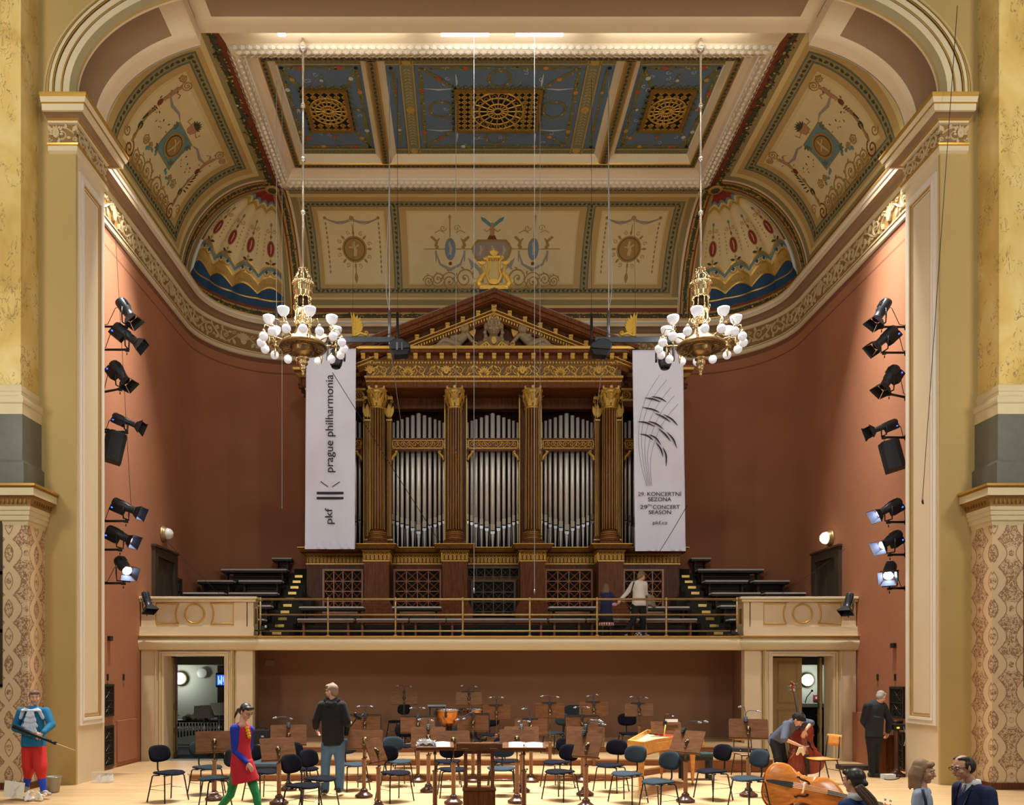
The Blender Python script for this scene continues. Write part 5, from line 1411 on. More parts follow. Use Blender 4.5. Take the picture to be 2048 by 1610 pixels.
# lattice panels
def lattice(xa,xb,za,zb,nx,nz,Y,mm,label=None):
 b=MB(); b.box(xa,xb,Y+.06,Y+.08,za,zb,1)
 w=.055
 for (a,c,d,e) in ((xa - w,xb+w,za - w,za),(xa - w,xb+w,zb,zb+w),(xa - w,xa,za,zb),(xb,xb+w,za,zb)): b.box(a,c,Y - .03,Y+.05,d,e,0)
 dx,dz=(xb - xa) / nx,(zb - za) / nz
 for i in range(1,nx): b.box(xa+dx*i - .014,xa+dx*i+.014,Y,Y+.04,za,zb,0)
 k=0
 while zb - dz*(k+1) > za+.02:
  k += 1; b.box(xa,xb,Y+.003,Y+.037,zb - dz*k - .014,zb - dz*k+.014,0)
 for i in range(nx):
  for j in range(int(math.ceil(nz))):
   z1=zb - dz*j; z0=max(za,z1 - dz); fr_=(z1 - z0) / dz; x0_,x1_=xa+dx*i,xa+dx*(i+1)
   b.tube([(x0_,Y+.02,z1),(x0_+dx*fr_,Y+.02,z0)],.014,4,0,False); b.tube([(x1_,Y+.02,z1),(x1_ - dx*fr_,Y+.02,z0)],.014,4,0,False)
   if fr_ > .9: b.ball((x0_+dx / 2,Y+.01,(z0+z1) / 2),.022,6,4,0)
 op(b, 'lattice_panel', [mm, M_DARK])
lattice(-4.71,-3.68,3.8,4.93,4,4,YR - .1,M_LATT); lattice(3.68,4.71,3.8,4.93,4,4,YR - .1,M_LATT)
lattice(-2.73,-1.5,3.8,4.93,4,4,YR - .1,M_LATT); lattice(1.5,2.73,3.8,4.93,4,4,YR - .1,M_LATT)
M_OLAT = mat('olive_brown_lattice', (74, 62, 42), .5)
lattice(-.7,.7,4.72,5.0,6,1.2,YR - .1,M_OLAT)
b = MB(); b.box(-.74, .74, YR - .2, YR - .02, 3.3, 4.68, 0); b.box(-.78, .78, YR - .23, YR - .0, 4.66, 4.72, 0); b.box(-.74, .74, YR - .3, YR - .05, 3.3, 3.62, 1); op(b, 'console_front', [M_WALNUT2, mat('grey_plinth', (60, 56, 50), .7)])
lattice(-.56,.56,3.72,4.6,4,3.2,YR - .31,M_OLAT)
# columns
def column(xc,Y,R_,z0,z1,parent):
 c = bpy.data.objects.new('column', None); COL.objects.link(c); c.parent = parent; c.location = (xc, Y - OY, -ZL)
 b=MB(); b.box(-.31,.31,-.31,.31,5.59,5.67,0)
 b.lathe([(.28,5.67),(.29,5.70),(.29,5.74),(.27,5.76),(.24,5.78),(.235,5.81),(.26,5.83),(.265,5.86),(.25,5.88),(.225,5.9),(.225,5.93),(.24,5.945),(.24,5.965),(.215,5.98),(.21,6.0)],(0,0,0),28,1)
 for z in (5.775,5.825,5.885,5.935): b.lathe([(.262 if z < 5.8 else .25,z - .008),(.268 if z < 5.8 else .256,z),(.262 if z < 5.8 else .25,z+.008)],(0,0,0),28,2)
 b.build('base', [M_WALNUT2, M_WALNUT2, M_GOLD], c)
 b = MB(); b.lathe([(R_ * 1.02, 6.0), (R_, 6.6), (R_, 7.5), (R_ * .95, z1)], (0, 0, 0), 40, 0, flute=lambda a, j: 1 - .05 * abs(sin(a * 10))); b.build('shaft', M_WALNUT, c)
 b=MB()
 for k in range(16):
  a=pi*k / 8+.2; b.tube([(R_*1.01*cos(a),R_*1.01*sin(a),6.03),(R_*.99*cos(a),R_*.99*sin(a),7.4),(R_*.945*cos(a),R_*.945*sin(a),z1)],.0055,5,0,False)
 b.build('gilt_fillets', M_GOLD, c)
 b=MB(); H=9.93 - z1
 b.lathe([(R_*.96,z1 - .02),(R_*1.1,z1),(R_*1.1,z1+.03),(R_*.95,z1+.04),(R_*.92,z1+.3),(R_*1.05,z1+.42),(R_*1.3,z1+.5)],(0,0,0),24,0)
 def lf(a,z,h,w,out):
  T=Vector((-sin(a),cos(a),0)); N_=Vector((cos(a),sin(a),0)); r0=R_*.97
  rows=[(0,w*.5,0),(.35,w*.55,.02),(.65,w*.42,.05),(.9,w*.3,out*.8),(1.0,w*.2,out),(.93,w*.1,out*1.15)]
  vs=[]
  for t,ww,o in rows:
   p=N_*(r0+o)+Vector((0,0,z+h*t)); vs += [p - T*ww,p+N_*.018,p+T*ww]
  b.add(vs,[(i*3+j,i*3+j+1,i*3+j+4,i*3+j+3) for i in range(5) for j in range(2)],0,True)
 for k in range(8): lf(k*pi / 4+pi / 8,z1+.04,.2,.12,.08)
 for k in range(8): lf(k*pi / 4,z1+.12,.26,.12,.11)
 for k in range(4):
  a=k*pi / 2+pi / 4; N_=Vector((cos(a),sin(a),0)); T=Vector((0,0,1))
  f=lambda u,v,h,N_=N_: (N_*u)+Vector((0,0,v))+Vector((-N_.y,N_.x,0))*(h - .03)
  b.prism(arcp(R_*1.45,z1+.43,.065,0,2*pi,13)[:-1],f,.06,0)
  b.ribbon([(R_*.95,z1+.2),(R_*1.1,z1+.36),(R_*1.35,z1+.47)],.05,f,.07,0,0,True)
  a2=k*pi / 2; N2=Vector((cos(a2),sin(a2),0)); T2=Vector((-N2.y,N2.x,0))
  f2=lambda u,v,h,N2=N2,T2=T2: T2*u+Vector((0,0,v))+N2*(R_*1.1+h)
  for e in (-1,1):
   b.ribbon(spiral(e*.11,z1+.4,.05,1.3,pi / 2,-e,12),.022,f2,.05,0,0,True)
   b.ribbon([(e*.02,z1+.2),(e*.06,z1+.32),(e*.16,z1+.45)],.035,f2,.05,0,0,True)
  b.prism(arcp(0,z1+.53,.045,0,2*pi,9)[:-1],f2,.06,0)
 # abacus with hollow sides
 ab=[]
 for k in range(4):
  a=k*pi / 2+pi / 4; A=Vector((cos(a),sin(a)))*R_*1.62; B=Vector((cos(a+pi / 2),sin(a+pi / 2)))*R_*1.62
  for i in range(6):
   t=i / 6; p=A*(1 - t)+B*t; p *= 1 - .14*sin(pi*t); ab.append((p.x,p.y))
 b.prism(ab,lambda u,v,h: (u,v,z1+.49+h),.08,0)
 b.build('capital', M_GOLD, c)
 return c
for xc in XCOL: column(xc,YC0,.2,6.0,9.36,ORG)
# gilt half pilasters beside the outer columns, gilt edges of the bays
b=MB()
for e in (-1,1):
 for xo in (3.205 - .3,3.205+.3):
  x=e*xo; b.box(x - .07,x+.07,YR - .1,YR - .02,5.67,9.15,1)
  for q in (-.045,0,.045): b.tube([(x+q,YR - .105,5.9),(x+q,YR - .105,9.1)],.009,5,0,False)
  b.box(x - .11,x+.11,YR - .14,YR - .02,5.6,5.75,1); b.box(x - .1,x+.1,YR - .15,YR - .02,5.78,5.82,0)
  f=lambda u,v,h: (u,YR - .1 - h,v)
  b.box(x - .1,x+.1,YR - .14,YR - .02,9.72,9.8,0)
  for q in (-1,1):
   b.ribbon(spiral(x+q*.07,9.66,.05,1.2,pi / 2,-q,10),.022,f,.05,0,0,True); b.prism(leaf(x+q*.04,9.2,.34,.1,pi / 2 - q*.25),f,.05,0)
  b.prism(leaf(x,9.18,.42,.12,pi / 2),f,.07,0); b.box(x - .08,x+.08,YR - .13,YR - .02,9.12,9.17,0)
for x in (-2.86,-1.35,-.74,.74,1.35,2.86,-3.62,3.62): b.box(x - .014,x+.014,YR - .05,YR - .02,5.6,9.9,0)
op(b, 'gilt_pilasters', [M_GOLD, M_WALNUT2])
# transoms with running scroll and brackets
for (xa,xb) in ((-2.86,-1.35),(-.74,.74),(1.35,2.86),(-4.98,-3.66),(3.66,4.98)):
 b=MB(); z0,z1=8.36,8.62
 b.box(xa,xb,YR - .04,YR+.06,z0,z1,1); b.box(xa,xb,YR - .08,YR+.06,z1,z1+.035,1); b.box(xa,xb,YR - .08,YR+.06,z0 - .05,z0,1)
 for z in (z0+.02,z1 - .02): b.box(xa+.04,xb - .04,YR - .055,YR - .04,z - .01,z+.01,0)
 for x in (xa+.05,xb - .05): b.box(x - .01,x+.01,YR - .055,YR - .04,z0,z1,0)
 f=lambda u,v,h: (u,YR - .04 - h,v); n=4; p=(xb - xa - .16) / (2*n)
 for e in (-1,1):
  for k in range(n):
   cx=(xa+xb) / 2+e*(p*(k+.5)); b.ribbon(spiral(cx,(z0+z1) / 2,.085,1.3,pi if e > 0 else 0,-e,14),.024,f,.022,0,0,True)
   b.ribbon([(cx+e*.03,z0+.05),(cx+e*p*.6,z0+.08),(cx+e*p,z1 - .08)],.022,f,.02,0,0,True)
 for e,xx in ((1,xa),(-1,xb)):
  b.ribbon([(xx+e*.03,8.04),(xx+e*.05,8.14),(xx+e*.12,8.2),(xx+e*.17,8.29)],[.05,.09,.08,.09],lambda u,v,h: (u,YR - .05 - h,v),.06,0,0,True)
  b.ribbon(spiral(xx+e*.15,8.26,.045,1.2,0,1,10),.03,lambda u,v,h: (u,YR - .05 - h,v),.07,0,0,True)
  b.box(min(xx,xx+e*.06),max(xx,xx+e*.06),YR - .05,YR,8.0,8.32,1)
 op(b, 'transom', [M_GOLD, M_WALNUT2])
# pipes
M_TIN = mat('burnished_tin', (236, 234, 226), .34, .35, var=.06, vscale=3)
M_TIN2 = mat('dull_pipe_foot', (190, 188, 180), .45, .35)
OFFS=[0,.167,.32,.471,.596,.715]; RAD=[.062,.055,.049,.044,.04,.036]
TOP=[9.466,9.407,9.35,9.30,9.26,9.21]; MO=[6.11,6.2,6.27,6.31,6.37,6.41]
PM_={}
def pipe(x,k,Y=22.78):
 if k not in PM_:
  r,zt,zm=RAD[k],TOP[k],MO[k]
  b=MB(); b.lathe([(r,zm),(r,zt),(r*.86,zt),(r*.86,zt - .1)],(0,0,0),16,0); b.lathe([(.012,5.55),(.02,5.6),(r*.98,zm - .05),(r,zm)],(0,0,0),16,1)
  bod = b.build('pipe', [M_TIN, M_TIN2], ORG)
  b=MB(); w=r*.95; zl=zm
  b.prism([(-w,zl+.03),(w,zl+.03),(w,zl+.2),(-w,zl+.2)],lambda u,v,h: (u,-r*1.0 - h,v),.012,0)
  b.prism([(-w,zl - .05),(-w*.6,zl - .09),(w*.6,zl - .09),(w,zl - .05),(w,zl),(-w,zl)],lambda u,v,h: (u,-r*1.0 - h,v),.012,1)
  b.box(-w*.85,w*.85,-r*1.02,-r*.9,zl,zl+.03,2)
  mo = b.build('mouth', [mat('pipe_lip', (140, 130, 112), .35, .8), mat('bright_pipe_lip', (196, 200, 206), .25, .9), M_DARK], bod)
  bod.location=(x,Y - OY,-ZL); PM_[k]=(bod,mo); return
 bod,mo=PM_[k]; c=bod.copy(); COL.objects.link(c); c.location=(x,Y - OY,-ZL); q=mo.copy(); COL.objects.link(q); q.parent=c
for cx in (-2.105,0,2.105):
 for k in range(6):
  for e in ((1,) if k == 0 else (-1,1)): pipe(cx+e*OFFS[k],k)
for e in (-1,1):
 for k,x in enumerate((3.78,3.9,4.04,4.2,4.37,4.54,4.7)): pipe(e*x,[5,4,3,2,1,2,3][k])
b=MB(); rg=random.Random(4)
for (xa,xb) in ((-2.84,-1.37),(-.72,.72),(1.37,2.84),(-4.95,-3.68),(3.68,4.95)):
 n=int((xb - xa) / .05)
 for i in range(n):
  x=xa+(xb - xa)*(i+.5) / n; zt=9.62+.03*sin(i)
  b.tube([(x,23.1,5.6),(x,23.1,zt)],.016,6,0)
  if i % 2 == 0: b.tube([(x,22.95,5.58),(x,22.95,6.2+.25*rg.random())],[.008,.024],6,1)
 b.box(xa,xb,22.9,23.3,5.5,5.58,2); b.box(xa,xb,23.05,23.2,9.6,9.75,2)
pp = op(b, 'back_pipes', [mat('dark_wood_pipe', (66, 30, 22), .6), M_TIN2, M_DARK]); pp['kind'] = 'stuff'
# main entablature with modillions, dentils and scroll frieze
XE=3.48
def ring3(prof,pm,xe,y0,yb,b):
 path=[(xe,yb),(xe,y0),(-xe,y0),(-xe,yb)]
 b.sweep(prof,path,pm=pm)
b=MB()
YE=21.86
prof=[(0,9.9),(0,10.03),(.02,10.04),(.02,10.07),(.03,10.08),(.03,10.13),(.05,10.14),(.05,10.19),(0,10.2),(0,10.48),(.04,10.49),(.05,10.54),(.1,10.55),(.12,10.58),(.12,10.72),(.3,10.73),(.32,10.79),(.36,10.8),(.38,10.85),(.38,10.87),(-.3,10.88)]
pm=[0,1,1,0,0,1,1,1,2,1,2,1,2,0,0,0,0,1,1,0]
ring3(prof,pm,XE,YE,24.1,b)
b.box(-XE,XE,YE,22.4,9.88,9.9,0)
op(b, 'entablature', [M_WALNUT2, M_GOLD, mat('ochre_brown_frieze_ground', (104, 76, 36), .5)])
b=MB(); f=lambda u,v,h: (u,YE - h,v)
zc=10.34; n=13; p=2*(XE - .1) / n
for i in range(n+1):
 x=-XE+.1+p*i
 if i % 2 == 0:
  if i % 4 == 0:          # mask
   b.prism(arcp(x,zc,.07,0,2*pi,11,.1)[:-1],f,.05,0); b.ball((x,YE - .06,zc - .01),(.015,.03,.03),6,4)
   for k in range(7): b.prism(leaf(x,zc,.16,.05,.1+(pi - .2)*k / 6),f,.03,0)
  else:
   for k in range(7): b.prism(leaf(x,zc - .06,.18,.045,.2+(pi - .4)*k / 6),f,.035,0)
   b.ribbon(arcp(x,zc,.11,-pi*.4,pi*1.4,14),.02,f,.03,0,0,True)
 if i < n:
  for e,q in ((1,.3),(-1,.7)):
   cx=x+p*q; b.ribbon(spiral(cx,zc,.105,1.5,pi / 2*e+(0 if i % 2 else pi),e,18),[.035*(1 - .4*j / 17) for j in range(18)],f,.03,0,0,True)
   b.prism(leaf(cx,zc+.05*e,.13,.05,e*.9),f,.025,0); b.prism(leaf(cx,zc - .06*e,.13,.05,pi+e*.6),f,.025,0)
  b.ribbon([(x,zc - .1),(x+p*.3,zc+.11),(x+p*.7,zc - .11),(x+p,zc+.1)],.028,f,.025,0,0,True)
op(b, 'scroll_frieze', M_GOLD)
b=MB()
def modillion(b,fn):
 b.prism([(-.06,0),(.06,0),(.055,.05),(-.055,.05)],lambda u,v,h: fn(u,v+.1,h),.15,0)
 b.prism([(-.055,.01),(.055,.01),(.05,.1),(-.05,.1)],lambda u,v,h: fn(u,v,h),.12,0)
 for e in (-1,1): b.prism(arcp(e*.03,.03,.025,0,2*pi,8)[:-1],lambda u,v,h: fn(u,v,h+.12),.02,0)
MODS=[]
def mod_part(fn):
 if not MODS:
  q = MB(); modillion(q, lambda u, v, h: (u, -h, v)); MODS.append(op(q, 'modillion', M_GOLD))
  MODS[0].matrix_parent_inverse=Matrix.Identity(4); o=MODS[0]
 else:
  o=MODS[0].copy(); COL.objects.link(o)
 p=Vector(fn(0,0,0)); d=Vector(fn(0,0,1)) - p
 o.location=p - Vector(ORG.location); o.rotation_euler=(0,0,atan2(d.x,-d.y))
for i in range(21):
 x=-XE - .06+(2*XE+.12)*i / 20; mod_part(lambda u,v,h,x=x: (x+u,YE - .12 - h,10.57+v))
for e in (-1,1):
 for k in range(3): mod_part(lambda u,v,h,e=e,k=k: (e*(XE+.12+h),YE+.3+k*.4+u,10.57+v))
nd=84
for i in range(nd):
 x=-XE+2*XE*(i+.5) / nd; b.box(x - .018,x+.018,YE - .1,YE - .04,10.5,10.55,0); b.ball((x,YE - .055,10.165),.018,5,4);
 if i % 2: b.ball((x,YE - .03,10.055),.014,5,4)
op(b, 'dentil_band', M_GOLD)['kind'] = 'stuff'
# side bay entablatures (they step out towards the top)
for e in (-1,1):
 b=MB(); Ys=22.5
 prof=[(0,9.6),(0,9.72),(.03,9.73),(.03,9.78),(0,9.79),(0,10.02),(.04,10.03),(.05,10.08),(.1,10.12),(.12,10.3),(.18,10.34),(.28,10.42),(.32,10.5),(.34,10.56),(-.2,10.58)]
 pmq=[0,1,1,1,0,1,1,0,0,0,1,0,1,0]
 if e < 0: b.sweep(prof,[(-3.5,Ys),(-5.23,Ys),(-5.23,24.1)],pm=pmq)
 else: b.sweep(prof,[(5.23,24.1),(5.23,Ys),(3.5,Ys)],pm=pmq)
 b.box(min(e*3.5,e*5.23),max(e*3.5,e*5.23),Ys,22.9,9.58,9.6,0)
 f=lambda u,v,h: (u,Ys - h,v)
 for k in range(5):
  cx=e*(3.75+k*.33); b.ribbon(spiral(cx,9.9,.1,1.6,k,1,16),.026,f,.03,1,0,True); b.ribbon(arcp(cx,9.9,.115,0,2*pi,14),.018,f,.02,1)
 for k in range(5): modillion(b,lambda u,v,h,k=k: (e*(3.72+k*.36)+u,Ys - .12 - h,10.13+v))
 for k in range(3): modillion(b,lambda u,v,h,k=k: (e*(5.23+.12+h),Ys+.15+k*.35+u,10.13+v))
 o = op(b, 'side_entablature', [M_WALNUT, M_GOLD]);
 o.data.materials[0]=M_WALNUT2
# pediment
def rake(e):
 A=Vector((e*3.9,10.86)); B=Vector((0,12.39)); d=(B - A).normalized(); nrm=Vector((-d.y,d.x))*(1 if e > 0 else -1)
 if nrm.y > 0: nrm=-nrm
 return A,B,d,nrm
for e in (-1,1):
 A,B,d,nr=rake(e); L=(B - A).length
 def lay(b,t0,t1,y0,y1,m,s0=0.0,s1=0.0):
  pts=[]
  for t in (t0,t1):
   for s_ in (s0,L - s1):
    p=A+d*s_+nr*t
    if s_ > L / 2:       # mitre at the apex
     k=(0 - p.x) / d.x if abs(d.x) > 1e-6 else 0; p=p+d*k
    pts.append(p)
  a,c,dd,ee=pts[0],pts[1],pts[3],pts[2]
  b.prism([(a.x,a.y),(c.x,c.y),(dd.x,dd.y),(ee.x,ee.y)],lambda u,v,h: (u,y0+h,v),y1 - y0,m)
 b=MB()
 lay(b,-.02,.0,21.42,24.0,2); lay(b,0,.1,21.43,24.0,0); lay(b,.1,.2,21.5,24.0,0); lay(b,.2,.23,21.58,22.2,0)
 lay(b,.23,.42,21.86,22.2,3); lay(b,.40,.425,21.70,22.2,1); lay(b,.425,.47,21.76,22.2,0); lay(b,.47,.50,21.74,22.2,1); lay(b,.50,.62,21.84,22.2,0)
 op(b, 'raking_cornice', [M_WALNUT2, M_GOLD, mat('grey_dusty_top', (120, 110, 100), .8), M_WALNUT])
 b=MB(); n=9
 for k in range(n):
  s_=.45+(L - .55)*k / (n - 1)*.98; p=A+d*s_+nr*.4
  fn_=lambda u,v,h,p=p: (p.x+u,21.86 - h,p.y - .02+v)
  mod_part(fn_)
 for k in range(46):
  s_=.5+(L - .6)*k / 45; p=A+d*s_+nr*.55; b.cbox((p.x,21.81,p.y),(.035,.06,.07),0)
 op(b, 'raking_dentil_band', M_GOLD)['kind'] = 'stuff'
b = MB(); modillion(b, lambda u, v, h: (u, 21.8 - h, 11.87 + v)); b.prism([(-3.3, 10.86), (3.3, 10.86), (0, 12.12)], lambda u, v, h: (u, 22.1 + h, v), .1, 1); op(b, 'tympanum', [M_GOLD, M_WALNUT])
# sculpture group in the tympanum
M_SCULP = mat('bronzed_sculpture', (150, 130, 96), .55, .1, var=.15, vscale=10)
b=MB(); Z0=11.1
b.ball((0,21.93,11.78),(.19,.2,.27),20,14); limb(b,(0,21.9,11.62),(0,21.86,11.54),.13,.08); limb(b,(0,21.97,11.3),(0,21.95,11.55),.12,.11)
limb(b,(-.36,22.0,11.27),(.36,22.0,11.27),.14,.14); limb(b,(0,21.96,11.12),(0,21.96,11.3),.26,.26,.6)
limb(b,(0,21.73,11.84),(0,21.68,11.72),.022,.036); b.ball((0,21.74,11.63),(.06,.03,.02),8,6); b.ball((0,21.75,11.6),(.045,.03,.018),8,6); b.ball((0,21.76,11.53),(.05,.04,.04),8,6)
for e in (-1,1): b.ball((e*.075,21.75,11.81),(.042,.03,.02),8,6); b.ball((e*.08,21.755,11.87),(.06,.03,.014),8,6); b.ball((e*.1,21.78,11.68),(.05,.04,.05),8,6)
for q in range(17):
 a=-.25+(pi+.5)*q / 16; b.ball((.22*cos(a),21.9+.03*(q % 2),11.8+.25*sin(a)),.062,8,6); b.ball((.15*cos(a),21.82,11.84+.2*sin(a)),.04,8,6)
for e in (-1,1):
 for q in range(4): b.ball((e*(.22+.02*(q % 2)),21.95,11.72 - q*.1),.06,8,6)
for e in (-1, 1):                    # cherubs reclining outwards
 X=lambda v: e*v
 b.ball((X(.8),21.88,11.7),.145,14,10); b.ball((X(.8),21.74,11.69),(.02,.03,.03),6,4)
 for q in range(8): b.ball((X(.8+.13*cos(q*.8)),21.9,11.76+.1*sin(q*.8)),.05,8,6)
 limb(b,(X(.8),21.95,11.55),(X(1.05),21.95,11.32),.13,.15,.8); limb(b,(X(1.05),21.95,11.3),(X(1.5),21.9,11.22),.13,.09)
 limb(b,(X(1.5),21.9,11.22),(X(1.9),21.9,11.16),.085,.05); limb(b,(X(1.0),21.9,11.27),(X(1.35),21.84,11.38),.12,.08); limb(b,(X(1.35),21.84,11.38),(X(1.6),21.86,11.18),.075,.05); limb(b,(X(1.9),21.9,11.15),(X(2.0),21.86,11.15),.045,.03)
 if e < 0: limb(b,(X(.72),21.9,11.55),(X(.58),21.88,11.35),.06,.05); limb(b,(X(.58),21.88,11.35),(X(.42),21.85,11.25),.05,.04); limb(b,(X(.95),21.9,11.5),(X(1.15),21.85,11.45),.06,.045); limb(b,(X(1.15),21.85,11.45),(X(1.02),21.83,11.3),.045,.035)
 else: limb(b,(X(.68),21.9,11.52),(X(.5),21.88,11.3),.06,.045); limb(b,(X(.92),21.9,11.5),(X(1.12),21.88,11.62),.06,.045); limb(b,(X(1.12),21.88,11.62),(X(1.2),21.86,11.8),.045,.035)
 for q in range(5):              # drapery
  limb(b,(X(1.2+q*.22),21.98,11.3 - q*.03),(X(1.6+q*.2),21.95,11.2+.05*sin(q*2) - q*.02),.07,.03)
 for q in range(5): limb(b,(X(.98),22.0,11.5),(X(1.05+.1*q),22.02,11.78 - .05*q),.04,.03)
fz = fuse(b, 'sculpture_group', M_SCULP, ORG, .011, 1); fz.matrix_parent_inverse = Matrix.Translation(-Vector(ORG.location)); fz.location.z = -.2
b=MB(); f=lambda u,v,h: (u,21.8 - h,v)
for k in range(7): b.prism(leaf(0,12.04,.26 if k == 3 else .2,.07,pi / 2+(k - 3)*.38),lambda u,v,h: (u,21.92 - h,v),.03+.003*k,0)
op(b, 'gilt_crown', M_GOLD, dz=-.2); b = MB()
for e in (-1,1):
 b.ribbon([(e*.05,11.14),(e*.2,11.3),(e*.4,11.16),(e*.55,11.22)],[.09,.1,.08,.06],f,.06,0,0,True); b.ribbon(spiral(e*.5,11.24,.08,1.4,-pi / 2,e,14),.04,f,.06,0,0,True)
 for k in range(3): b.prism(leaf(e*(.1+k*.12),11.1,.16,.06,pi / 2+e*(k - 1)*.4),f,.04,0)
for e in (-1,1):
 q_=b; b=MB()
 for k in range(5): b.prism(leaf(e*.92,11.55,.34,.08,pi / 2 - e*(-.5+k*.26)),lambda u,v,h: (u,22.05 - h,v),.05+.004*k,0)
 for k in range(5): b.prism(leaf(e*.55,11.5,.4,.09,pi / 2 - e*(-.1+k*.16)),lambda u,v,h: (u,22.0 - h,v),.04+.004*k,0)
 op(b, 'gilt_palm', M_GOLD, dz=-.2); b = q_
b.prism(arcp(0, 11.32, .07, 0, 2 * pi, 12, .1)[:-1], f, .08, 0); op(b, 'gilt_scroll_pedestal', M_GOLD, dz=-.2)
# lyre at the apex
b=MB(); Y0=21.8; f=lambda u,v,h: (u,Y0 - h,v)
zb=12.72
b.box(-.4,.4,21.6,22.1,12.5,12.68,1)
b.box(-.38,.38,21.64,22.0,12.68,12.72,0); b.box(-.3,.3,21.68,21.95,12.72,12.82,0)
for e in (-1,1):
 b.ribbon([(e*.02,12.9),(e*.13,12.98),(e*.2,13.12),(e*.14,13.3),(e*.14,13.45),(e*.2,13.62)],[.08,.09,.08,.07,.06,.07],f,.1,0,0,True)
 b.ribbon(spiral(e*.23,13.6,.05,1.0,pi,-e,10),.03,f,.1,0,0,True)
 # dolphins, head down at the foot, tails curling up the arms
 limb(b,(e*.34,Y0 - .05,12.8),(e*.22,Y0 - .05,12.84),.075,.05);
 b.tube([(e*.36,Y0 - .05,12.8),(e*.42,Y0 - .05,12.92),(e*.36,Y0 - .05,13.05),(e*.26,Y0 - .05,13.18),(e*.29,Y0 - .05,13.34),(e*.36,Y0 - .05,13.42)],[.075,.08,.07,.055,.04,.015],10)
 b.prism([(e*.34,13.4),(e*.44,13.5),(e*.3,13.52),(e*.22,13.46)][::e],f,.04,0); b.prism(leaf(e*.4,12.9,.18,.1,pi / 2 - e*.9),f,.04,0)
for x in (-.08,-.04,0,.04,.08): b.tube([(x,Y0 - .05,12.95),(x*1.2,Y0 - .05,13.6)],.009,5)
b.box(-.17,.17,Y0 - .1,Y0,13.58,13.63,0); b.prism(arcp(0,12.93,.14,0,2*pi,16,.07)[:-1],f,.1,0)
for k in range(7): b.prism(leaf(0,13.62,.24 if k == 3 else .2,.05,pi / 2+(k - 3)*.22),f,.05+.004*k,0)
op(b, 'lyre_finial', [mat('bright_gilding', (238, 196, 84), .4, .4, var=.2, vscale=20), mat('grey_plinth', (1, 1, 1))], dz=-.23)
for e in (-1, 1):                    # palmette acroteria
 b=MB(); f=lambda u,v,h: (e*u,21.7 - h,v)
 z0=11.36; b.box(min(e*3.45,e*3.85),max(e*3.45,e*3.85),21.6,21.95,11.1,11.34,1)
 for k in range(7):
  a=pi*.53 - k*.2*1.0; b.prism([(p[0],p[1]) for p in leaf(3.80,z0+.1,.56 - .05*k,.12,pi - a*.0 - pi / 2+k*.22 if False else pi / 2+k*.2)],f,.04+.004*k,0)
 b.ribbon([(3.78,z0+.03),(3.62,z0+.12),(3.48,z0+.05),(3.42,z0+.08)],[.08,.09,.07,.05],f,.06,0,0,True); b.ribbon(spiral(3.47,z0+.1,.07,1.3,-pi / 2,-1,12),.035,f,.06,0,0,True)
 b.prism([(3.74,z0),(3.84,z0),(3.84,z0+.35),(3.88,z0+.66),(3.77,z0+.4)],f,.075,0)
 o = op(b, 'palmette', [MATS['bright_gilding'], M_WALNUT], dz=-.17)
# ================================================================== banners
def text_obj(body, cx, cz, w, parent, Y, rot=0.0, h=None, m=None, name='lettering', bold=0.0):
 cu = bpy.data.curves.new('t', 'FONT'); cu.body = body; cu.size = 1; cu.extrude = .004; cu.offset = bold
 o = bpy.data.objects.new('t', cu); COL.objects.link(o)
 dg=bpy.context.evaluated_depsgraph_get(); me=bpy.data.meshes.new_from_object(o.evaluated_get(dg))
 bpy.data.objects.remove(o); bpy.data.curves.remove(cu)
 xs=[v.co.x for v in me.vertices]; ys=[v.co.y for v in me.vertices]
 x0,x1,y0,y1=min(xs),max(xs),min(ys),max(ys)
 sx=w / (x1 - x0); sy=sx if h is None else h / (y1 - y0)
 for v in me.vertices:
  u,t=(v.co.x - (x0+x1) / 2)*sx,(v.co.y - (y0+y1) / 2)*sy; d=v.co.z
  uu,tt=u*cos(rot) - t*sin(rot),u*sin(rot)+t*cos(rot)
  v.co=Vector((cx+uu,Y - .006 - max(0,d)*.5,cz+tt))
 me.materials.append(m or M_INK); me.name=name
 q=bpy.data.objects.new(name,me); COL.objects.link(q); q.parent=parent; return q
M_CLOTH = mat('white_banner_cloth', (224, 230, 252), .85, var=.03, vscale=3, bump=.12, bscale=9)
M_INK = mat('black_print', (24, 24, 28), .7)
BY=21.45
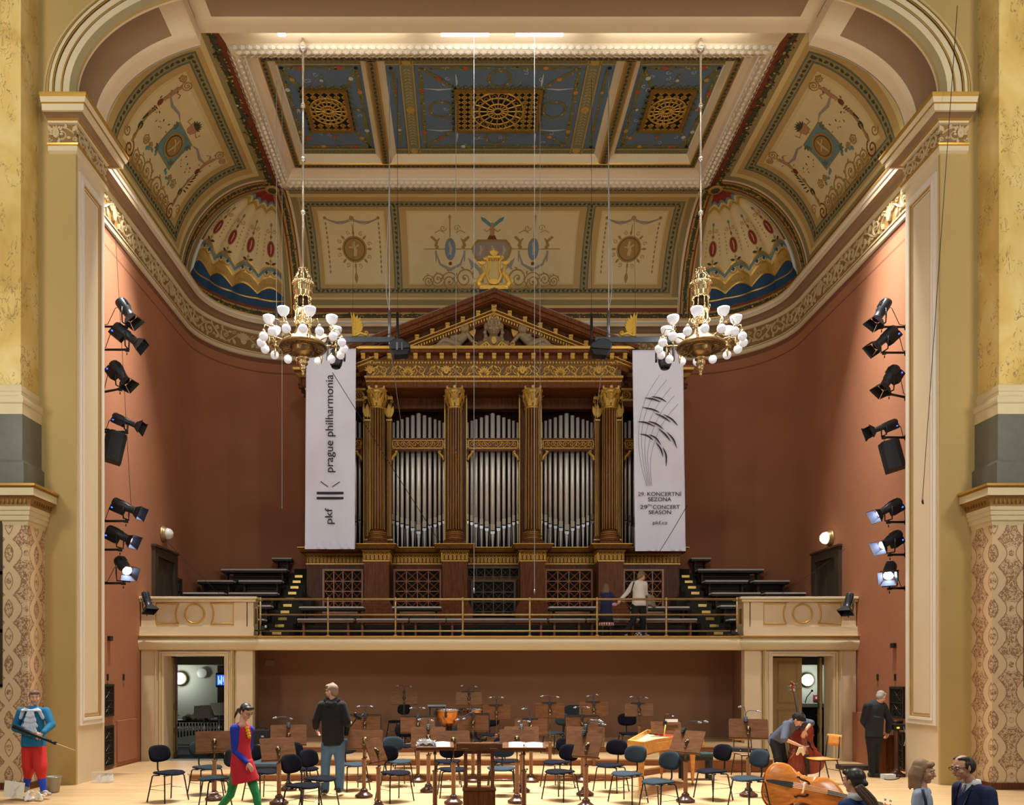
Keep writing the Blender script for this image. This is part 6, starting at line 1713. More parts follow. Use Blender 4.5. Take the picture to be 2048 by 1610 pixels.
def banner(x0,x1,y0,y1,x0b,x1b,label):
 t = thing('banner', label, 'banner', (0, 0, 0), 0, None)
 X0,X1,Z1,Z0=PX(x0,BY),PX(x1,BY),PZ(y0,BY),PZ(y1,BY); Xb0,Xb1=PX(x0b,BY),PX(x1b,BY)
 b=MB()
 def f(u,v):
  xa=Xb0+(X0 - Xb0)*v; xb=Xb1+(X1 - Xb1)*v
  return (xa+(xb - xa)*u,BY+.004+.012*sin(u*14+v*2)*(1 - .5*v)+.01*sin(v*9+u*3)+.02*max(0,.05 - v) / .05*sin(u*40+v*60),Z0+(Z1 - Z0)*v)
 b.grid(f, lsp(0, 1, 40), lsp(0, 1, 90), 0); c = b.build('cloth', M_CLOTH, t)
 md = c.modifiers.new('s', 'SOLIDIFY'); md.thickness = .003; md.offset = 1
 b = MB(); b.tube([(X0 - .03, BY + .03, Z1 + .01), (X1 + .03, BY + .03, Z1 + .01)], .015, 8); b.build('rod', M_BLACK, t)
 b = MB(); b.box(Xb0, Xb1, BY - .0, BY + .012, Z0 - .002, Z0 + .1); b.build('hem', M_CLOTH, t)
 for x in (X0 + .1, X1 - .1): b = MB(); b.tube([(x, BY + .03, Z1), (x, BY + .25, 15.2 if False else Z1 + 3.6)], .004, 5); b.build('cord', M_BLACK, t)
 return t
bl = banner(612, 712, 697, 1098, 609.5, 709.5, 'tall white banner left of the organ with large vertical black lettering')
TY_=BY - .03
bx_=lambda px_: PX(px_,TY_); bz_=lambda py_: PZ(py_,TY_)
u_=TY_ / F
text_obj('prague philharmonia', bx_(661), bz_(847), 195 * u_, bl, TY_, pi / 2, 20.5 * u_)
text_obj('pkf', bx_(659.7), bz_(1032), 31.5 * u_, bl, TY_, pi / 2, 19.5 * u_)
b=MB(); f=lambda u,v,h: (bx_(u),TY_ - .004 - h,bz_(v))
for (a,c) in ((983.7,988.5),(994,998.6)): b.prism([(633.5,c),(687,c),(687,a),(633.5,a)],f,.004)
b.build('logo_bars', M_INK, bl)
b=MB()
for (p,q) in (((641.5,963),(656.3,974)),((679.6,963.7),(664.3,974))): b.ribbon([p,q],1.5,f,.004)
b.build('logo_strokes', M_INK, bl)
br = banner(1265, 1366, 700, 1102, 1270.5, 1371.5, 'tall white banner right of the organ with curved strokes and concert season lettering')
zq=lambda u,v: (980+u / 4.6,750+v / 4.6)
lines=[[(1560,0),(1440,200),(1380,400),(1365,600),(1390,820),(1440,1020)],[(1625,45),(1480,240),(1410,430),(1395,600),(1410,800),(1452,1020)],[(1663,115),(1540,280),(1450,470),(1425,650),(1435,830),(1465,1020)],
   [(1697,190),(1590,320),(1500,500),(1452,700),(1455,850),(1477,1020)],[(1730,268),(1640,370),(1550,520),(1490,700),(1475,850),(1488,1020)]]
def smooth2(p,n=6):
 out=[]
 for i in range(len(p) - 1):
  p0=p[max(0,i - 1)]; p1=p[i]; p2=p[i+1]; p3=p[min(len(p) - 1,i+2)]
  for k in range(n):
   t=k / n; out.append(tuple(.5*((2*b_)+(-a_+c_)*t+(2*a_ - 5*b_+4*c_ - d_)*t*t+(-a_+3*b_ - 3*c_+d_)*t ** 3) for a_,b_,c_,d_ in zip(p0,p1,p2,p3)))
 out.append(p[-1]); return out
b=MB()
for ln in lines: b.ribbon([zq(*q) for q in smooth2(ln)],.55,f,.003)
b.build('printed_staff_lines', M_INK, br)
b=MB()
for ln in (((1420,210),(1500,222),(1575,250)),((1483,198),(1560,213),(1625,248)),((1398,298),(1490,315),(1565,347)),((1510,350),(1590,385),(1663,435)),((1590,360),(1670,405),(1730,467)),((1357,428),(1440,440),(1520,477)),((1450,425),(1530,450),(1600,505)),
   ((1543,490),(1610,545),(1663,613)),((1623,523),(1685,590),(1720,678)),((1378,543),(1445,558),(1503,602)),((1460,547),(1525,580),(1573,645)),((1523,618),(1570,680),(1592,755)),((1588,665),(1620,740),(1620,845))):
 p=smooth2([zq(*q) for q in ln],6); n=len(p); b.ribbon(p,[.3+2.6*sin(pi*i / (n - 1)) for i in range(n)],f,.004)
b.build('printed_strokes', M_INK, br)
for body, xa, xb, ya, yb, bo in (('29. KONCERTNÍ', 1362, 1760, 1068, 1113, 0), ('SEZONA', 1455, 1668, 1125, 1162, 0), ('29', 1380, 1448, 1197, 1232, 0), ('TH', 1450, 1487, 1190, 1210, 0), ('CONCERT', 1498, 1745, 1197, 1232, 0), ('SEASON', 1460, 1665, 1245, 1280, 0), ('pkf.cz', 1498, 1632, 1343, 1384, 0)):
 (cx,cy)=zq((xa+xb) / 2,(ya+yb) / 2); text_obj(body,bx_(cx),bz_(cy),(xb - xa) / 4.6*u_,br,TY_,0,(yb - ya) / 4.6*u_,bold=bo)
# ================================================================== chandeliers
M_OPAL = mat('lit_opal_globe', (214, 216, 222), .25, emit=(226, 232, 246), estr=.2)
M_CHB = mat('polished_chandelier_brass', (196, 170, 124), .24, .9, var=.2, vscale=22)
def chandelier(x,label):
 Yc = 16.7; t = thing('chandelier', label, 'chandelier', (x, Yc, 8.86), 0, None)
 z=lambda v: v - 8.86
 b=MB(); b.tube([(0,0,z(10.4)),(0,0,z(15.2))],.024,10)
 for q in (11.66,12.78,13.9): b.lathe([(.024,z(q) - .05),(.05,z(q) - .03),(.055,z(q)),(.05,z(q)+.03),(.024,z(q)+.05)],(0,0,0),12)
 b.lathe([(.02, z(15.02)), (.07, z(15.05)), (.1, z(15.12)), (.06, z(15.18)), (.03, z(15.3))], (0, 0, 0), 16); b.build('stem', mat('pale_nickel', (214, 204, 190), .25, .8), t)
 b = MB()                       # crown of openwork leaves
 for k in range(8):
  a=k*pi / 4; c,s_=cos(a),sin(a)
  b.tube([(.08*c,.08*s_,z(10.2)),(.175*c,.175*s_,z(10.25)),(.17*c,.17*s_,z(10.33)),(.1*c,.1*s_,z(10.41)),(.08*c,.08*s_,z(10.47)),(.1*c,.1*s_,z(10.5))],[.01,.012,.011,.01,.009,.006],6)
  b.ball((.175*c,.175*s_,z(10.27)),.022,6,4); b.ball((.1*c,.1*s_,z(10.43)),.016,6,4); b.ball((.05*c,.05*s_,z(10.5)),.014,6,4)
  a += .26; b.tube([(.16*cos(a),.16*sin(a),z(10.2)),(.19*cos(a),.19*sin(a),z(10.28)),(.13*cos(a),.13*sin(a),z(10.36))],[.01,.012,.006],5)
 b.build('crown', M_CHB, t)
 b=MB(); b.lathe([(.16,z(9.9)),(.175,z(9.92)),(.17,z(9.98)),(.185,z(10.0)),(.185,z(10.1)),(.2,z(10.12)),(.22,z(10.16)),(.21,z(10.2)),(.12,z(10.22))],(0,0,0),28)
 for k in range(24):
  a=k*pi / 12; b.ball((.215*cos(a),.215*sin(a),z(10.18)),.022,6,4); b.cbox((.188*cos(a),.188*sin(a),z(10.05)),(.02,.02,.09),0,(0,0,a)); b.ball((.17*cos(a),.17*sin(a),z(9.89)),.02,6,4)
 b.build('gallery', M_CHB, t)
 b=MB()
 for k in range(8):
  a=k*pi / 4+.2; c,s_=cos(a)*.155,sin(a)*.155
  b.tube([(c,s_,z(9.3)),(c,s_,z(9.92))],.012,8)
  for q in (9.35,9.62,9.66,9.88): b.ball((c,s_,z(q)),.024,8,5)
  b.tube([(c,s_,z(9.6)),(c*1.3,s_*1.3,z(9.66)),(c*1.2,s_*1.2,z(9.72))],[.014,.012,.008],6)
  a2=a+pi / 8; b.tube([(.15*cos(a2),.15*sin(a2),z(9.34)),(.2*cos(a2),.2*sin(a2),z(9.42)),(.16*cos(a2),.16*sin(a2),z(9.48))],[.014,.014,.008],6)
 for q in (9.3,9.64): b.lathe([(.14,z(q) - .015),(.17,z(q)),(.14,z(q)+.015)],(0,0,0),24)
 b.lathe([(.05, z(9.1)), (.06, z(9.3)), (.045, z(9.6)), (.07, z(9.7))], (0, 0, 0), 16); b.build('cage', M_CHB, t)
 b = MB(); b.lathe([(.02, z(9.7)), (.12, z(9.72)), (.13, z(9.9)), (.02, z(9.92))], (0, 0, 0), 20); b.build('inner_drum', mat('dark_bronze', (60, 44, 30), .4, .8), t)
 b=MB(); flp=lambda a,j: 1+.02*sin(a*24)*(1 if 2 < j < 12 else 0)
 b.lathe([(.1,z(9.3)),(.16,z(9.22)),(.2,z(9.1)),(.3,z(9.02)),(.42,z(8.96)),(.49,z(8.9)),(.505,z(8.87)),(.5,z(8.84)),(.46,z(8.82)),(.42,z(8.81)),(.36,z(8.83)),(.28,z(8.85)),(.25,z(8.86)),(.23,z(8.83)),(.22,z(8.76)),(.18,z(8.7)),(.12,z(8.68)),(.1,z(8.64))],(0,0,0),48,0,None,flp)
 for k in range(24):
  a=k*pi / 12; b.ball((.4*cos(a),.4*sin(a),z(8.815)),(.03,.03,.012),8,4); b.tube([(.3*cos(a),.3*sin(a),z(8.835)),(.45*cos(a+.1),.45*sin(a+.1),z(8.815))],.008,4)
  b.ball((.21*cos(a),.21*sin(a),z(8.76)),.018,6,4)
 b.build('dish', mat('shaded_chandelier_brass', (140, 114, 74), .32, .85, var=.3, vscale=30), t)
 b = MB(); b.lathe([(.1, z(8.66)), (.13, z(8.64)), (.12, z(8.6)), (.08, z(8.58)), (.1, z(8.54)), (.095, z(8.5)), (.06, z(8.47)), (.07, z(8.43)), (.05, z(8.38)), (.025, z(8.34)), (.035, z(8.31)), (.02, z(8.27)), (0, z(8.24))], (0, 0, 0), 20, 0, None, lambda a, j: 1 + .05 * sin(a * 8)); b.build('pendant', M_CHB, t)
 for k in range(8):
  a=k*pi / 4+pi / 8; c,s_=cos(a),sin(a)
  b=MB(); b.tube([(.42*c,.42*s_,z(8.95)),(.55*c,.55*s_,z(8.98)),(.7*c,.7*s_,z(9.0)),(.7*c,.7*s_,z(9.22))],[.02,.016,.016,.014],8)
  b.tube([(.7*c,.7*s_,z(9.0)),(.7*c,.7*s_,z(8.86)),(.7*c,.7*s_,z(8.76))],[.016,.024,.004],8); b.ball((.7*c,.7*s_,z(8.88)),.03,8,6); b.ball((.7*c,.7*s_,z(9.02)),.035,8,6)
  for e in (-1,1):
   aa=a+e*pi / 16; g=Vector((.85*cos(aa),.85*sin(aa),z(8.89))); P0=Vector((.7*c,.7*s_,z(9.06)))
   T=Vector((-s_,c,0))*e
   b.tube([P0,P0+T*.07+Vector((0,0,.09)),P0+(g - P0)*.75+Vector((0,0,.15)) - Vector((0,0,(g - P0).z*.4)),g+Vector((0,0,.13))],[.012,.011,.01,.01],7)
   b.tube([P0+T*.05,P0+T*.1+Vector((0,0,.04)),P0+T*.07+Vector((0,0,.06))],.007,5)
   b.lathe([(.012,.15),(.03,.12),(.045,.09),(.04,.07)],g,12)
  ar = b.build('arm', M_CHB, t)
  b = MB(); b.lathe([(.02, 0), (.06, .015), (.105, .07), (.122, .13), (.12, .165), (.112, .165), (.1, .07), (.02, .01)], (.7 * c, .7 * s_, z(9.22)), 20); b.build('bowl_shade', M_OPAL, ar)
  for e in (-1,1):
   aa = a + e * pi / 16; b = MB(); b.ball((.85 * cos(aa), .85 * sin(aa), z(8.89)), .09, 16, 12); b.build('globe', M_OPAL, ar)
 l = bpy.data.lights.new('ceiling_fill_light', 'POINT'); l.energy = 120; l.color = (1, .93, .82); l.shadow_soft_size = .35; o = bpy.data.objects.new('ceiling_fill_light', l); o.location = (x, Yc, 9.6); COL.objects.link(o)  # fill light added inside the cage to lift ceiling and cove
 return t
chandelier(-4.17, 'brass chandelier with opal globes and bowls hanging at the left')
chandelier(4.13, 'brass chandelier with opal globes and bowls hanging at the right')
# ================================================================== stage lanterns on the side booms
M_LENS = mat('lit_lantern_lens', (220, 230, 255), .2, emit=(200, 216, 255), estr=14)
M_FLAPLIT = mat('flap_lamplight_tint', (150, 158, 172), .6)  # lamp glow on the flaps, put into a paler colour
M_LED = mat('blue_led', (40, 70, 230), .4, emit=(40, 80, 255), estr=4)
M_BODY = mat('lantern_grey_black', (52, 56, 62), .4, .4)
def lantern(name_label,pos,tilt,yaw,L=.55,r=.1,lit=False,kind=0,arm=None,group=None,door=.17):
 """lens looks along local -Z; tilt about the view axis, yaw towards the viewer"""
 t = thing('stage_lantern', name_label, 'spotlight', pos, 0, None)
 D = Vector((cos(tilt) * cos(yaw), -sin(yaw) * cos(tilt), -sin(tilt)))       # beam direction
 side=Vector((0,0,1)).cross(D).normalized(); up=D.cross(side).normalized()
 Mx=Matrix((side,up,D)).transposed()
 def T(b): b.M=Mx.to_4x4(); return b
 b=T(MB()); b.lathe([(r*.5,-L*.5),(r*.95,-L*.46),(r,-L*.4),(r,.02),(r*.85,.05),(r*.8,L*.34),(r*.86,L*.36),(r*.86,L*.4)],(0,0,0),20)
 for k in range(5): b.box(-r*.6,r*.6,r*.93,r*1.04,-L*.4+k*.035,-L*.4+k*.035+.015)
 b.build('barrel', M_BODY, t)
 if kind == 0:
  b = T(MB()); b.box(-r * .75, r * .75, -r * 2.0, -r * .7, -L * .48, -L * .02); bevel(b.build('ballast_box', M_BLACK, t), .01)
  b = T(MB()); b.box(-r * .78, -r * .74, -r * 1.4, -r * 1.15, -L * .42, -L * .36); b.box(r * .74, r * .78, -r * 1.4, -r * 1.15, -L * .42, -L * .36); b.build('status_led', M_LED, t)
 b = T(MB()); b.lathe([(r * .78, L * .395), (r * .78, L * .4), (0, L * .405)], (0, 0, 0), 18); b.build('lens', M_LENS if lit else mat('dark_lens', (40, 44, 50), .1, .3), t)
 for k in range(4):
  a=k*pi / 2; w0,w1=r*.8,door*.85; z0=L*.4; dz=door*.85
  o=.35 if k % 2 == 0 else .5
  pts=[(-w0,r*.86,z0),(w0,r*.86,z0),(w1,r*.86+dz*o,z0+dz),(-w1,r*.86+dz*o,z0+dz)]
  R3 = Matrix.Rotation(a, 3, 'Z'); b = T(MB()); v1 = [R3 @ Vector(p) for p in pts]; v2 = [R3 @ (Vector(p) + Vector((0, .006, 0))) for p in pts]
  b.add(v1+v2,[(0,1,2,3),(7,6,5,4),(0,4,5,1),(1,5,6,2),(2,6,7,3),(3,7,4,0)],0)
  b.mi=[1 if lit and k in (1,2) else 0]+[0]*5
  b.build('barn_door', [M_BLACK, M_FLAPLIT], t)
 # yoke hangs or stands in the world's vertical
 b=MB(); yk=1 if arm and arm[1] > 0 else -1
 s_=side*(r*1.25)
 h=Vector((0,0,-1))*(r*2.6)
 b.tube([s_,s_+h*.5,s_*.9+h,-s_*.9+h,-s_+h*.5,-s_],.014,6); b.tube([s_*1.15,-s_*1.15],.012,6)
 b.build('yoke', M_BLACK, t)
 if arm:
  ax,az=arm; b=MB(); e=1 if ax > 0 else -1
  b.tube([h,h+Vector((0,0,-.06))],.016,8); b.tube([h+Vector((0,0,-.04)),Vector((ax,0,h.z - .04+az))],.024,8); b.cbox((ax - e*.03,0,h.z - .04+az),(.07,.07,.1)); b.cbox(h+Vector((0,0,-.05)),(.07,.06,.05))
  b.tube([h + Vector((0, 0, -.1)), h + Vector((0, 0, -.15))], .01, 6, 0); b.build('arm', M_BLACK, t)
  b=MB(); p0=-D*(L*.45) - Vector((0,0,r)); p3=Vector((ax,.05,h.z+az))
  b.tube([p0, p0 + Vector((e * .1, 0, -.02)), (p0 + p3) * .5 + Vector((e * .05, 0, -.16)), p3], .007, 5); b.build('cable', M_BLACK, t)
 return t
YL=16.35
orn = ['topmost', 'second from the top', 'third from the top', 'fourth from the top', 'fifth from the top, lit,', 'sixth from the top, lit,', 'lowest, lit,']
Ls=[(252,620,55,10,.5,.115,0,1),(254,670,38,-5,.62,.1,0,0),(240,746,52,15,.55,.11,0,0),(252,842,24,0,.58,.07,0,0),(252,1014,24,5,.6,.095,1,0),(240,1070,26,10,.6,.1,1,0),(247,1132,34,42,.5,.12,1,1)]
Rs=[(1763,622,58,10,.52,.11,0,1),(1769,676,42,5,.62,.1,0,0),(1778,756,55,15,.58,.11,0,0),(1768,853,22,5,.6,.07,0,0),(1777,1016,30,8,.6,.095,1,0),(1780,1080,30,20,.6,.1,1,0),(1779,1142,34,55,.5,.12,1,1)]
for side, sd, LL in (('left', -1, Ls), ('right', 1, Rs)):
 for k,(px_,py_,ti,yw,L,r,lit,kd) in enumerate(LL):
  p=P(px_,py_,YL); tl=R(ti); yaw=R(yw)
  if sd > 0: yaw=pi - yaw; yaw=pi - R(yw);
  D_yaw=R(yw) if sd < 0 else pi - R(yw)
  edge=-8.27 if sd < 0 else 8.27
  t = lantern('%s stage lantern on the %s boom beside the proscenium' % (orn[k], side), p, tl, D_yaw, L, r, bool(lit), kd, (edge - p.x, 0.0 if k not in (2,) else -.08))
 b=MB(); b.tube([(sd*8.32,YL+.02,3.0),(sd*8.32,YL+.02,11.2)],.03,8)
 tag(b.build('lighting_boom', [M_BLACK]), 'black vertical pipe behind the %s pier carrying the lanterns' % side, 'pipe')
for side, sd, px_, py_, yw in (('left', -1, 294, 1200, 40), ('right', 1, 1697, 1203, 40)):
 p = P(px_, py_, 18.35); lantern('small stage lantern clamped to the %s end of the box parapet' % side, p, R(62), R(yw) if sd < 0 else pi - R(yw), .42, .085, False, 1, (-.0 if False else (sd * .02), .22))
# loudspeakers on the same booms
for side, sd, px_, py_, rz_, ry_ in (('left', -1, 228, 894, 30, 12), ('right', 1, 1784, 911, -30, -13)):
 t = thing('loudspeaker', 'black loudspeaker cabinet hung under the fourth lantern of the %s boom' % side, 'loudspeaker', P(px_, py_, 16.4))
 Mx=Euler((0,R(ry_),R(rz_))).to_matrix().to_4x4()
 b = MB(); b.M = Mx; b.prism([(-.2, -.02), (-.12, -.2), (.12, -.2), (.2, -.02), (.2, .18), (-.2, .18)], lambda u, v, h: (u, v, -.31 + h), .6); bevel(b.build('cabinet', mat('speaker_black', (46, 50, 54), .7), t), .012)
 b = MB(); b.M = Mx; b.box(-.11, .11, -.207, -.2, -.27, .26); b.build('grille', mat('speaker_grille', (38, 42, 46), .8), t)
 b = MB(); b.tube([(0, 0, .28), (sd * .1, 0, .36), (sd * .3, .0, .36)], .018, 6); b.build('bracket', M_BLACK, t)
# bars with moving heads, hanging between chandelier and organ
def moving_head(label,p,big,rz):
 t = thing('moving_head_light', label, 'moving light', p, rz)
 s_=1.0
 b=MB()
 if big:
  b.box(-.17, .17, -.15, .15, -.02, .1); bevel(b.build('base', M_BODY, t), .03)
  for e in (-1,1):
   b = MB(); b.prism([(-.09, -.36), (.09, -.36), (.11, -.02), (-.11, -.02)], lambda u, v, h, e=e: (e * .19 + h - .025, u, v), .05); bevel(b.build('yoke_arm', M_BODY, t), .015)
  b = MB(); b.M = Matrix.Translation((0, 0, -.33)) @ Matrix.Rotation(R(165), 4, 'X'); b.lathe([(.06, -.2), (.12, -.18), (.15, -.08), (.155, .05), (.13, .16), (.1, .2)], (0, 0, 0), 24); b.build('head', mat('glossy_head', (60, 66, 76), .2, .3), t)
  b = MB(); b.M = Matrix.Translation((0, 0, -.33)) @ Matrix.Rotation(R(165), 4, 'X'); b.lathe([(.1, .2), (.105, .215), (.09, .22), (.02, .225)], (0, 0, 0), 24); b.build('lens', mat('dark_lens', (40, 44, 50)), t)
 else:
  b.prism([(-.2, -.02), (-.17, .1), (-.05, .15), (.1, .14), (.26, .04), (.28, -.06), (-.18, -.1)], lambda u, v, h: (u, -.16 + h, v), .32); bevel(b.build('hood', M_BODY, t), .03, 3)
  b = MB(); b.prism([(-.16, -.1), (.26, -.07), (.2, -.2), (-.1, -.22)], lambda u, v, h: (u, -.13 + h, v), .26); bevel(b.build('housing', M_BLACK, t), .01)
  b = MB(); b.box(-.04, -.0, -.17, -.16, -.12, .05); b.box(.08, .1, -.17, -.16, -.12, .05); b.build('latch', M_GREY, t)
  b = MB(); b.tube([(-.14, 0, .08), (-.18, 0, .22)], .02, 8); b.ball((-.18, -.02, .08), .05, 10, 6); b.build('bracket', M_GREY, t)
 return t
YH=18.0
for side, sd, xa, xb, xt in (('left', -1, 686, 790, 779), ('right', 1, 1330, 1190, 1217)):
 zb_ = PZ(680, YH); t = thing('hanging_light_bar', 'grey horizontal bar on a cable drop beside the %s chandelier' % side, 'light bar', (0, 0, 0))
 b = MB(); b.box(min(PX(xa, YH), PX(xb, YH)), max(PX(xa, YH), PX(xb, YH)), YH - .04, YH + .04, zb_ - .06, zb_ + .06); bevel(b.build('bar', mat('grey_truss_bar', (78, 84, 92), .4, .5), t), .01)
 X = PX(xt, YH); b = MB(); b.tube([(X, YH, zb_), (X, YH, PZ(622, YH))], .035, 10); b.lathe([(.05, 0), (.05, .06), (.03, .09)], (X, YH, zb_ + .04), 10); b.build('drop_tube', M_GREY, t)
 b=MB(); b.tube([(X,YH,PZ(622,YH)),(X,YH,15.62)],.012,6)
 b.tube([(X,YH,PZ(622,YH)),(X+sd*.07,YH,PZ(590,YH)),(X+sd*.08,YH,PZ(540,YH)),(X+sd*.02,YH,PZ(420,YH)),(X,YH,PZ(300,YH))],.008,6)
 b.build('cable', mat('pale_cable', (150, 154, 160), .5), t)
moving_head('boxy stage light at the inner end of the left hanging bar', P(797, 695, YH) + Vector((.0, 0, .0)), False, 0)
moving_head('boxy stage light at the inner end of the right hanging bar', P(1204, 695, YH), False, pi)
moving_head('glossy moving head light behind the left chandelier', P(672, 688, YH + .1), True, R(10))
moving_head('glossy moving head light behind the right chandelier', P(1330, 690, YH + .1), True, R(-10))
# batten fittings above the opening
for k,(xa,xb) in enumerate(((881,979),(1030,1127),(555,572))):
 Yb_ = 16.25; t = thing('batten_fitting', ['long cold white batten left of the middle under the ceiling', 'long cold white batten right of the middle under the ceiling', 'short cold white batten near the left chandelier stem'][k], 'ceiling light', (0, 0, 0))
 X0_,X1_=PX(xa,Yb_),PX(xb,Yb_); z_=PZ(66,Yb_)
 b = MB(); b.box(X0_, X1_, Yb_ - .05, Yb_ + .05, z_ + .01, z_ + .09); b.build('housing', M_BLACK, t)
 b = MB(); b.box(X0_ + .01, X1_ - .01, Yb_ - .045, Yb_ + .045, z_ - .035, z_ + .01); b.build('tube', mat('batten_tube', (200, 210, 255), .3, emit=(190, 205, 255), estr=9), t)
 b = MB(); b.tube([((X0_ + X1_) / 2, Yb_, z_ + .05), ((X0_ + X1_) / 2, Yb_, 15.3)], .01, 6); b.build('hanger', M_BLACK, t)
# suspended microphones on thin wires
def mic(label,px_,py_,Y,ztop,dx=0.0,r=.006,tube_len=0,bright=True):
 p = P(px_, py_, Y); t = thing('hanging_microphone', label, 'microphone', p)
 b = MB(); b.tube([(0, 0, .05), (dx, 0, ztop - p.z)], r, 5); b.build('wire', mat('pale_cable', (150, 154, 160)) if bright else M_BLACK, t)
 b=MB(); b.tube([(0,0,.06),(0,0,0),(.0,-.02,-.05)],[.008,.02,.012],8)
 if tube_len: b.tube([(0,0,.0),(0,0,tube_len)],.03,8)
 b.build('capsule', M_GREY if bright else M_BLACK, t)
mic('microphone on a long wire before the dark centre panel, left', 948, 1182, 16.3, 15.1, 0, .006)
mic('microphone on a long wire before the second pedestal from right', 1069, 1184, 16.3, 15.1, 0, .006)
mic('microphone hanging before the second organ column from the left', 912, 904, 19, 15.6)
mic('microphone hanging before the third organ column from the left', 1080, 904, 19, 15.6)
mic('microphone on a wire against the dark red wall left of the banner', 564, 1014, 18.5, 15.68)
mic('microphone on a slanting wire before the right pier', 1845, 1003, 14.2, 13.9, .62, .006, 0, False)
mic('thin grey tube microphone behind the left chandelier', 553, 672, 18.2, 15.68, 0, .008, .65)
mic('thin black tube hanging before the left slope of the pediment', 795, 700, 18.3, 15.68, 0, .005, .85, False)
mic('thin black tube hanging before the right slope of the pediment', 1183, 697, 18.3, 15.68, 0, .005, .75, False)
def wire(label,a,c,r=.004,m=M_BLACK):
 b = MB(); b.tube([a, (Vector(a) + Vector(c)) / 2 + Vector((0, 0, -.02)), c], r, 5); tag(b.build('guy_wire', [m]), label, 'wire')
wire('thin guy wire slanting from the left moving light past the banner', P(665, 745, 18.2), P(880, 1085, 21.3), .008)
wire('thin guy wire slanting over the foot of the right banner', P(1375, 1010, 20), P(1318, 1105, 21.2), .008)
wire('cable slanting from the left hanging bar to the first transom', P(782, 705, 18.1), P(810, 900, 22.2), .009, mat('pale_cable', (1, 1, 1)))
wire('cable slanting from the right hanging bar to the third transom', P(1209, 700, 18.1), P(1182, 900, 22.2), .009, mat('pale_cable', (1, 1, 1)))
wire('thin wire from the left wall lamp down to the box parapet', P(331, 1080, 18.6), P(441, 1190, 19.5), .005)
wire('thin wire from the right upper door down to the benches', P(1690, 1098, 18.6), P(1560, 1190, 19.6), .005)
wire('thin wire hanging down the lit red wall beside the left lanterns', P(231, 470, 16.6), P(262, 1010, 16.6), .005)
# ================================================================== orchestra chairs
M_NAVY = mat('navy_velvet_pad', (17, 18, 28), .95, var=.25, vscale=18, spec=.1)
M_GRNG = mat('grey_green_wool_pad', (46, 57, 66), .95, var=.1, vscale=30, spec=.1)
M_DGRN = mat('dark_green_grey_pad', (32, 40, 43), .95, var=.1, vscale=30, spec=.1)
M_TUBE = mat('black_tube', (24, 24, 27), .35, .3)
def pad(outline,thick,fn,edge=.012):
 """padded shape: outline polygon swelled on both faces"""
 b=MB(); n=len(outline); cx=sum(p[0] for p in outline) / n; cy=sum(p[1] for p in outline) / n
 vs=[]; rings=[(1.0,0),(1.0,thick*.5),(.93,thick*.85),(.7,thick),(.35,thick*1.05),(.02,thick*1.05)]
 for (s_,h) in rings:
  for x,y in outline: vs.append(fn(cx+(x - cx)*s_,cy+(y - cy)*s_,h))
 fs=[]
 for j in range(len(rings) - 1):
  for k in range(n): fs.append((j*n+k,j*n+(k+1) % n,(j+1)*n+(k+1) % n,(j+1)*n+k))
 fs.append(tuple((len(rings) - 1)*n+k for k in range(n)))
 o=len(vs)
 for (s_,h) in [(1.0,0),(.9,-.006),(.02,-.006)]:
  for x,y in outline: vs.append(fn(cx+(x - cx)*s_,cy+(y - cy)*s_,h))
 for j in range(2):
  for k in range(n): fs.append((o+j*n+(k+1) % n,o+j*n+k,o+(j+1)*n+k,o+(j+1)*n+(k+1) % n))
 fs.append(tuple(o+2*n+k for k in reversed(range(n))))
 b.add(vs,fs,0,True); return b
def make_chair(m,label):
 t = thing('orchestra_chair', label, 'chair', (0, 0, 0), 0, None)
 seat=[(-.235*c_,y) for c_,y in ((0,-.225),(.45,-.22),(.8,-.18),(1,-.08),(1,.02),(.9,.1),(.66,.16),(.45,.19),(0,.2))]
 seat=seat[:-1]+[(0,.2)]+[(-x,y) for x,y in reversed(seat[1:-1])]
 pad(seat, .03, lambda u, v, h: (u, v, .435 + h + .05 * max(0, (v - .02)) * 1.2 + .02 * (abs(u) / .235) ** 2 - .25 * max(0, -.12 - v) ** 1.3)).build('seat', m, t)
 bk=[]
 for k in range(24):
  a=2*pi*k / 24; ca,sa=cos(a),sin(a)
  bk.append((.21*(abs(ca) ** .7)*(1 if ca > 0 else -1),.125*(abs(sa) ** .8)*(1 if sa > 0 else -1)+(.02 if sa > 0 else 0)))
 pad(bk, .025, lambda u, v, h: (u, .225 - h + .0 - .9 * u * u + .12 * v * 0 + .18 * (v), .74 + v)).build('backrest', m, t)
 pad([(u * .99, v * .99) for u, v in bk], .004, lambda u, v, h: (u, .234 + h - .9 * u * u + .18 * v, .74 + v)).build('back_shell', M_TUBE, t)
 b = MB(); b.tube([(0, .05, .425), (0, .2, .43), (0, .235, .5), (0, .238, .72)], .0125, 8); b.build('back_post', M_TUBE, t)
 for sx in (-1,1):
  for sy,yt,yb in ((-1,-.13,-.2),(1,.12,.2)):
   b = MB(); b.tube([(sx * .12, yt * .4, .42), (sx * .18, yt, .42), (sx * .195, yt * 1.1, .405), (sx * .24, yb, .0)], .011, 8); b.build('leg', M_TUBE, t)
 b=MB()
 for sx in (-1,1): b.tube([(sx*.215,-.16,.2),(sx*.215,.16,.2)],.005,6)
 b.tube([(-.21,.165,.24),(.21,.165,.24)],.005,6)
 for sy in (-.1,.1): b.tube([(-.18,sy,.418),(.18,sy,.418)],.01,6)
 b.build('stretcher', M_STEEL, t)
 return t
COND=Vector((0.1,9.6,0))
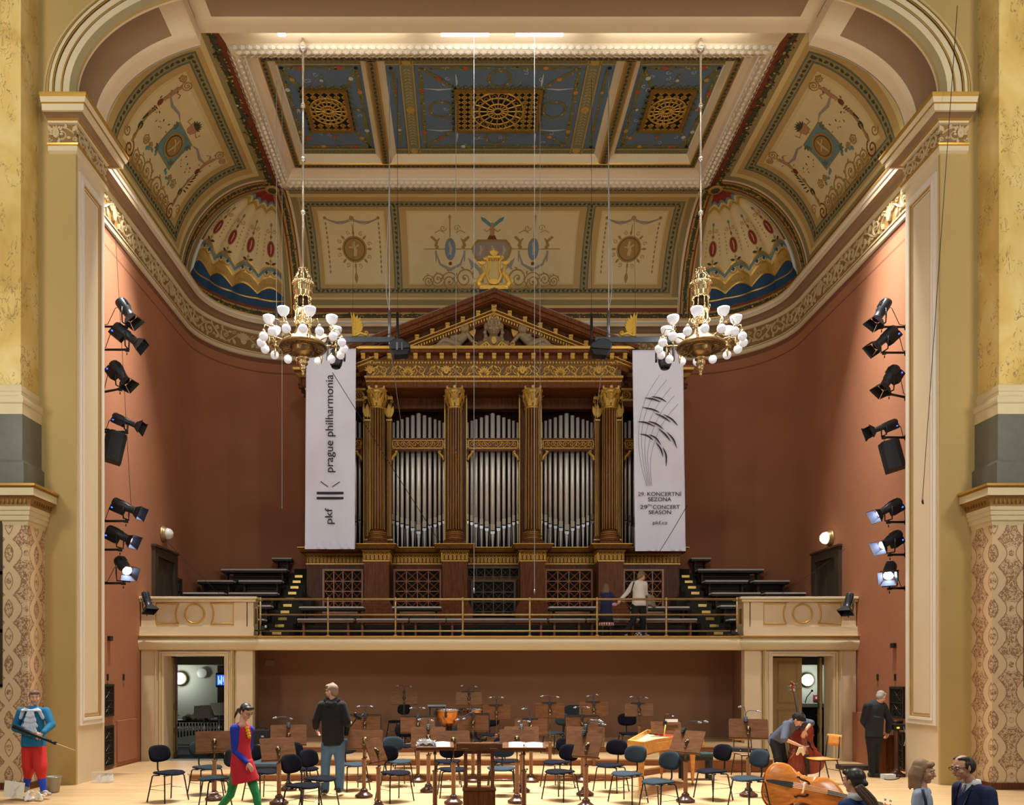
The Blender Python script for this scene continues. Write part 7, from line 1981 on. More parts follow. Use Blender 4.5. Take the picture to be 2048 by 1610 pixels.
CH = [  # seat px, py, riser height, pad kind, facing (deg: 0 = towards the camera, 90 = towards the right of the picture) or None, label
 (336, 1545, 0, 'n', 62, 'navy padded chair standing alone, leftmost of all on the bare floor'),
 (413, 1534, 0, 'd', 50, 'dark chair behind the leftmost music stand'),
 (431, 1556, 0, 'd', -60, 'dark chair whose back is hidden by the woman in the red dress'),
 (604, 1571, 0, 'n', 62, 'navy padded chair, nearest of the left group, at the foot of the tilted stand'),
 (638, 1557, 0, 'n', 62, 'navy padded chair whose seat reaches the feet of the man in jeans'),
 (606, 1537, 0, 'n', 60, 'navy padded chair just left of the man in jeans, second row'),
 (590, 1520, 0, 'n', 40, 'navy padded chair half behind the two overlapping desks at left'),
 (524, 1543, 0, 'n', 60, 'navy padded chair right behind the woman in the red dress'),
 (705, 1528, 0, 'g', 40, 'grey-blue chair just right of the man in jeans'),
 (795, 1522, 0, 'g', 30, 'grey-green chair behind the edge-on music desk, the rear one of the pair'),
 (789, 1545, 0, 'n', 42, 'navy padded chair behind the edge-on music desk, the front one of the pair'),
 (797, 1443, .425, 'd', -40, 'dark chair on the highest riser behind the far left grey desk'),
 (812, 1491, .143, 'n', 10, 'navy chair on the lowest riser left of the copper drum'),
 (895, 1522, 0, 'n', 5, 'navy chair left of the conductor desk, the rear one of two'),
 (906, 1538, 0, 'n', 8, 'navy chair left of the conductor desk, the front one of two'),
 (1011, 1521, 0, 'n', 0, 'navy chair right of the conductor desk, the rear one of two'),
 (1003, 1536, 0, 'g', -6, 'grey-blue chair right of the conductor desk, the front one of two'),
 (980, 1469, .283, 'n', 0, 'small far navy chair on the middle riser right of the copper drums'),
 (1115, 1524, 0, 'n', -50, 'navy padded chair right of the conductor, the rear one of the overlapping pair'),
 (1122, 1543, 0, 'n', -50, 'navy padded chair right of the conductor, the front one of the overlapping pair'),
 (1109, 1466, .283, 'g', -60, 'far grey chair on the middle riser behind the crowd of desks at right'),
 (1145, 1447, .425, 'g', -10, 'far blue-grey chair on the highest riser between two tall stands'),
 (1259, 1467, .283, 'n', 5, 'far navy chair standing behind the wooden harpsichord'),
 (1222, 1530, 0, 'n', -42, 'navy padded chair in front of the harpsichord tail'),
 (1256, 1547, 0, 'g', -50, 'grey-blue chair in front of the harpsichord leg'),
 (1319, 1563, 0, 'g', -62, 'grey-blue chair nearest the camera on the right'),
 (1426, 1542, 0, 'n', -68, 'navy padded chair right of the harpsichord'),
 (1498, 1557, 0, 'g', -70, 'grey-blue chair at the left end of the lying double bass'),
 (925, 1492, .143, 'd', 0, 'dark green chair back showing under the middle left desk'),
]
PROTO={}
for k,(px_,py_,z_,kd,face,lab) in enumerate(CH):
 s_=(py_ - VY) / (CZ - z_ - .455); Y=F / s_
 loc = (PX(px_, Y), Y, z_); m = {'n': M_NAVY, 'g': M_GRNG, 'd': M_DGRN}[kd]
 if kd not in PROTO: PROTO[kd]=make_chair(m,lab); c=PROTO[kd]; c.location=loc; c.rotation_euler=(0,0,R(face))
 else: c=dup(PROTO[kd],loc,R(face),lab)
 c['group'] = 'padded orchestra chairs on the platform'
# ================================================================== music stands
M_BASE = mat('turned_dark_wood_base', (76, 46, 32), .25)
M_POLE = make_wood('turned_brown_pole', (104, 60, 34), (132, 82, 48), .35)
def lampclip(b,x,z,heads,y=-.02):
 pass
def make_stand(w,hd,tilt,zc,mdesk,lamp,bar,label,pole=.62,tw=.0):
 """desk centre height zc, seen from behind; tilt from vertical"""
 t = thing('music_stand', label, 'music stand')
 b = MB(); b.lathe([(.145, 0), (.15, .015), (.145, .04), (.12, .055), (.1, .07), (.07, .09), (.06, .11), (.065, .12), (.05, .135), (.036, .15)], (0, 0, 0), 24); b.build('base', M_BASE, t)
 b = MB(); b.lathe([(.03, .14), (.034, .18), (.034, pole - .02), (.042, pole - .015), (.042, pole), (.02, pole + .01)], (0, 0, 0), 16); b.build('pole', M_POLE, t)
 b = MB(); b.tube([(0, 0, pole - .02), (0, 0, zc - .05)], .011, 8); b.lathe([(.02, zc - .12), (.026, zc - .1), (.02, zc - .08)], (0, 0, 0), 10); b.tube([(0, 0, zc - .06), (0, .03, zc - .02)], .014, 8); b.ball((.045, 0, pole + .02), .014, 8, 6); b.tube([(0, 0, pole + .02), (.045, 0, pole + .02)], .006, 6); b.build('rod', mat('dark_brass', (92, 78, 52), .35, .8), t)
 D = Matrix.Translation((0, .05, zc)) @ Matrix.Rotation(tilt, 4, 'X')
 rc=.03; pts=[]
 for (cx,cy,a0) in ((w / 2 - rc,hd / 2 - rc,0),(-w / 2+rc,hd / 2 - rc,pi / 2)):
  pts += arcp(cx,cy,rc,a0,a0+pi / 2,5)
 pts += [(-w / 2,-hd / 2),(w / 2,-hd / 2)]
 b = MB(); b.M = D; b.prism(pts, lambda u, v, h: (u, h - .006, v), .012); bevel(b.build('desk', mdesk, t), .003)
 b=MB(); b.M=D; e=-1 if tilt < R(-60) else 1
 b.box(-w / 2, w / 2, min(0, e * .05), max(0, e * .05), -hd / 2 - .012, -hd / 2); b.box(-w / 2, w / 2, min(e * .042, e * .05), max(e * .042, e * .05), -hd / 2, -hd / 2 + .015); b.build('ledge', mdesk, t)
 b=MB(); b.M=D
 Mr = Matrix.Rotation(R(90), 3, 'X') if e > 0 else Matrix.Rotation(R(-90), 3, 'X')
 b.lathe([(.02, .005), (.04, .008), (.04, .014), (.02, .018), (.018, .03), (.0, .032)], (0, 0, -.0), 18, 0, Mr); b.tube([(0, -.02, 0), (0, -.05, -.05)], .012, 8); b.build('joint', mat('dark_brass', (1, 1, 1)), t)
 if bar:
  b=MB(); b.M=D
  if bar == 1: b.box(-w*.28,w*.22,-.01,.02,hd / 2+.0,hd / 2+.022)
  else: b.box(-w / 2,w / 2+.01,-.01,.02,hd / 2+.0,hd / 2+.02); b.box(w / 2 - .005,w / 2+.015,-.01,.02,-hd*.4,hd / 2)
  b.build('light_strip', M_BLACK, t)
 if lamp:
  b = MB(); b.M = D; x0 = lamp.get('x', 0)
  b.box(x0 - .03, x0 + .03, -.035, .03, hd / 2 - .05, hd / 2 + .035); b.box(x0 - .018, x0 + .018, -.045, -.03, hd / 2 - .07, hd / 2 + .0); cl = bevel(b.build('lamp_clip', mat('clip_black', (50, 54, 60), .3, .5), t), .006)
  for (dx, dz, dy) in lamp['h']:
   b=MB(); b.M=D; p0=Vector((x0,0,hd / 2+.03)); p1=Vector((x0+dx,dy,hd / 2+dz))
   mid = p0 + (p1 - p0) * .45 + Vector((-dx * .25, 0, .3 * abs(dz) + .02)); b.tube(smooth2([tuple(p0), tuple(mid), tuple(p1)], 5), .0055, 6); b.build('gooseneck', mat('clip_black', (1, 1, 1)), cl)
   b = MB(); b.M = D; b.tube([p1, p1 + Vector((dx * .12 + (.02 if dx > 0 else -.02), dy * .3, -.004))], [.012, .018], 8); b.ball(p1 + Vector((dx * .14 + (.03 if dx > 0 else -.03), 0, -.008)), (.022, .016, .01), 8, 5); b.build('lamp_head', mat('small_lamp_head', (150, 160, 176), .3, .6), cl)
 return t
V2=dict(h=[(-.13,.15,0),(.13,.13,0)]); V3=dict(h=[(-.1,.17,0),(.09,.17,0)]); L2=dict(h=[(-.26,.1,0),(-.02,.12,-.05)]); R2=dict(h=[(.2,.1,-.05),(.26,.05,0)])
ST = [  # desk px,py | base Y | riser z | yaw deg | w,h | tilt | material | lamp | bar | label
 (429, 1483, 12.9, 0, 20, .58, .34, 18, 'D', None, 0, 'leftmost music stand, in front of the open left doorway'),
 (577, 1470, 14.0, 0, 12, .62, .36, 20, 'D', dict(h=[(-.2, .14, 0), (.02, .12, 0)]), 0, 'left music stand with a clip lamp bent over, the rear one of two overlapping desks'),
 (558, 1498, 12.5, 0, 32, .56, .36, 25, 'D', None, 0, 'left music stand with a leaning bare desk, right of the woman in red'),
 (728, 1479, 13.2, 0, -12, .6, .32, 22, 'D', None, 0, 'music stand right of the man in jeans, bare desk in front of another'),
 (729, 1446, 15.1, 0, 0, .6, .3, 12, 'D', V3, 2, 'music stand with a black light strip, held device of the man in jeans overlaps it'),
 (757, 1500, 11.9, 0, 68, .5, .36, 22, 'D', None, 0, 'music stand seen edge-on, nearest the camera left of the conductor'),
 (808, 1396, 18.9, .425, 0, .62, .29, 8, 'G', V2, 0, 'pale grey-brown stand on the highest riser, farthest left'),
 (836, 1449, 15.1, 0, 6, .66, .3, 16, 'D', V3, 2, 'music stand in front of the large copper drum, its light strip across the top'),
 (857, 1474, 13.8, 0, 6, .6, .36, 22, 'D', dict(h=[(.05, .12, 0), (-.12, .14, 0)]), 0, 'music stand behind the white feather mask'),
 (907, 1480, 12.5, 0, 4, .52, .3, 26, 'D', None, 0, 'rounded music desk just left of the conductor desk'),
 (938, 1397, 18.4, .425, 0, .6, .29, 8, 'G', V2, 1, 'pale stand on the highest riser behind the small copper drum'),
 (946, 1445, 15.1, 0, -2, .6, .32, 12, 'D', dict(h=[(-.26, -.12, -.06), (-.14, -.1, -.06)]), 2, 'music stand in front of the small copper drum'),
 (993, 1425, 16.7, .143, -3, .58, .29, 8, 'D', V3, 1, 'tall music stand right of the drums'),
 (1100, 1421, 16.5, 0, -3, .6, .3, 8, 'D', V2, 1, 'tall music stand in the rear row, third from right'),
 (1034, 1477, 12.6, 0, -2, .55, .3, 26, 'D', None, 0, 'rounded music desk just right of the conductor desk, front one'),
 (1043, 1471, 13.8, 0, -4, .6, .32, 24, 'D', dict(h=[(-.02, .1, 0), (.1, .1, 0)]), 0, 'music desk peeping out behind the rounded one right of the conductor'),
 (1062, 1454, 15.1, 0, -4, .62, .3, 14, 'D', dict(h=[(-.1, .2, 0)], x=-.02), 1, 'music stand holding a pale sheet behind the conductor right desk'),
 (1170, 1474, 13.4, 0, -14, .64, .36, 24, 'D', R2, 0, 'wide music desk right of centre, behind the slanting one'),
 (1172, 1490, 12.1, 0, -40, .46, .38, 26, 'C', dict(h=[(.04, .22, 0), (.2, .2, 0)], x=-.1), 0, 'slanting light brown desk on a near pole right of centre'),
 (1165, 1447, 15.1, 0, -2, .62, .28, 12, 'D', V3, 2, 'music stand with a light strip behind the wide desk right of centre'),
 (1188, 1419, 16.5, 0, -4, .6, .3, 10, 'D', dict(h=[(-.09, .13, 0), (.05, .16, 0)]), 1, 'tall music stand in the rear row, second from right'),
 (1279, 1420, 16.9, .283, -2, .6, .26, 6, 'G', V2, 1, 'grey-brown tall stand in the rear row, behind the harpsichord'),
 (1371, 1483, 12.7, 0, -48, .56, .38, 30, 'C', dict(h=[(.2, .16, 0), (.3, .18, 0)], x=-.12), 0, 'slanting desk in front of the harpsichord keyboard end'),
 (1497, 1457, 13.3, 0, -16, .62, .33, 22, 'D', dict(h=[(-.06, .22, 0), (.18, .14, 0)], x=-.04), 0, 'music stand before the wooden chair with the instrument case'),
 (870, 1493, 11.5, 0, 3, .54, .3, 72, 'C', None, 0, 'low flat desk left of the conductor desk, loaded with mask and sheets'),
 (1048, 1494, 11.5, 0, -3, .62, .3, 72, 'C', None, 0, 'low flat desk right of the conductor desk with open white sheets'),
]
STANDS=[]
for (px_,py_,Y,z_,yaw,w,hd,ti,mk,lamp,bar,lab) in ST:
 zc=PZ(py_,Y) - z_
 X=PX(px_,Y)
 t = make_stand(w, hd, R(-ti), zc, {'D': M_DESK, 'G': M_DESKD, 'C': M_CHERRY if False else M_DESK}[mk], lamp, bar, lab, min(.64, zc - .22))
 t.location = (X, Y, z_); t.rotation_euler = (0, 0, R(yaw)); t['group'] = 'wooden music stands on the platform'; STANDS.append(t)
# sheets, mask and other things lying on the two low desks
M_PAPER = mat('white_paper', (236, 236, 238), .7); M_PAPERB = mat('pale_bluish_sheet', (214, 218, 236), .7)
def on_desk(st,build,name,m,label,cat,u=0.0,v=0.0,lift=.012):
 o=build.build(name,m); hd,ti,zc=.3,R(-72),PZ(ST[STANDS.index(st)][1],ST[STANDS.index(st)][2])
 D = Matrix.Translation(st.location) @ Matrix.Rotation(st.rotation_euler.z, 4, 'Z') @ Matrix.Translation((0, .05, zc)) @ Matrix.Rotation(ti, 4, 'X')
 return tag(o,label,cat),D
def sheet(st,u0,u1,v0,v1,k,m,label):
 i=STANDS.index(st); zc=PZ(ST[i][1],ST[i][2])
 # desk plane at 72 degrees from vertical: its near edge is low
 D = Matrix.Translation(st.location) @ Matrix.Rotation(st.rotation_euler.z, 4, 'Z') @ Matrix.Translation((0, .05, zc)) @ Matrix.Rotation(R(-72), 4, 'X')
 b=MB(); b.M=D; n=8
 b.grid(lambda u,v: (u,-.012 - k*.003 - .012*sin(pi*(u - u0) / (u1 - u0)),v),lsp(u0,u1,n),lsp(v0,v1,4),0)
 o = b.build('music_sheet', m); md = o.modifiers.new('s', 'SOLIDIFY'); md.thickness = .003
 return tag(o, label, 'sheet music', 'loose music sheets')
sl,sr=STANDS[24],STANDS[25]
sheet(sl, .0, .22, -.12, .12, 0, M_PAPER, 'white sheet lying right of the feather mask on the left low desk')
sheet(sr, -.22, .02, -.12, .13, 0, M_PAPER, 'left page of the open score on the right low desk')
sheet(sr, .03, .27, -.13, .12, 0, M_PAPER, 'right page of the open score on the right low desk')
t = thing('feather_mask', 'white feathery mask with blue dots lying on the left low desk', 'mask', (PX(853, 11.5), 11.5, PZ(1492, 11.5)))
rg=random.Random(3)
for k in range(16):
 a=pi*(k+.5) / 16; l=.1+.03*rg.random(); b=MB()
 b.prism(leaf(.02 * cos(a), .02 * sin(a), l, .04, a), lambda u, v, h: (u * 1.15, v * .25 + h + .02 * rg.random(), v * .85 + .0), .004); b.build('feather', M_PAPER, t)
b = MB(); b.ribbon([(-.1, .01), (-.05, .03), (0, .01), (.05, .03), (.1, .01)], [.02, .045, .02, .045, .02], lambda u, v, h: (u, -.03 - h, v), .01, 0, 0, True); b.build('eye_band', mat('mask_brown', (96, 66, 44), .6), t)
b=MB()
for x in (.1,.13,-.12): b.ball((x,-.03,.01),.012,8,5)
b.build('blue_dots', mat('bright_blue', (60, 130, 200), .5), t)
# conductor's desk
YK = 11.35; t = thing('conductor_desk', 'tall adjustable wooden conductor desk on a box base in the middle foreground', 'conductor desk', (PX(958, YK), YK, 0))
b = MB(); b.box(-.225, .225, -.2, .2, .0, PZ(1578, YK)); bevel(b.build('box_base', M_WALNUT2, t), .01)
b = MB(); b.box(-.235, .235, -.21, .21, PZ(1578, YK), PZ(1576, YK) + .01); b.build('box_lid', M_WALNUT2, t)
z0_,z1_=.4,PZ(1500,YK)
for x in (-.19, .19): b = MB(); b.box(x - .025, x + .025, -.03, .03, z0_, z1_); b.build('side_post', M_POLE, t)
b = MB(); b.box(-.028, .028, -.02, .02, z0_, z1_); b.build('centre_post', M_POLE, t)
b=MB()
for k in range(14): b.ball((0,-.021,z0_+.06+k*.04),(.007,.004,.007),6,4)
b.build('peg_holes', mat('peg_pale', (190, 170, 140), .5), t)['kind'] = 'stuff'
b = MB(); b.box(-.19, .19, -.025, .025, z0_ + .14, z0_ + .18); b.box(-.21, .21, -.04, .04, z1_ - .05, z1_); b.box(-.17, .17, -.025, .025, z0_ + .0, z0_ + .02); b.build('cross_rail', M_POLE, t)
zt=PZ(1490,YK); b=MB(); b.box(-.32,.32,-.22,.2,zt - .05,zt - .02); b.box(-.32,.32,-.235,-.22,zt - .06,zt+.04); b.box(-.3,.3,.1,.2,zt - .02,zt+.02)
bevel(b.build('desk', M_WALH if False else M_DESK, t), .004)
b = MB(); b.box(-.25, -.15, -.24, -.235, zt - .035, zt - .025); b.box(.15, .25, -.24, -.235, zt - .035, zt - .025); b.build('ledge_clip', M_BRASS, t)
b = MB(); b.box(-.2, .2, -.12, .14, 0, .03); o = b.build('score', M_PAPERB); o.location = (PX(958, YK), YK, zt - .018); tag(o, 'white open score lying on the conductor desk', 'sheet music')
# ================================================================== kettledrums
M_COPPER = mat('hammered_copper', (214, 140, 72), .22, .9, var=.25, vscale=9, bump=.3, bscale=20)
def timpano(x,Y,z,r,h,label):
 t = thing('kettledrum', label, 'timpani', (x, Y, z))
 b = MB(); b.lathe([(.06, h - r * 1.25), (r * .4, h - r * 1.22), (r * .72, h - r * .95), (r * .93, h - r * .55), (r * .98, h - r * .2), (r * .98, h - .04)], (0, 0, 0), 32); b.build('kettle', M_COPPER, t)
 b = MB(); b.lathe([(r * .99, h - .06), (r * 1.03, h - .05), (r * 1.04, h), (r * .99, h + .005)], (0, 0, 0), 32); b.build('hoop', M_STEEL, t)
 b = MB(); b.lathe([(r * 1.0, h - .002), (.001, h + .002)], (0, 0, 0), 32); b.build('head', mat('drum_skin', (222, 218, 214), .5), t)
 for k in range(6):
  a = k * pi / 3 + .3; b = MB(); b.tube([(r * 1.04 * cos(a), r * 1.04 * sin(a), h), (r * 1.04 * cos(a), r * 1.04 * sin(a), h - .2)], .014, 6); b.cbox((r * 1.03 * cos(a), r * 1.03 * sin(a), h - .14), (.04, .05, .12), 0, (0, 0, a)); b.build('tension_rod', mat('tarnished_steel', (70, 74, 78), .35, .8), t)
 b=MB(); b.lathe([(.22,.0),(.23,.03),(.08,.1),(.06,h - r*1.2)],(0,0,0),16)
 for k in range(3): a=k*2.09; b.tube([(.05*cos(a),.05*sin(a),.08),(r*1.0*cos(a),r*1.0*sin(a),.02)],.02,6); b.tube([(r*cos(a),r*sin(a),.03),(r*1.05*cos(a),r*1.05*sin(a),h - .2)],.014,6)
 b.build('stand', mat('tarnished_steel', (1, 1, 1)), t); return t
timpano(PX(898.5, 18.7), 18.7, .425, .335, PZ(1417, 18.7) - .425, 'large kettledrum with a shining copper bowl behind the desks')
timpano(PX(948, 18.95), 19.3, .425, .3, PZ(1416, 19.3) - .425, 'smaller kettledrum mostly hidden behind a music desk')
b = MB(); b.box(-.22, .22, -.15, .15, -.02, .02); o = b.build('drum_cover', mat('pale_grey_pad', (176, 186, 190), .7)); o.location = (PX(874, 19.4), 19.4, PZ(1411, 19.4)); tag(o, 'pale grey flat pad beside the large kettledrum', 'pad')
t = thing('pad_table', 'dark little table under the pale pad by the kettledrum', 'table', (PX(874, 19.4), 19.4, .425)); b = MB(); b.box(-.2, .2, -.14, .14, PZ(1411, 19.4) - .47, PZ(1411, 19.4) - .445); b.build('table_top', M_BLACK, t)
for x in (-.17, .17): b = MB(); b.tube([(x, 0, 0), (x, 0, PZ(1411, 19.4) - .47)], .012, 6); b.build('leg', M_BLACK, t)
# ================================================================== harpsichord
t = thing('harpsichord', 'light cherry-wood harpsichord with tapered legs, lid off, at right of the platform', 'harpsichord', (0, 0, 0))
ZA,ZB=.70,.93
A_,B_,C_,D_=Vector((1.92,13.35)),Vector((2.1,12.95)),Vector((3.62,14.75)),Vector((2.85,16.0))
def lerp(a,b,t): return a+(b - a)*t
bent=[B_,B_+Vector((.35,.62)),B_+Vector((.75,1.1)),B_+Vector((1.15,1.5)),C_]
outer=[tuple(A_)]+[tuple(p) for p in bent]+[tuple(lerp(C_,D_,1.0))]
cen=Vector((2.75,14.5))
inner=[tuple(cen+(Vector(p) - cen)*.93) for p in outer]
b=MB(); n=len(outer)
for i in range(n):
 j=(i+1) % n; (x0,y0),(x1,y1),(u0,w0),(u1,w1)=outer[i],outer[j],inner[i],inner[j]
 b.add([(x0,y0,ZA),(x1,y1,ZA),(x1,y1,ZB),(x0,y0,ZB),(u0,w0,ZA),(u1,w1,ZA),(u1,w1,ZB),(u0,w0,ZB)],[(0,1,2,3),(7,6,5,4),(3,2,6,7),(0,4,5,1)],0)
b.prism(outer, lambda u, v, h: (u, v, ZA + h), .02, 0); b.build('case', M_CHERRY, t)
b = MB(); b.prism(inner, lambda u, v, h: (u, v, ZB - .09 + h), .01); b.build('soundboard', mat('pale_soundboard', (226, 196, 146), .5), t)
b=MB(); a0=lerp(A_,D_,.25); a1=lerp(B_,C_,.78)
d1_=lerp(D_,C_,.12)+Vector((-.1,-.55)); d2_=lerp(D_,C_,.9)+Vector((-.15,-.35))
b.tube([(d1_.x, d1_.y, ZB - .05), (d2_.x, d2_.y, ZB - .05)], .02, 6); b.build('red_felt_strip', mat('red_felt', (176, 36, 36), .9), t)
b=MB()
for k in range(22):
 f_=(k+1) / 24; p=lerp(Vector(inner[0]),Vector(inner[-1]),f_*.9); q=lerp(d1_,d2_,f_); e_=lerp(Vector(inner[0]),Vector(inner[1]),f_); b.tube([(e_.x+f_*.3,e_.y+.1+f_*.3,ZB - .065),(q.x,q.y,ZB - .05)],.0015,3)
b.build('strings', M_BRASS, t)['kind'] = 'stuff'
b=MB(); kx=lerp(C_,D_,.5); dv_=(C_ - D_).normalized(); nv_=Vector((dv_.y,-dv_.x))
b.box(0,.01,0,.01,0,.01) if False else None
w0,w1=lerp(C_,D_,.08) - nv_*.0,lerp(C_,D_,.92)
nin=(cen - kx).normalized()
kb=[tuple(w0+nin*.02),tuple(w1+nin*.02),tuple(w1+nin*.16),tuple(w0+nin*.16)]
b.prism(kb, lambda u, v, h: (u, v, ZB - .08 + h), .03); b.build('keyboard', mat('dark_keys', (40, 30, 26), .4), t)
for (px_,py_) in ((1281,1596),(1385,1570),(1323,1556),(1254,1560)):
 g=G(px_,py_);
 if px_ == 1254: g=Vector((2.35,14.2,0))
 b=MB(); ztop=ZA
 for (z_a,wa),(z_b,wb) in (((.07,.022),(ztop - .1,.042)),((ztop - .1,.042),(ztop,.046))):
  b.add([(g.x+sx*wa,g.y+sy*wa,z_a) for sx,sy in ((-1,-1),(1,-1),(1,1),(-1,1))]+[(g.x+sx*wb,g.y+sy*wb,z_b) for sx,sy in ((-1,-1),(1,-1),(1,1),(-1,1))],[(0,3,2,1),(4,5,6,7),(0,1,5,4),(1,2,6,5),(2,3,7,6),(3,0,4,7)],0)
 lg = b.build('leg', M_CHERRY, t); b = MB(); b.tube([(g.x - .012, g.y, .028), (g.x + .012, g.y, .028)], .028, 12); b.tube([(g.x, g.y, .03), (g.x, g.y, .08)], .012, 6); b.build('caster', M_BRASS, lg)
Ym=15.2; b=MB()
p0,p1=P(1301,1443,Ym),P(1361,1444,Ym); q0,q1=P(1303,1467,Ym - .1),P(1365,1472,Ym - .1)
b.add([p0,p1,q1,q0,p0+Vector((0,.015,0)),p1+Vector((0,.015,0)),q1+Vector((0,.015,0)),q0+Vector((0,.015,0))],[(0,3,2,1),(4,5,6,7),(0,1,5,4),(1,2,6,5),(2,3,7,6),(3,0,4,7)],0)
b.add([p+Vector((0,.12 if i < 2 else .03,0)) for i,p in enumerate([q0,q1,Vector((q1.x,q1.y+.2,ZB - .02)),Vector((q0.x,q0.y+.2,ZB - .02))])],[(0,1,2,3)],0)
b.build('music_desk', M_DESK, t)
b = MB(); pa, pb = P(1331, 1450, Ym - .2), P(1328, 1472, Ym - .3); b.tube([pa, pb], .012, 6); b.build('prop', M_CHERRY, t)
b = MB(); pc = P(1330, 1446, Ym - .03); b.cbox(pc, (.06, .05, .07)); cl = b.build('lamp_clip', mat('clip_black', (1, 1, 1)), t)
b = MB(); b.tube(smooth2([tuple(pc), tuple(pc + Vector((0, 0, .13))), tuple(pc + Vector((.06, 0, .17))), tuple(pc + Vector((.13, 0, .14)))], 5), .006, 6); b.build('gooseneck', mat('clip_black', (1, 1, 1)), cl)
b = MB(); b.ball(pc + Vector((.15, 0, .13)), (.025, .018, .012), 8, 5); b.build('lamp_head', mat('small_lamp_head', (1, 1, 1)), cl)
b = MB(); b.box(-.12, .12, 0, .012, -.02, .035); o = b.build('music_sheet', M_PAPER); o.location = P(1343, 1442, Ym - .03); tag(o, 'white sheet standing on the harpsichord music desk', 'sheet music', 'loose music sheets')
b = MB(); b.box(-.18, .16, -.12, .12, 0, .02); o = b.build('music_sheet', M_PAPERB); o.location = (3.45, 14.86, ZB + .001); o.rotation_euler = (0, 0, .3); tag(o, 'blue-edged sheet lying on the keyboard end of the harpsichord', 'sheet music', 'loose music sheets')
# its bench
t = thing('harpsichord_bench', 'black-legged bench with a dark green pad behind the harpsichord', 'bench', (PX(1392, 15.45), 15.5, 0))
b = MB(); b.box(-.32, .32, -.17, .17, .44, .52); bevel(b.build('pad', mat('dark_teal_pad', (34, 56, 54), .8), t), .03, 3)
b = MB(); b.box(-.3, .3, -.15, .15, .38, .44); b.build('frame', M_BLACK, t)
for sx in (-1,1):
 for sy in (-1, 1): b = MB(); b.box(sx * .26 - .03, sx * .26 + .03, sy * .12 - .03, sy * .12 + .03, 0, .38); bevel(b.build('leg', M_BLACK, t), .008)
# ================================================================== wooden school chairs
M_PLY = make_wood('orange_plywood', (200, 130, 58), (222, 158, 84), .35, (2, 2, 10))
def school_chair(label,loc,rz,m2=None):
 t = thing('wooden_chair', label, 'chair', loc, rz, None)
 b = MB(); b.grid(lambda u, v: (u, v, .46 + .06 * max(0, v - .1) - .12 * max(0, -.1 - v) ** 1.4 + .25 * u * u), lsp(-.21, .21, 9), lsp(-.2, .2, 9)); o = b.build('seat', m2 or M_PLY, t); md = o.modifiers.new('s', 'SOLIDIFY'); md.thickness = .014
 b = MB(); b.grid(lambda u, v: (u, .245 - .6 * u * u + .12 * v + .01, .8 + v), lsp(-.2, .2, 9), lsp(-.1, .11, 5)); o = b.build('backrest', M_PLY, t); md = o.modifiers.new('s', 'SOLIDIFY'); md.thickness = .014
 for sx in (-1,1):
  b = MB(); b.tube([(sx * .2, -.23, 0), (sx * .18, -.17, .43), (sx * .18, -.1, .45), (sx * .18, .17, .45)], .011, 8); b.build('leg', M_TUBE, t)
  b = MB(); b.tube([(sx * .2, .3, 0), (sx * .18, .17, .44), (sx * .185, .2, .5), (sx * .17, .235, .88)], .011, 8); b.build('leg', M_TUBE, t)
 b = MB(); b.tube([(-.17, .17, .445), (.17, .17, .445)], .01, 6); b.tube([(-.17, -.15, .43), (.17, -.15, .43)], .01, 6); b.tube([(-.19, .22, .25), (.19, .22, .25)], .006, 6); b.build('stretcher', M_TUBE, t)
 return t
school_chair('orange plywood chair behind the scroll-side of the lying double bass', (PX(1645, 14.9), 14.9, 0), R(-78))
school_chair('orange plywood chair with an instrument case on its seat', (PX(1494, 15.9), 15.9, 0), R(4), mat('worn_plywood', (196, 160, 128), .5))
b=MB(); zc=.54
pf=[(-.46,0),(-.42,.07),(-.2,.09),(0,.07),(.2,.06),(.42,.05),(.46,0),(.44,-.06),(.2,-.08),(-.1,-.1),(-.38,-.09),(-.46,-.04)]
t = thing('instrument_case', 'closed black violin case lying on the plywood chair seat', 'case', (PX(1488, 15.85), 15.85, 0), R(-4))
b.prism(pf, lambda u, v, h: (u, v, .49 + .09 * 0 + h - u * .05), .09); bevel(b.build('shell', mat('black_case', (30, 31, 33), .55), t), .02, 3)
b=MB()
for x in (-.3,-.1,.12,.32): b.box(x - .012,x+.012,-.115,-.085,.52 - x*.05,.545 - x*.05)
b.build('latch', M_STEEL, t)
# ================================================================== double basses
M_BASSO = make_wood('golden_bass_varnish', (172, 96, 30), (202, 124, 48), .22, (2, 10, 10))
M_BASSR = make_wood('red_bass_varnish', (120, 40, 22), (156, 60, 34), .25, (6, 6, 1))
M_EBONY = mat('ebony', (26, 22, 20), .35); M_BRIDGE = mat('pale_bridge_wood', (220, 196, 150), .5); M_STRING = mat('bass_string', (190, 186, 180), .3, .7)
def bass_outline(n=8):
 # right half from the tail (bottom, u = 0) to the neck (u = 1.12); v = half width
 pts=[(0,0),(.0,.12),(.03,.22),(.1,.30),(.2,.33),(.3,.32),(.38,.27),(.43,.235),(.445,.25),(.46,.24),(.5,.21),(.58,.195),(.66,.205),(.7,.225),(.715,.24),(.73,.225),(.78,.235),(.86,.24),(.94,.205),(1.02,.14),(1.08,.07),(1.12,.03)]
 r=smooth2(pts,3); return r+[(u,-v) for u,v in reversed(r[1:])]
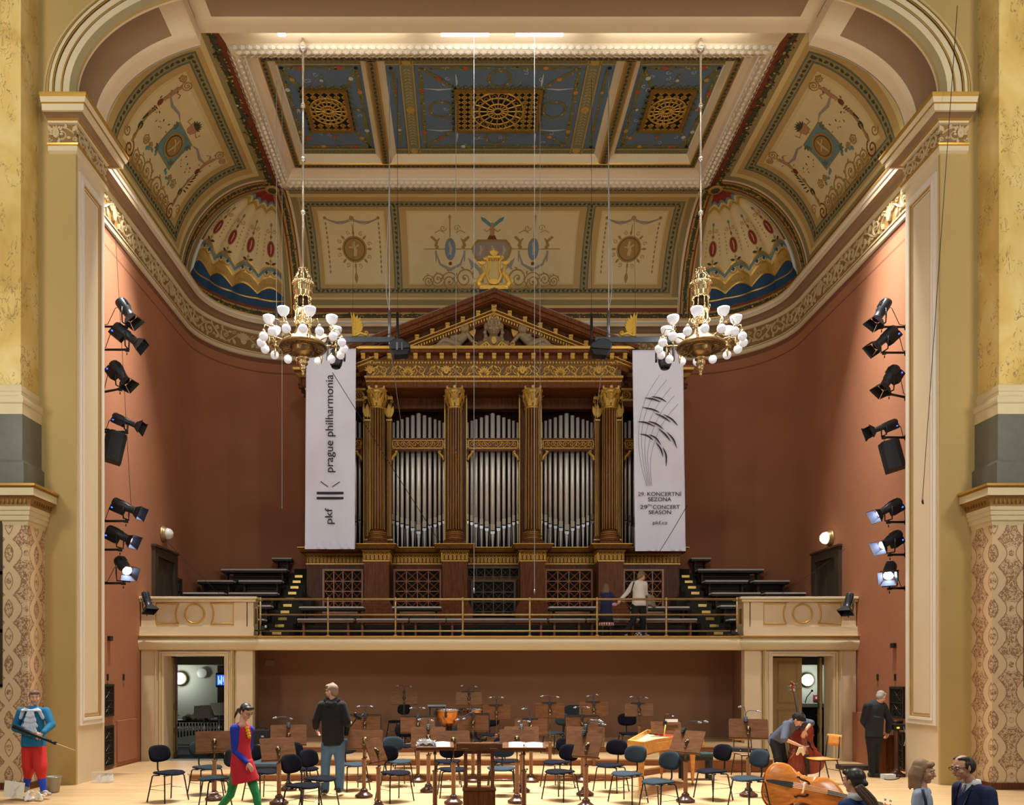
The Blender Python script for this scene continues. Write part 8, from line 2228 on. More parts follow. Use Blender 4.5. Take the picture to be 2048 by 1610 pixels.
def double_bass(label,Mx,varn,loc=(0,0,0)):
 """local: u along the body towards the scroll, v across, w out of the front plate"""
 t = thing('double_bass', label, 'double bass', loc); O = bass_outline(); T = Matrix.Translation(-Vector(loc)) @ Mx
 b=MB(); b.M=T; n=len(O); D=.2
 b.add([(u, v, -D) for u, v in O] + [(u, v, 0) for u, v in O], [(i, (i + 1) % n, (i + 1) % n + n, i + n) for i in range(n)], 0, True); b.build('ribs', varn, t)
 for nm, w0, sg in (('front_plate', 0, 1), ('back_plate', -D, -1)):
  b=MB(); b.M=T; cu=.55; vs=[]; rings=[1.035,1.0,.93,.8,.55,.25,.02]; hs=[0,.012,.016,.03,.042,.05,.052]
  for s_,h in zip(rings,hs):
   for u,v in O: vs.append((cu+(u - cu)*s_,v*s_,w0+sg*h))
  m_=len(rings); fs=[(j*n+k,j*n+(k+1) % n,(j+1)*n+(k+1) % n,(j+1)*n+k) for j in range(m_ - 1) for k in range(n)]
  fs.append(tuple((m_ - 1)*n+k for k in range(n))); b.add(vs,fs,0,True); b.build(nm,varn,t)
 f=lambda u,v,h: (u,v,.047+h)
 for e in (-1,1):
  b=MB(); b.M=T; pts=smooth2([(.43,e*.155),(.455,e*.16),(.46,e*.14),(.5,e*.125),(.56,e*.12),(.6,e*.1),(.61,e*.08),(.585,e*.082)],5); k_=len(pts)
  b.ribbon(pts, [.012 + .014 * sin(pi * i / (k_ - 1)) for i in range(k_)], lambda u, v, h: (u, v, .05 + h), .006); b.prism(arcp(.432, e * .15, .013, 0, 2 * pi, 9)[:-1], lambda u, v, h: (u, v, .05 + h), .007); b.prism(arcp(.59, e * .085, .012, 0, 2 * pi, 9)[:-1], lambda u, v, h: (u, v, .05 + h), .008); b.build('sound_hole', M_DARK, t)
 b = MB(); b.M = T; b.prism([(.0, -.012), (.1, -.03), (.36, -.045), (.38, -.04), (.38, .04), (.36, .045), (.1, .03), (.0, .012)], lambda u, v, h: (u, v, .06 + u * .12 + h), .02); b.build('tailpiece', M_EBONY, t)
 b = MB(); b.M = T; b.prism([(-.085, .04), (-.06, .04), (-.04, .09), (.04, .09), (.06, .04), (.085, .04), (.08, .12), (.05, .165), (-.05, .165), (-.08, .12)], lambda v, w, h: (.52 + h, v, w), .018); b.build('bridge', M_BRIDGE, t)
 b = MB(); b.M = T; b.prism([(.86, -.036), (1.62, -.022), (1.62, .022), (.86, .036)], lambda u, v, h: (u, v, .105 - (u - .86) * .04 + h), .022); b.build('fingerboard', M_EBONY, t)
 b=MB(); b.M=T; b.tube([(1.06,0,.02),(1.14,0,.06),(1.3,0,.066),(1.62,0,.05)],[.05,.032,.026,.022],12); b.tube([(1.6,0,.05),(1.72,0,.03),(1.8,0,.005)],[.03,.026,.02],10)
 sc=[(1.80+.05*cos(a)*(1 - a / 9),0,-.01+.05*sin(a)*(1 - a / 9)) for a in lsp(pi / 2,pi / 2+6.5,20)]
 b.tube(sc, [.03 - .001 * i for i in range(20)], 8); b.build('neck_and_scroll', varn, t)
 for k in range(4):
  e = -1 if k % 2 else 1; u = 1.66 + .035 * k; b = MB(); b.M = T; b.tube([(u, 0, .03), (u, e * .07, .03)], .006, 6); b.cbox((u, e * .085, .03), (.03, .03, .012)); b.tube([(u + .01, e * .03, .02), (u + .01, e * .03, -.03)], .01, 6); b.build('tuning_peg', M_STEEL, t)
  b = MB(); b.M = T; v0 = -.03 + .02 * k; b.tube([(.37, v0 * 1.2, .125), (.525, v0 * 1.2, .17), (1.62, v0 * .5, .105), (1.7, v0 * .3, .04)], .0025, 4); b.build('string', M_STRING, t)
 b = MB(); b.M = T; b.tube([(-.0, 0, -.1), (-.12, 0, -.1)], .008, 6); b.build('endpin', M_STEEL, t)
 return t
# lying bass: tail at left, scroll right and lower, front turned to the hall
Pa=Vector((PX(1531,12.15),12.15,.40)); Pb=Vector((PX(1750,11.75),11.75,.12))
ud=(Pb - Pa).normalized(); wd=Vector((0.03,-1,.30)); wd=(wd - ud*wd.dot(ud)).normalized(); vd=wd.cross(ud)
MB1=Matrix(((ud.x,vd.x,wd.x,Pa.x),(ud.y,vd.y,wd.y,Pa.y),(ud.z,vd.z,wd.z,Pa.z),(0,0,0,1)))
double_bass('golden double bass lying on its side on the floor, neck to the right', MB1, M_BASSO, (Pa.x, Pa.y, 0))
Pa=P(1616,1547,15.6); Pb=P(1584,1368,15.75)
ud=(Pb - Pa).normalized(); wd=Vector((-.15,-1,.05)); wd=(wd - ud*wd.dot(ud)).normalized(); vd=wd.cross(ud)
MB2=Matrix(((ud.x,vd.x,wd.x,Pa.x),(ud.y,vd.y,wd.y,Pa.y),(ud.z,vd.z,wd.z,Pa.z),(0,0,0,1)))
double_bass('red-brown double bass held upright, being wiped by the bending man', MB2, M_BASSR, (Pa.x, Pa.y, 0))
# ================================================================== people
M_SKIN = mat('skin', (212, 160, 130), .5); M_LIP = mat('lips', (176, 96, 84), .5); M_EYE = mat('eye_white', (230, 228, 222), .3); M_IRIS = mat('iris', (50, 38, 30), .3)
def V(*a): return Vector(a)
def orient(yaw,pitch=0,roll=0):
 """head frame: forward = -Y turned by yaw (positive = to the right of the picture)"""
 return Matrix.Rotation(yaw, 3, 'Z') @ Matrix.Rotation(roll, 3, 'Y') @ Matrix.Rotation(pitch, 3, 'X')
def head_shapes(b,c,Q,s):
 q = lambda x, y, z: c + Q @ (Vector((x, -y, z)) * s)      # y forward
 def el(x,y,z,rx,ry,rz): b.ball(q(x,y,z),(rx*s,ry*s,rz*s),14,10,0,Q)
 el(0,-.012,.02,.076,.096,.098); el(0,.02,-.03,.062,.07,.075); limb(b,q(0,.03,-.07),q(0,.058,-.09),.042*s,.026*s)
 limb(b,q(0,.082,.022),q(0,.106,-.022),.010*s,.0145*s); el(0,.084,-.053,.022,.012,.012)
 for e in (-1,1):
  el(e*.04,.058,-.02,.026,.026,.024); el(e*.032,.076,.034,.022,.014,.009); el(e*.076,-.008,-.004,.010,.018,.03)
 return q
def face_parts(par,q,Q,s,brow,lips=True):
 for e in (-1,1):
  b = MB(); b.ball(q(e * .031, .079, .012), (.0125 * s, .011 * s, .008 * s), 10, 6, 0, Q); ey = b.build('eye', M_EYE, par)
  b = MB(); b.ball(q(e * .031, .0895, .011), .0055 * s, 8, 5); b.build('iris', M_IRIS, ey)
  b = MB(); b.tube([q(e * .016, .092, .031), q(e * .034, .09, .037), q(e * .05, .074, .031)], .0038 * s, 6); b.build('eyebrow', brow, par)
 b = MB(); b.ball(q(0, .094, -.053), (.021 * s, .007 * s, .0065 * s), 10, 6, 0, Q); b.build('lips', M_LIP, par)
def hand(b,w,d,palm,s=1.0,curl=.5,thumb=1,spread=.12):
 """w wrist, d pointing direction, palm = normal out of the palm, thumb side +1/-1 along palm x d"""
 d=Vector(d).normalized(); n=Vector(palm); n=(n - d*n.dot(d)).normalized(); x=n.cross(d)*thumb
 limb(b,w,w+d*.03*s,.026*s,.033*s,.6,x,10); limb(b,w+d*.03*s+x*.012*s,w+d*.075*s+x*.012*s,.03*s,.03*s,.45,x,10); limb(b,w+d*.03*s - x*.015*s,w+d*.07*s - x*.015*s,.028*s,.026*s,.45,x,10)
 for k,(off,l) in enumerate(((.033,.072),(.011,.08),(-.011,.075),(-.033,.058))):
  p=w+d*(.085 - .004*abs(k - 1))*s+x*off*s; dd=(d+x*off*5*spread).normalized(); a=0
  for j,f_ in enumerate((.45,.3,.25)):
   a += curl*(.5 if j == 0 else .9); v=(dd*cos(a)+n*sin(a)); p2=p+v*l*f_*s; limb(b,p,p2,(.0092 - .0008*j)*s,(.0086 - .0008*j)*s,1,None,8); p=p2
 p=w+d*.025*s+x*.03*s; p2=p+(x*.75+d*.6+n*.3).normalized()*.045*s; p3=p2+(x*.15+d*.9+n*.45).normalized()*.034*s
 limb(b,p,p2,.014*s,.0105*s,1,None,8); limb(b,p2,p3,.0105*s,.009*s,1,None,8)
def person(label,loc,J,head,s=1.0,skin=None,female=False,voxel=.0065):
 """J: joints in world space: neck, chest, pelvis, sh/el/wr/hip/kn/an + L/R, toe direction"""
 t = thing('person', label, 'person', loc); loc = Vector(loc)
 Jx={k: (v - loc if isinstance(v,Vector) else v) for k,v in J.items()}
 b=MB(); Q=orient(*head[1:]); hc=head[0] - loc; q=head_shapes(b,hc,Q,s)
 limb(b, Jx['neck'] - Vector((0, 0, .03 * s)), q(0, -.02, -.06), .055 * s, .048 * s)
 across = (Jx['shR'] - Jx['shL']).normalized(); mid = (Jx['shR'] + Jx['shL']) / 2; g = s * (.82 if female else 1)
 limb(b, mid - (mid - Jx['pelvis']) * .12, mid + (Jx['pelvis'] - mid) * .38, .145 * g, .13 * g, .68, across); limb(b, mid + (Jx['pelvis'] - mid) * .35, Jx['pelvis'], .128 * g, .145 * g, .7, across)
 limb(b, Jx['shL'] + across * .03 * s, Jx['shR'] - across * .03 * s, .06 * s, .06 * s); limb(b, Jx['neck'] - Vector((0, 0, .04)), mid, .07 * s, .09 * s, .7, across)
 for e in ('L', 'R'):
  if 'el' + e in Jx:
   limb(b, Jx['sh' + e], Jx['el' + e], .05 * s, .037 * s); limb(b, Jx['el' + e], Jx['wr' + e], .038 * s, .026 * s)
   hd = Jx.get('hd' + e)
   if hd: d_, pn, cu, th = hd; hand(b, Jx['wr' + e] + Vector(d_).normalized() * .01, d_, pn, s * (.88 if female else 1), cu, th)
  if 'kn' + e in Jx:
   limb(b, Jx['hip' + e], Jx['kn' + e], .085 * s, .055 * s); limb(b, Jx['kn' + e], Jx['kn' + e] + (Jx['an' + e] - Jx['kn' + e]) * .35, .054 * s, .056 * s); limb(b, Jx['kn' + e] + (Jx['an' + e] - Jx['kn' + e]) * .35, Jx['an' + e], .055 * s, .036 * s)
   td = Vector(J.get('toe' + e, (0, -1, 0))).normalized(); limb(b, Jx['an' + e] - Vector((0, 0, .03)), Jx['an' + e] + td * .13 * s - Vector((0, 0, .05 * s)), .035 * s, .028 * s)
 body = fuse(b, 'body', skin or M_SKIN, t, voxel * max(.8, s), 2, .4)
 return t,Jx,q,Q,body,across,mid
def torso(b,Jx,across,mid,s,k=1.0,low=None,r0=.155,r1=.15,r2=.165,hemx=.1):
 pel = low if low is not None else Jx['pelvis']
 limb(b,mid - (mid - pel)*.1,mid+(pel - mid)*.4,r0*s*k,(r1+.0)*s*k,.7,across,16); limb(b,mid+(pel - mid)*.38,pel,r1*s*k,r2*s*k,.8,across,16,True); limb(b,pel,pel+(pel - mid).normalized()*hemx*s,r2*s*k,r2*s*k*1.02,.8,across,16,True)
 limb(b, Jx['shL'] + across * .02 * s, Jx['shR'] - across * .02 * s, .072 * s, .072 * s); limb(b, Jx['neck'] - Vector((0, 0, .05 * s)), mid, .075 * s, .1 * s, .75, across)
def sleeve(b,Jx,e,s,ru=.062,rl=.05,upto=1.0,rw=.038):
 limb(b, Jx['sh' + e], Jx['el' + e], ru * s, rl * s);
 if upto > 0: limb(b, Jx['el' + e], Jx['el' + e] + (Jx['wr' + e] - Jx['el' + e]) * upto, rl * s, (rl + (rw - rl) * upto) * s)
def trouser(b,Jx,e,s,rt=.1,rk=.07,ra=.06):
 limb(b, Jx['hip' + e], Jx['kn' + e], rt * s, rk * s); limb(b, Jx['kn' + e], Jx['an' + e] + Vector((0, 0, .0)), rk * s, ra * s)
def shoe(par,an,td,s,m,sole=None,h=.07):
 td=Vector(td).normalized(); b=MB(); g=an.copy(); fz=g.z - h*s; heel=Vector((g.x,g.y,fz+.04*s)) - td*.04*s
 limb(b,heel,heel+td*.1*s+Vector((0,0,.01)),.042*s,.045*s,.9); limb(b,heel+td*.1*s,heel+td*.2*s - Vector((0,0,.008*s)),.045*s,.034*s,.75); limb(b,heel+Vector((0,0,.02)),an,.042*s,.042*s)
 return fuse(b, 'shoe', m, par, .009, 2)
def hair_cap(par, q, Q, s, m, extra=(), k=1.0, voxel=.009, name='hair', back=True):
 b=MB(); b.ball(q(0,-.03,.045),(.084*s*k,.092*s*k,.085*s*k),16,12,0,Q); b.ball(q(0,-.055,.0),(.078*s*k,.062*s*k,.085*s),14,10,0,Q)
 for e in (-1,1): limb(b,q(e*.066,.0,.05),q(e*.07,.012,.015),.022*s,.014*s)
 limb(b,q(-.04,.05,.085),q(.045,.052,.088),.03*s,.03*s)
 for (p1,p2,r1,r2) in extra: limb(b,q(*p1),q(*p2),r1*s,r2*s)
 return fuse(b,name,m,par,voxel,2)
def px3(Y): return lambda x,y,d=0.0: P(x,y,Y+d)
# ---- man in the blue shirt and red breeches, left foreground
A=px3(13.1)
J=dict(neck=A(67,1413),chest=A(67,1430),pelvis=A(67,1490),shL=A(43,1424),shR=A(92,1423),elL=A(31,1456),elR=A(103,1450,-.05),wrL=A(61,1468,-.22),wrR=A(86,1466,-.24),
   hdL=((1,-.3,-.05),(.2,.6,.5),1.0,1),hdR=((-.8,-.3,-.5),(.2,.6,-.3),1.0,-1),hipL=A(58,1494),hipR=A(77,1494),knL=A(58,1537,.02),knR=A(81,1536,-.06),anL=A(53,1574,.15),anR=A(87,1582,-.05),toeL=(.3,-1,0),toeR=(.7,-.7,0))
t, Jx, q, Q, body, ac, md = person('man in a blue shirt, white jabot and red breeches at the far left', (A(67, 1597).x, 13.1, 0), J, (A(69, 1395), R(32), R(10), 0), 1.0)
M_HGREY = mat('short_grey_brown_hair', (112, 92, 74), .8, var=.2, vscale=40)
face_parts(body,q,Q,1,M_HGREY); hair_cap(t,q,Q,1,M_HGREY,k=.95)
M_BSH = mat('teal_blue_shirt', (20, 112, 156), .8, var=.12, vscale=14, bump=.2, bscale=12)
b = MB(); torso(b, Jx, ac, md, 1, 1.05, None, .16, .165, .185, .02); sleeve(b, Jx, 'L', 1, .075, .065, .9, .045); sleeve(b, Jx, 'R', 1, .075, .065, .9, .045); fuse(b, 'shirt', M_BSH, t, .011, 3)
M_RBR = mat('red_breeches', (206, 44, 38), .85, bump=.3, bscale=10)
b = MB(); limb(b, Jx['pelvis'] + V(0, 0, .06), Jx['pelvis'], .155, .165, .75, ac)
for e in 'LR': limb(b, Jx['hip' + e], Jx['kn' + e] + V(0, 0, .02), .115, .105); limb(b, Jx['kn' + e] + V(0, 0, .02), Jx['kn' + e] + (Jx['an' + e] - Jx['kn' + e]) * .38, .105, .07)
fuse(b, 'breeches', M_RBR, t, .011, 3)
M_SOCK = mat('bright_blue_stocking', (30, 66, 190), .85)
for e in 'LR': b = MB(); k = Jx['kn' + e]; a = Jx['an' + e]; limb(b, k + (a - k) * .35, k + (a - k) * .6, .06, .062); limb(b, k + (a - k) * .6, a, .06, .042); fuse(b, 'stocking', M_SOCK, t, .009, 1)
M_SHG = mat('grey_trainer', (150, 144, 136), .7)
shoe(t, Jx['anL'], (.3, -1, 0), 1, M_SHG); shoe(t, Jx['anR'], (.9, -.5, 0), 1, M_SHG)
M_JAB = mat('pale_blue_white_ruffle', (206, 218, 230), .8, bump=.4, bscale=30)
b = MB(); cx = Jx['neck'] + V(.03, -.13, -.06)
for e in (-1,1):
 limb(b,cx+V(0,0,0),cx+V(e*.13,.0,-.0),.03,.035,.5); limb(b,cx+V(e*.13,.0,.0),cx+V(e*.18,.02,-.12),.035,.03,.4); limb(b,cx,cx+V(e*.1,.01,.035),.03,.02,.5)
for r_,(w_,z_) in enumerate(((.05,-.08),(.08,-.16),(.105,-.25),(.09,-.33))):
 for k in range(6): u=-1+.4*k; limb(b,cx+V(u*w_*.6,-.012 - .006*r_,z_+.09),cx+V(u*w_,-.03,z_ - .02*(1 - u*u)),.014,.024+.003*(k % 2),.6)
fuse(b, 'jabot', M_JAB, t, .009, 1)
r0,r1,r2=A(27,1453,-.24),A(112,1487,-.3),A(151,1501,-.32)
t2 = thing('prop_stick', 'black shafted prop with a thin pale tip held across by the man in blue', 'stick', r0); o_ = r0
b = MB(); b.tube([r0 - o_, (r0 + (r1 - r0) * .45) - o_, r1 - o_ + V(0, 0, 0)], [.035, .03, .02], 8); b.tube([r0 + (r1 - r0) * .8 - o_, r1 - o_], [.02, .03], 8); b.build('shaft', M_BLACK, t2)
b = MB(); b.tube([r1 - o_, r2 - o_], [.006, .003], 6); b.build('tip', mat('pale_cane', (220, 196, 150), .5), t2)
# ---- woman in the red dress, walking right
A=px3(11.6); s=.98
J=dict(neck=A(484,1447),chest=A(484,1470),pelvis=A(483,1526),shL=A(470,1458,.0),shR=A(498,1458,.08),elL=A(470,1502,-.06),wrL=A(495,1526,-.16),elR=A(500,1495,.22),wrR=A(489,1520,.3),
   hdL=((.55,-.1,-.75),(-.3,.9,-.2),.25,1),hdR=((.3,.2,-1),(-1,0,0),.5,1),hipL=A(474,1534),hipR=A(494,1532,.04),knL=A(461,1590,.05),knR=A(512,1588,-.05),anL=A(430,1626,.2),anR=A(520,1634,-.1),toeL=(.8,-.2,-.6),toeR=(1,-.3,0))
M_GTI = mat('green_tights', (30, 134, 74), .8)
t, Jx, q, Q, body, ac, md = person('woman in a red dress, blue cardigan and green tights walking to the right', (A(485, 1620).x, 11.6, 0), J, (A(492, 1424), R(58), R(28), 0), s, female=True)
M_DKH = mat('dark_brown_hair', (40, 30, 26), .45, var=.3, vscale=40)
face_parts(body,q,Q,s,M_DKH); hair_cap(t,q,Q,s,M_DKH,(((0,-.1,-.02),(0,-.15,-.05),.035,.032),((0,-.15,-.05),(.01,-.18,-.12),.03,.02),((.01,-.18,-.12),(0,-.17,-.2),.022,.01)),.98)
b = MB(); b.tube([q(-.07, .06, .01), q(-.03, .1, .008), q(.03, .1, .008), q(.07, .06, .01)], .003, 6); b.build('spectacles', M_BLACK, t)
M_RDR = mat('red_dress_cloth', (190, 26, 42), .8, bump=.2, bscale=10)
b = MB(); limb(b, md + V(0, 0, -.03), md + (Jx['pelvis'] - md) * .5, .14, .122, .76, ac, 16); limb(b, md + (Jx['pelvis'] - md) * .5, Jx['pelvis'], .122, .16, .82, ac, 16)
hem = A(491, 1564) - Vector(t.location); limb(b, Jx['pelvis'] + V(0, 0, .02), hem, .165, .2, .82, (1, .15, .35), 20, True); limb(b, Jx['shL'] + V(.06, 0, -.02), Jx['shR'] - V(.06, 0, .02), .055, .055)
fuse(b, 'dress', M_RDR, t, .011, 3)
b=MB()
for e in 'LR': limb(b, Jx['hip' + e], Jx['kn' + e], .086, .06); limb(b, Jx['kn' + e], Jx['kn' + e] + (Jx['an' + e] - Jx['kn' + e]) * .35, .058, .058); limb(b, Jx['kn' + e] + (Jx['an' + e] - Jx['kn' + e]) * .35, Jx['an' + e], .056, .04)
fuse(b, 'tights', M_GTI, t, .009, 2)
M_BCA = mat('royal_blue_cardigan', (28, 52, 164), .9, bump=.3, bscale=60)
b = MB(); sleeve(b, Jx, 'L', 1, .056, .047, .95, .036); sleeve(b, Jx, 'R', 1, .056, .047, .95, .036)
limb(b, Jx['shL'] + V(.015, -.04, .0), Jx['shL'] + V(.02, -.05, -.3), .08, .06); limb(b, Jx['shL'] + V(0, .04, -.02), Jx['shR'] + V(0, .04, -.02), .07, .07); limb(b, md + V(-.02, .07, -.05), md + V(-.03, .07, -.28), .12, .11, .7, ac)
fuse(b, 'cardigan', M_BCA, t, .01, 2)
b = MB(); p = Jx['shR'] + V(.0, -.1, .02)
for k in range(4): b.ball(p+V(.01*k,-.01,-.04*k),(.03,.025,.03),8,6)
b.build('yellow_flower', mat('yellow_felt', (226, 176, 30), .8), t)
for e, td in (('L', (.8, -.2, -.5)), ('R', (1, -.3, 0))): shoe(t, Jx['an' + e], td, .9, M_BLACK, h=.05)
# ---- man in the black hoodie, seen from behind
A=px3(13.35)
J=dict(neck=A(664,1400),chest=A(664,1425),pelvis=A(666,1482),shL=A(644,1411),shR=A(684,1411),elL=A(632,1441,.02),elR=A(694,1442,-.02),wrL=A(632,1455,-.2),wrR=A(695,1454,-.2),
   hdL=((.1,-.4,-.9),(1,0,0),.5,1),hdR=((.5,-.6,.3),(-1,0,.2),1.1,-1),hipL=A(655,1488),hipR=A(677,1488),knL=A(651,1530),knR=A(680,1530),anL=A(650,1580,.05),anR=A(679,1577,.0),toeL=(-.3,1,0),toeR=(.15,1,0))
# he faces away: arms bent forward are farther from the camera
for k in ('wrL', 'wrR'): J[k] = P(VX + (J[k].x - CX) * F / J[k].y, VY - (J[k].z - CZ) * F / J[k].y, 13.5)
J['hdL'] = ((.15, .45, -.85), (1, 0, 0), .5, -1); J['hdR'] = ((.5, .6, .4), (-1, 0, .2), 1.1, 1)
t, Jx, q, Q, body, ac, md = person('man in a black hoodie and blue jeans seen from behind, looking left', (A(666, 1592).x, 13.35, 0), J, (A(663, 1383), R(-115), R(3), 0), 1.02)
M_LBH = mat('light_brown_grey_hair', (134, 116, 94), .8, var=.25, vscale=40)
face_parts(body,q,Q,1,M_LBH); hair_cap(t,q,Q,1.02,M_LBH,(((0,.03,.1),(0,-.03,.12),.03,.03),((0,.07,.08),(0,.05,.11),.02,.02)),1.0)
b = MB(); b.tube([q(-.07, .02, .015), q(-.068, .085, .012), q(-.02, .105, .01), q(.02, .105, .01), q(.068, .085, .012), q(.07, .02, .015)], .0035, 6); b.build('spectacles', M_BLACK, t)
M_HOOD = mat('black_hoodie_cloth', (20, 21, 24), .95, bump=.3, bscale=14)
b = MB(); torso(b, Jx, ac, md, 1.02, 1.1, Jx['pelvis'] + V(0, 0, .0), .16, .165, .165, .07); sleeve(b, Jx, 'L', 1, .08, .07, .85, .055); sleeve(b, Jx, 'R', 1, .08, .07, .85, .055)
fuse(b, 'hoodie', M_HOOD, t, .011, 3)
b = MB(); n_ = Jx['neck']; limb(b, n_ + V(-.09, .0, -.0), n_ + V(0, -.11, -.07), .05, .06); limb(b, n_ + V(.09, .0, -.0), n_ + V(0, -.11, -.07), .05, .06); limb(b, n_ + V(-.05, -.1, -.06), n_ + V(.05, -.1, -.06), .05, .05); fuse(b, 'hood', M_HOOD, t, .01, 2)
M_JEAN = mat('washed_blue_jeans', (74, 104, 136), .9, var=.2, vscale=5, bump=.25, bscale=12)
b = MB(); limb(b, Jx['pelvis'] + V(0, 0, .04), Jx['pelvis'] + V(0, 0, -.06), .15, .16, .78, ac)
for e in 'LR': trouser(b, Jx, e, 1, .108, .08, .072)
fuse(b, 'jeans', M_JEAN, t, .011, 3)
shoe(t, Jx['anL'], (-.3, 1, 0), 1.05, mat('brown_black_shoe', (50, 44, 40), .7)); shoe(t, Jx['anR'], (.15, 1, 0), 1.05, mat('brown_black_shoe', (1, 1, 1)))
b = MB(); c0 = J['wrR'] + V(.05, .0, .0)
b.tube([c0,A(713,1437,.1)],.012,8); b.cbox(A(716,1434,.1),(.14,.06,.05),0,(0,.5,0)); b.ball(A(711,1428,.1),.03,8,6); b.tube([A(716,1440,.1),A(727,1428,.1)],.01,6); b.box(*([0,.01]*3)) if False else None
tag(b.build('handheld_rig', [M_BLACK]), 'small black gimbal rig held in the right hand of the man in jeans', 'camera rig')
b = MB(); pb_ = A(694, 1463, .1); b.cbox(pb_, (.09, .08, .16)); tag(bevel(b.build('small_bag', [M_BLACK]), .02), 'small black pouch hanging below the right hand of the man in jeans', 'pouch')
# ---- bassist bending over the upright bass
A=px3(15.6)
J=dict(neck=A(1592,1446,-.15),chest=A(1580,1452,-.1),pelvis=A(1553,1479,.15),shL=A(1573,1449,-.25),shR=A(1603,1443,.0),elL=A(1568,1478,-.4),wrL=A(1601,1492,-.42),elR=A(1622,1446,-.2),wrR=A(1611,1461,-.32),
   hdL=((.7,-.1,-.5),(0,1,-.2),.9,1),hdR=((-.4,.0,-.9),(.1,1,0),.6,-1),hipL=A(1549,1482,.1),hipR=A(1558,1482,.25),knL=A(1556,1516,.0),knR=A(1566,1516,.2),anL=A(1556,1549,.1),anR=A(1566,1549,.3),toeL=(.8,-.6,0),toeR=(.8,-.6,0))
t, Jx, q, Q, body, ac, md = person('man in a grey T-shirt bending over and wiping the upright double bass', (A(1556, 1557).x, 15.7, 0), J, (A(1597, 1440, -.28), R(35), R(58), 0), 1.0)
M_CURL = mat('black_curly_hair', (22, 20, 20), .8)
face_parts(body,q,Q,1,M_CURL)
ex=[((.06*cos(a),-.02+.07*sin(a),.1 - .02*abs(sin(a))),(.05*cos(a),-.03+.06*sin(a),.12),.028,.024) for a in lsp(0,6.2,12)]+[((.05*cos(a),-.1,.05*sin(a)),(.05*cos(a),-.11,.05*sin(a)+.01),.03,.03) for a in lsp(0,6,8)]
hair_cap(t,q,Q,1,M_CURL,ex,1.06)
M_TGR = mat('slate_grey_tshirt', (84, 90, 108), .9, bump=.3, bscale=12)
b = MB(); torso(b, Jx, ac, md, 1, 1.06, None, .15, .155, .16); sleeve(b, Jx, 'L', 1, .08, .07, 0); sleeve(b, Jx, 'R', 1, .08, .068, 0)
fuse(b, 'tshirt', M_TGR, t, .011, 3)
b = MB(); limb(b, Jx['pelvis'], Jx['pelvis'] + V(0, 0, -.06), .155, .15, .8)
for e in 'LR': trouser(b, Jx, e, 1, .105, .08, .07)
M_BLT = mat('black_trousers', (24, 25, 28), .9, bump=.2, bscale=10); fuse(b, 'trousers', M_BLT, t, .011, 3)
for e in 'LR': shoe(t, Jx['an' + e], (.8, -.6, 0), 1, M_BLACK)
b=MB(); c0=A(1601,1500,-.47)
for k in range(7): a=k*.9; limb(b,c0+V(.03*cos(a),-.01,.04),c0+V(.07*cos(a*1.3),.0,-.06+.03*sin(a*2)),.02,.024,.5)
o = fuse(b, 'cleaning_cloth', mat('cream_cloth', (216, 200, 160), .9), None, .01, 1); tag(o, 'crumpled cream cloth in the hand of the man wiping the bass', 'cloth')
# ---- man in black at the right wall
A=px3(15.8)
J=dict(neck=A(1755,1404),chest=A(1750,1425),pelvis=A(1748,1470),shL=A(1735,1412,-.05),shR=A(1766,1412,.1),elL=A(1727,1442,.1),elR=A(1779,1441,.1),wrL=A(1740,1462,.3),wrR=A(1776,1464,.1),
   hdL=((1,.3,-.3),(0,1,0),.8,1),hdR=((-.1,.3,-.9),(-1,0,0),.8,1),hipL=A(1741,1474),hipR=A(1755,1474,.04),knL=A(1743,1510),knR=A(1752,1510,.06),anL=A(1744,1547),anR=A(1751,1545,.1),toeL=(.9,-.1,0),toeR=(.9,.1,0))
t, Jx, q, Q, body, ac, md = person('grey-haired man in black shirt and trousers with his back turned at the right wall', (A(1747, 1555).x, 15.8, 0), J, (A(1762, 1394), R(128), R(28), 0), 1.0)
M_WHH = mat('cropped_grey_hair', (150, 142, 134), .8, var=.15, vscale=40); face_parts(body, q, Q, 1, M_WHH); hair_cap(t, q, Q, 1, M_WHH, k=.93)
M_BSB = mat('black_shirt_cloth', (26, 30, 36), .85, bump=.3, bscale=12)
b = MB(); torso(b, Jx, ac, md, 1, 1.1, Jx['pelvis'] + V(0, 0, .0), .17, .17, .165, .04); sleeve(b, Jx, 'L', 1, .08, .068, .95, .05); sleeve(b, Jx, 'R', 1, .08, .068, .95, .05); fuse(b, 'shirt', M_BSB, t, .011, 3)
b = MB(); limb(b, Jx['pelvis'] + V(0, 0, .02), Jx['pelvis'] + V(0, 0, -.06), .15, .155, .78, ac)
for e in 'LR': trouser(b, Jx, e, 1, .1, .072, .06)
fuse(b, 'trousers', M_BLT, t, .011, 3)
for e, td in (('L', (.9, -.15, 0)), ('R', (.9, .1, 0))): shoe(t, Jx['an' + e], td, 1.05, mat('dark_trainer', (44, 42, 38), .7))
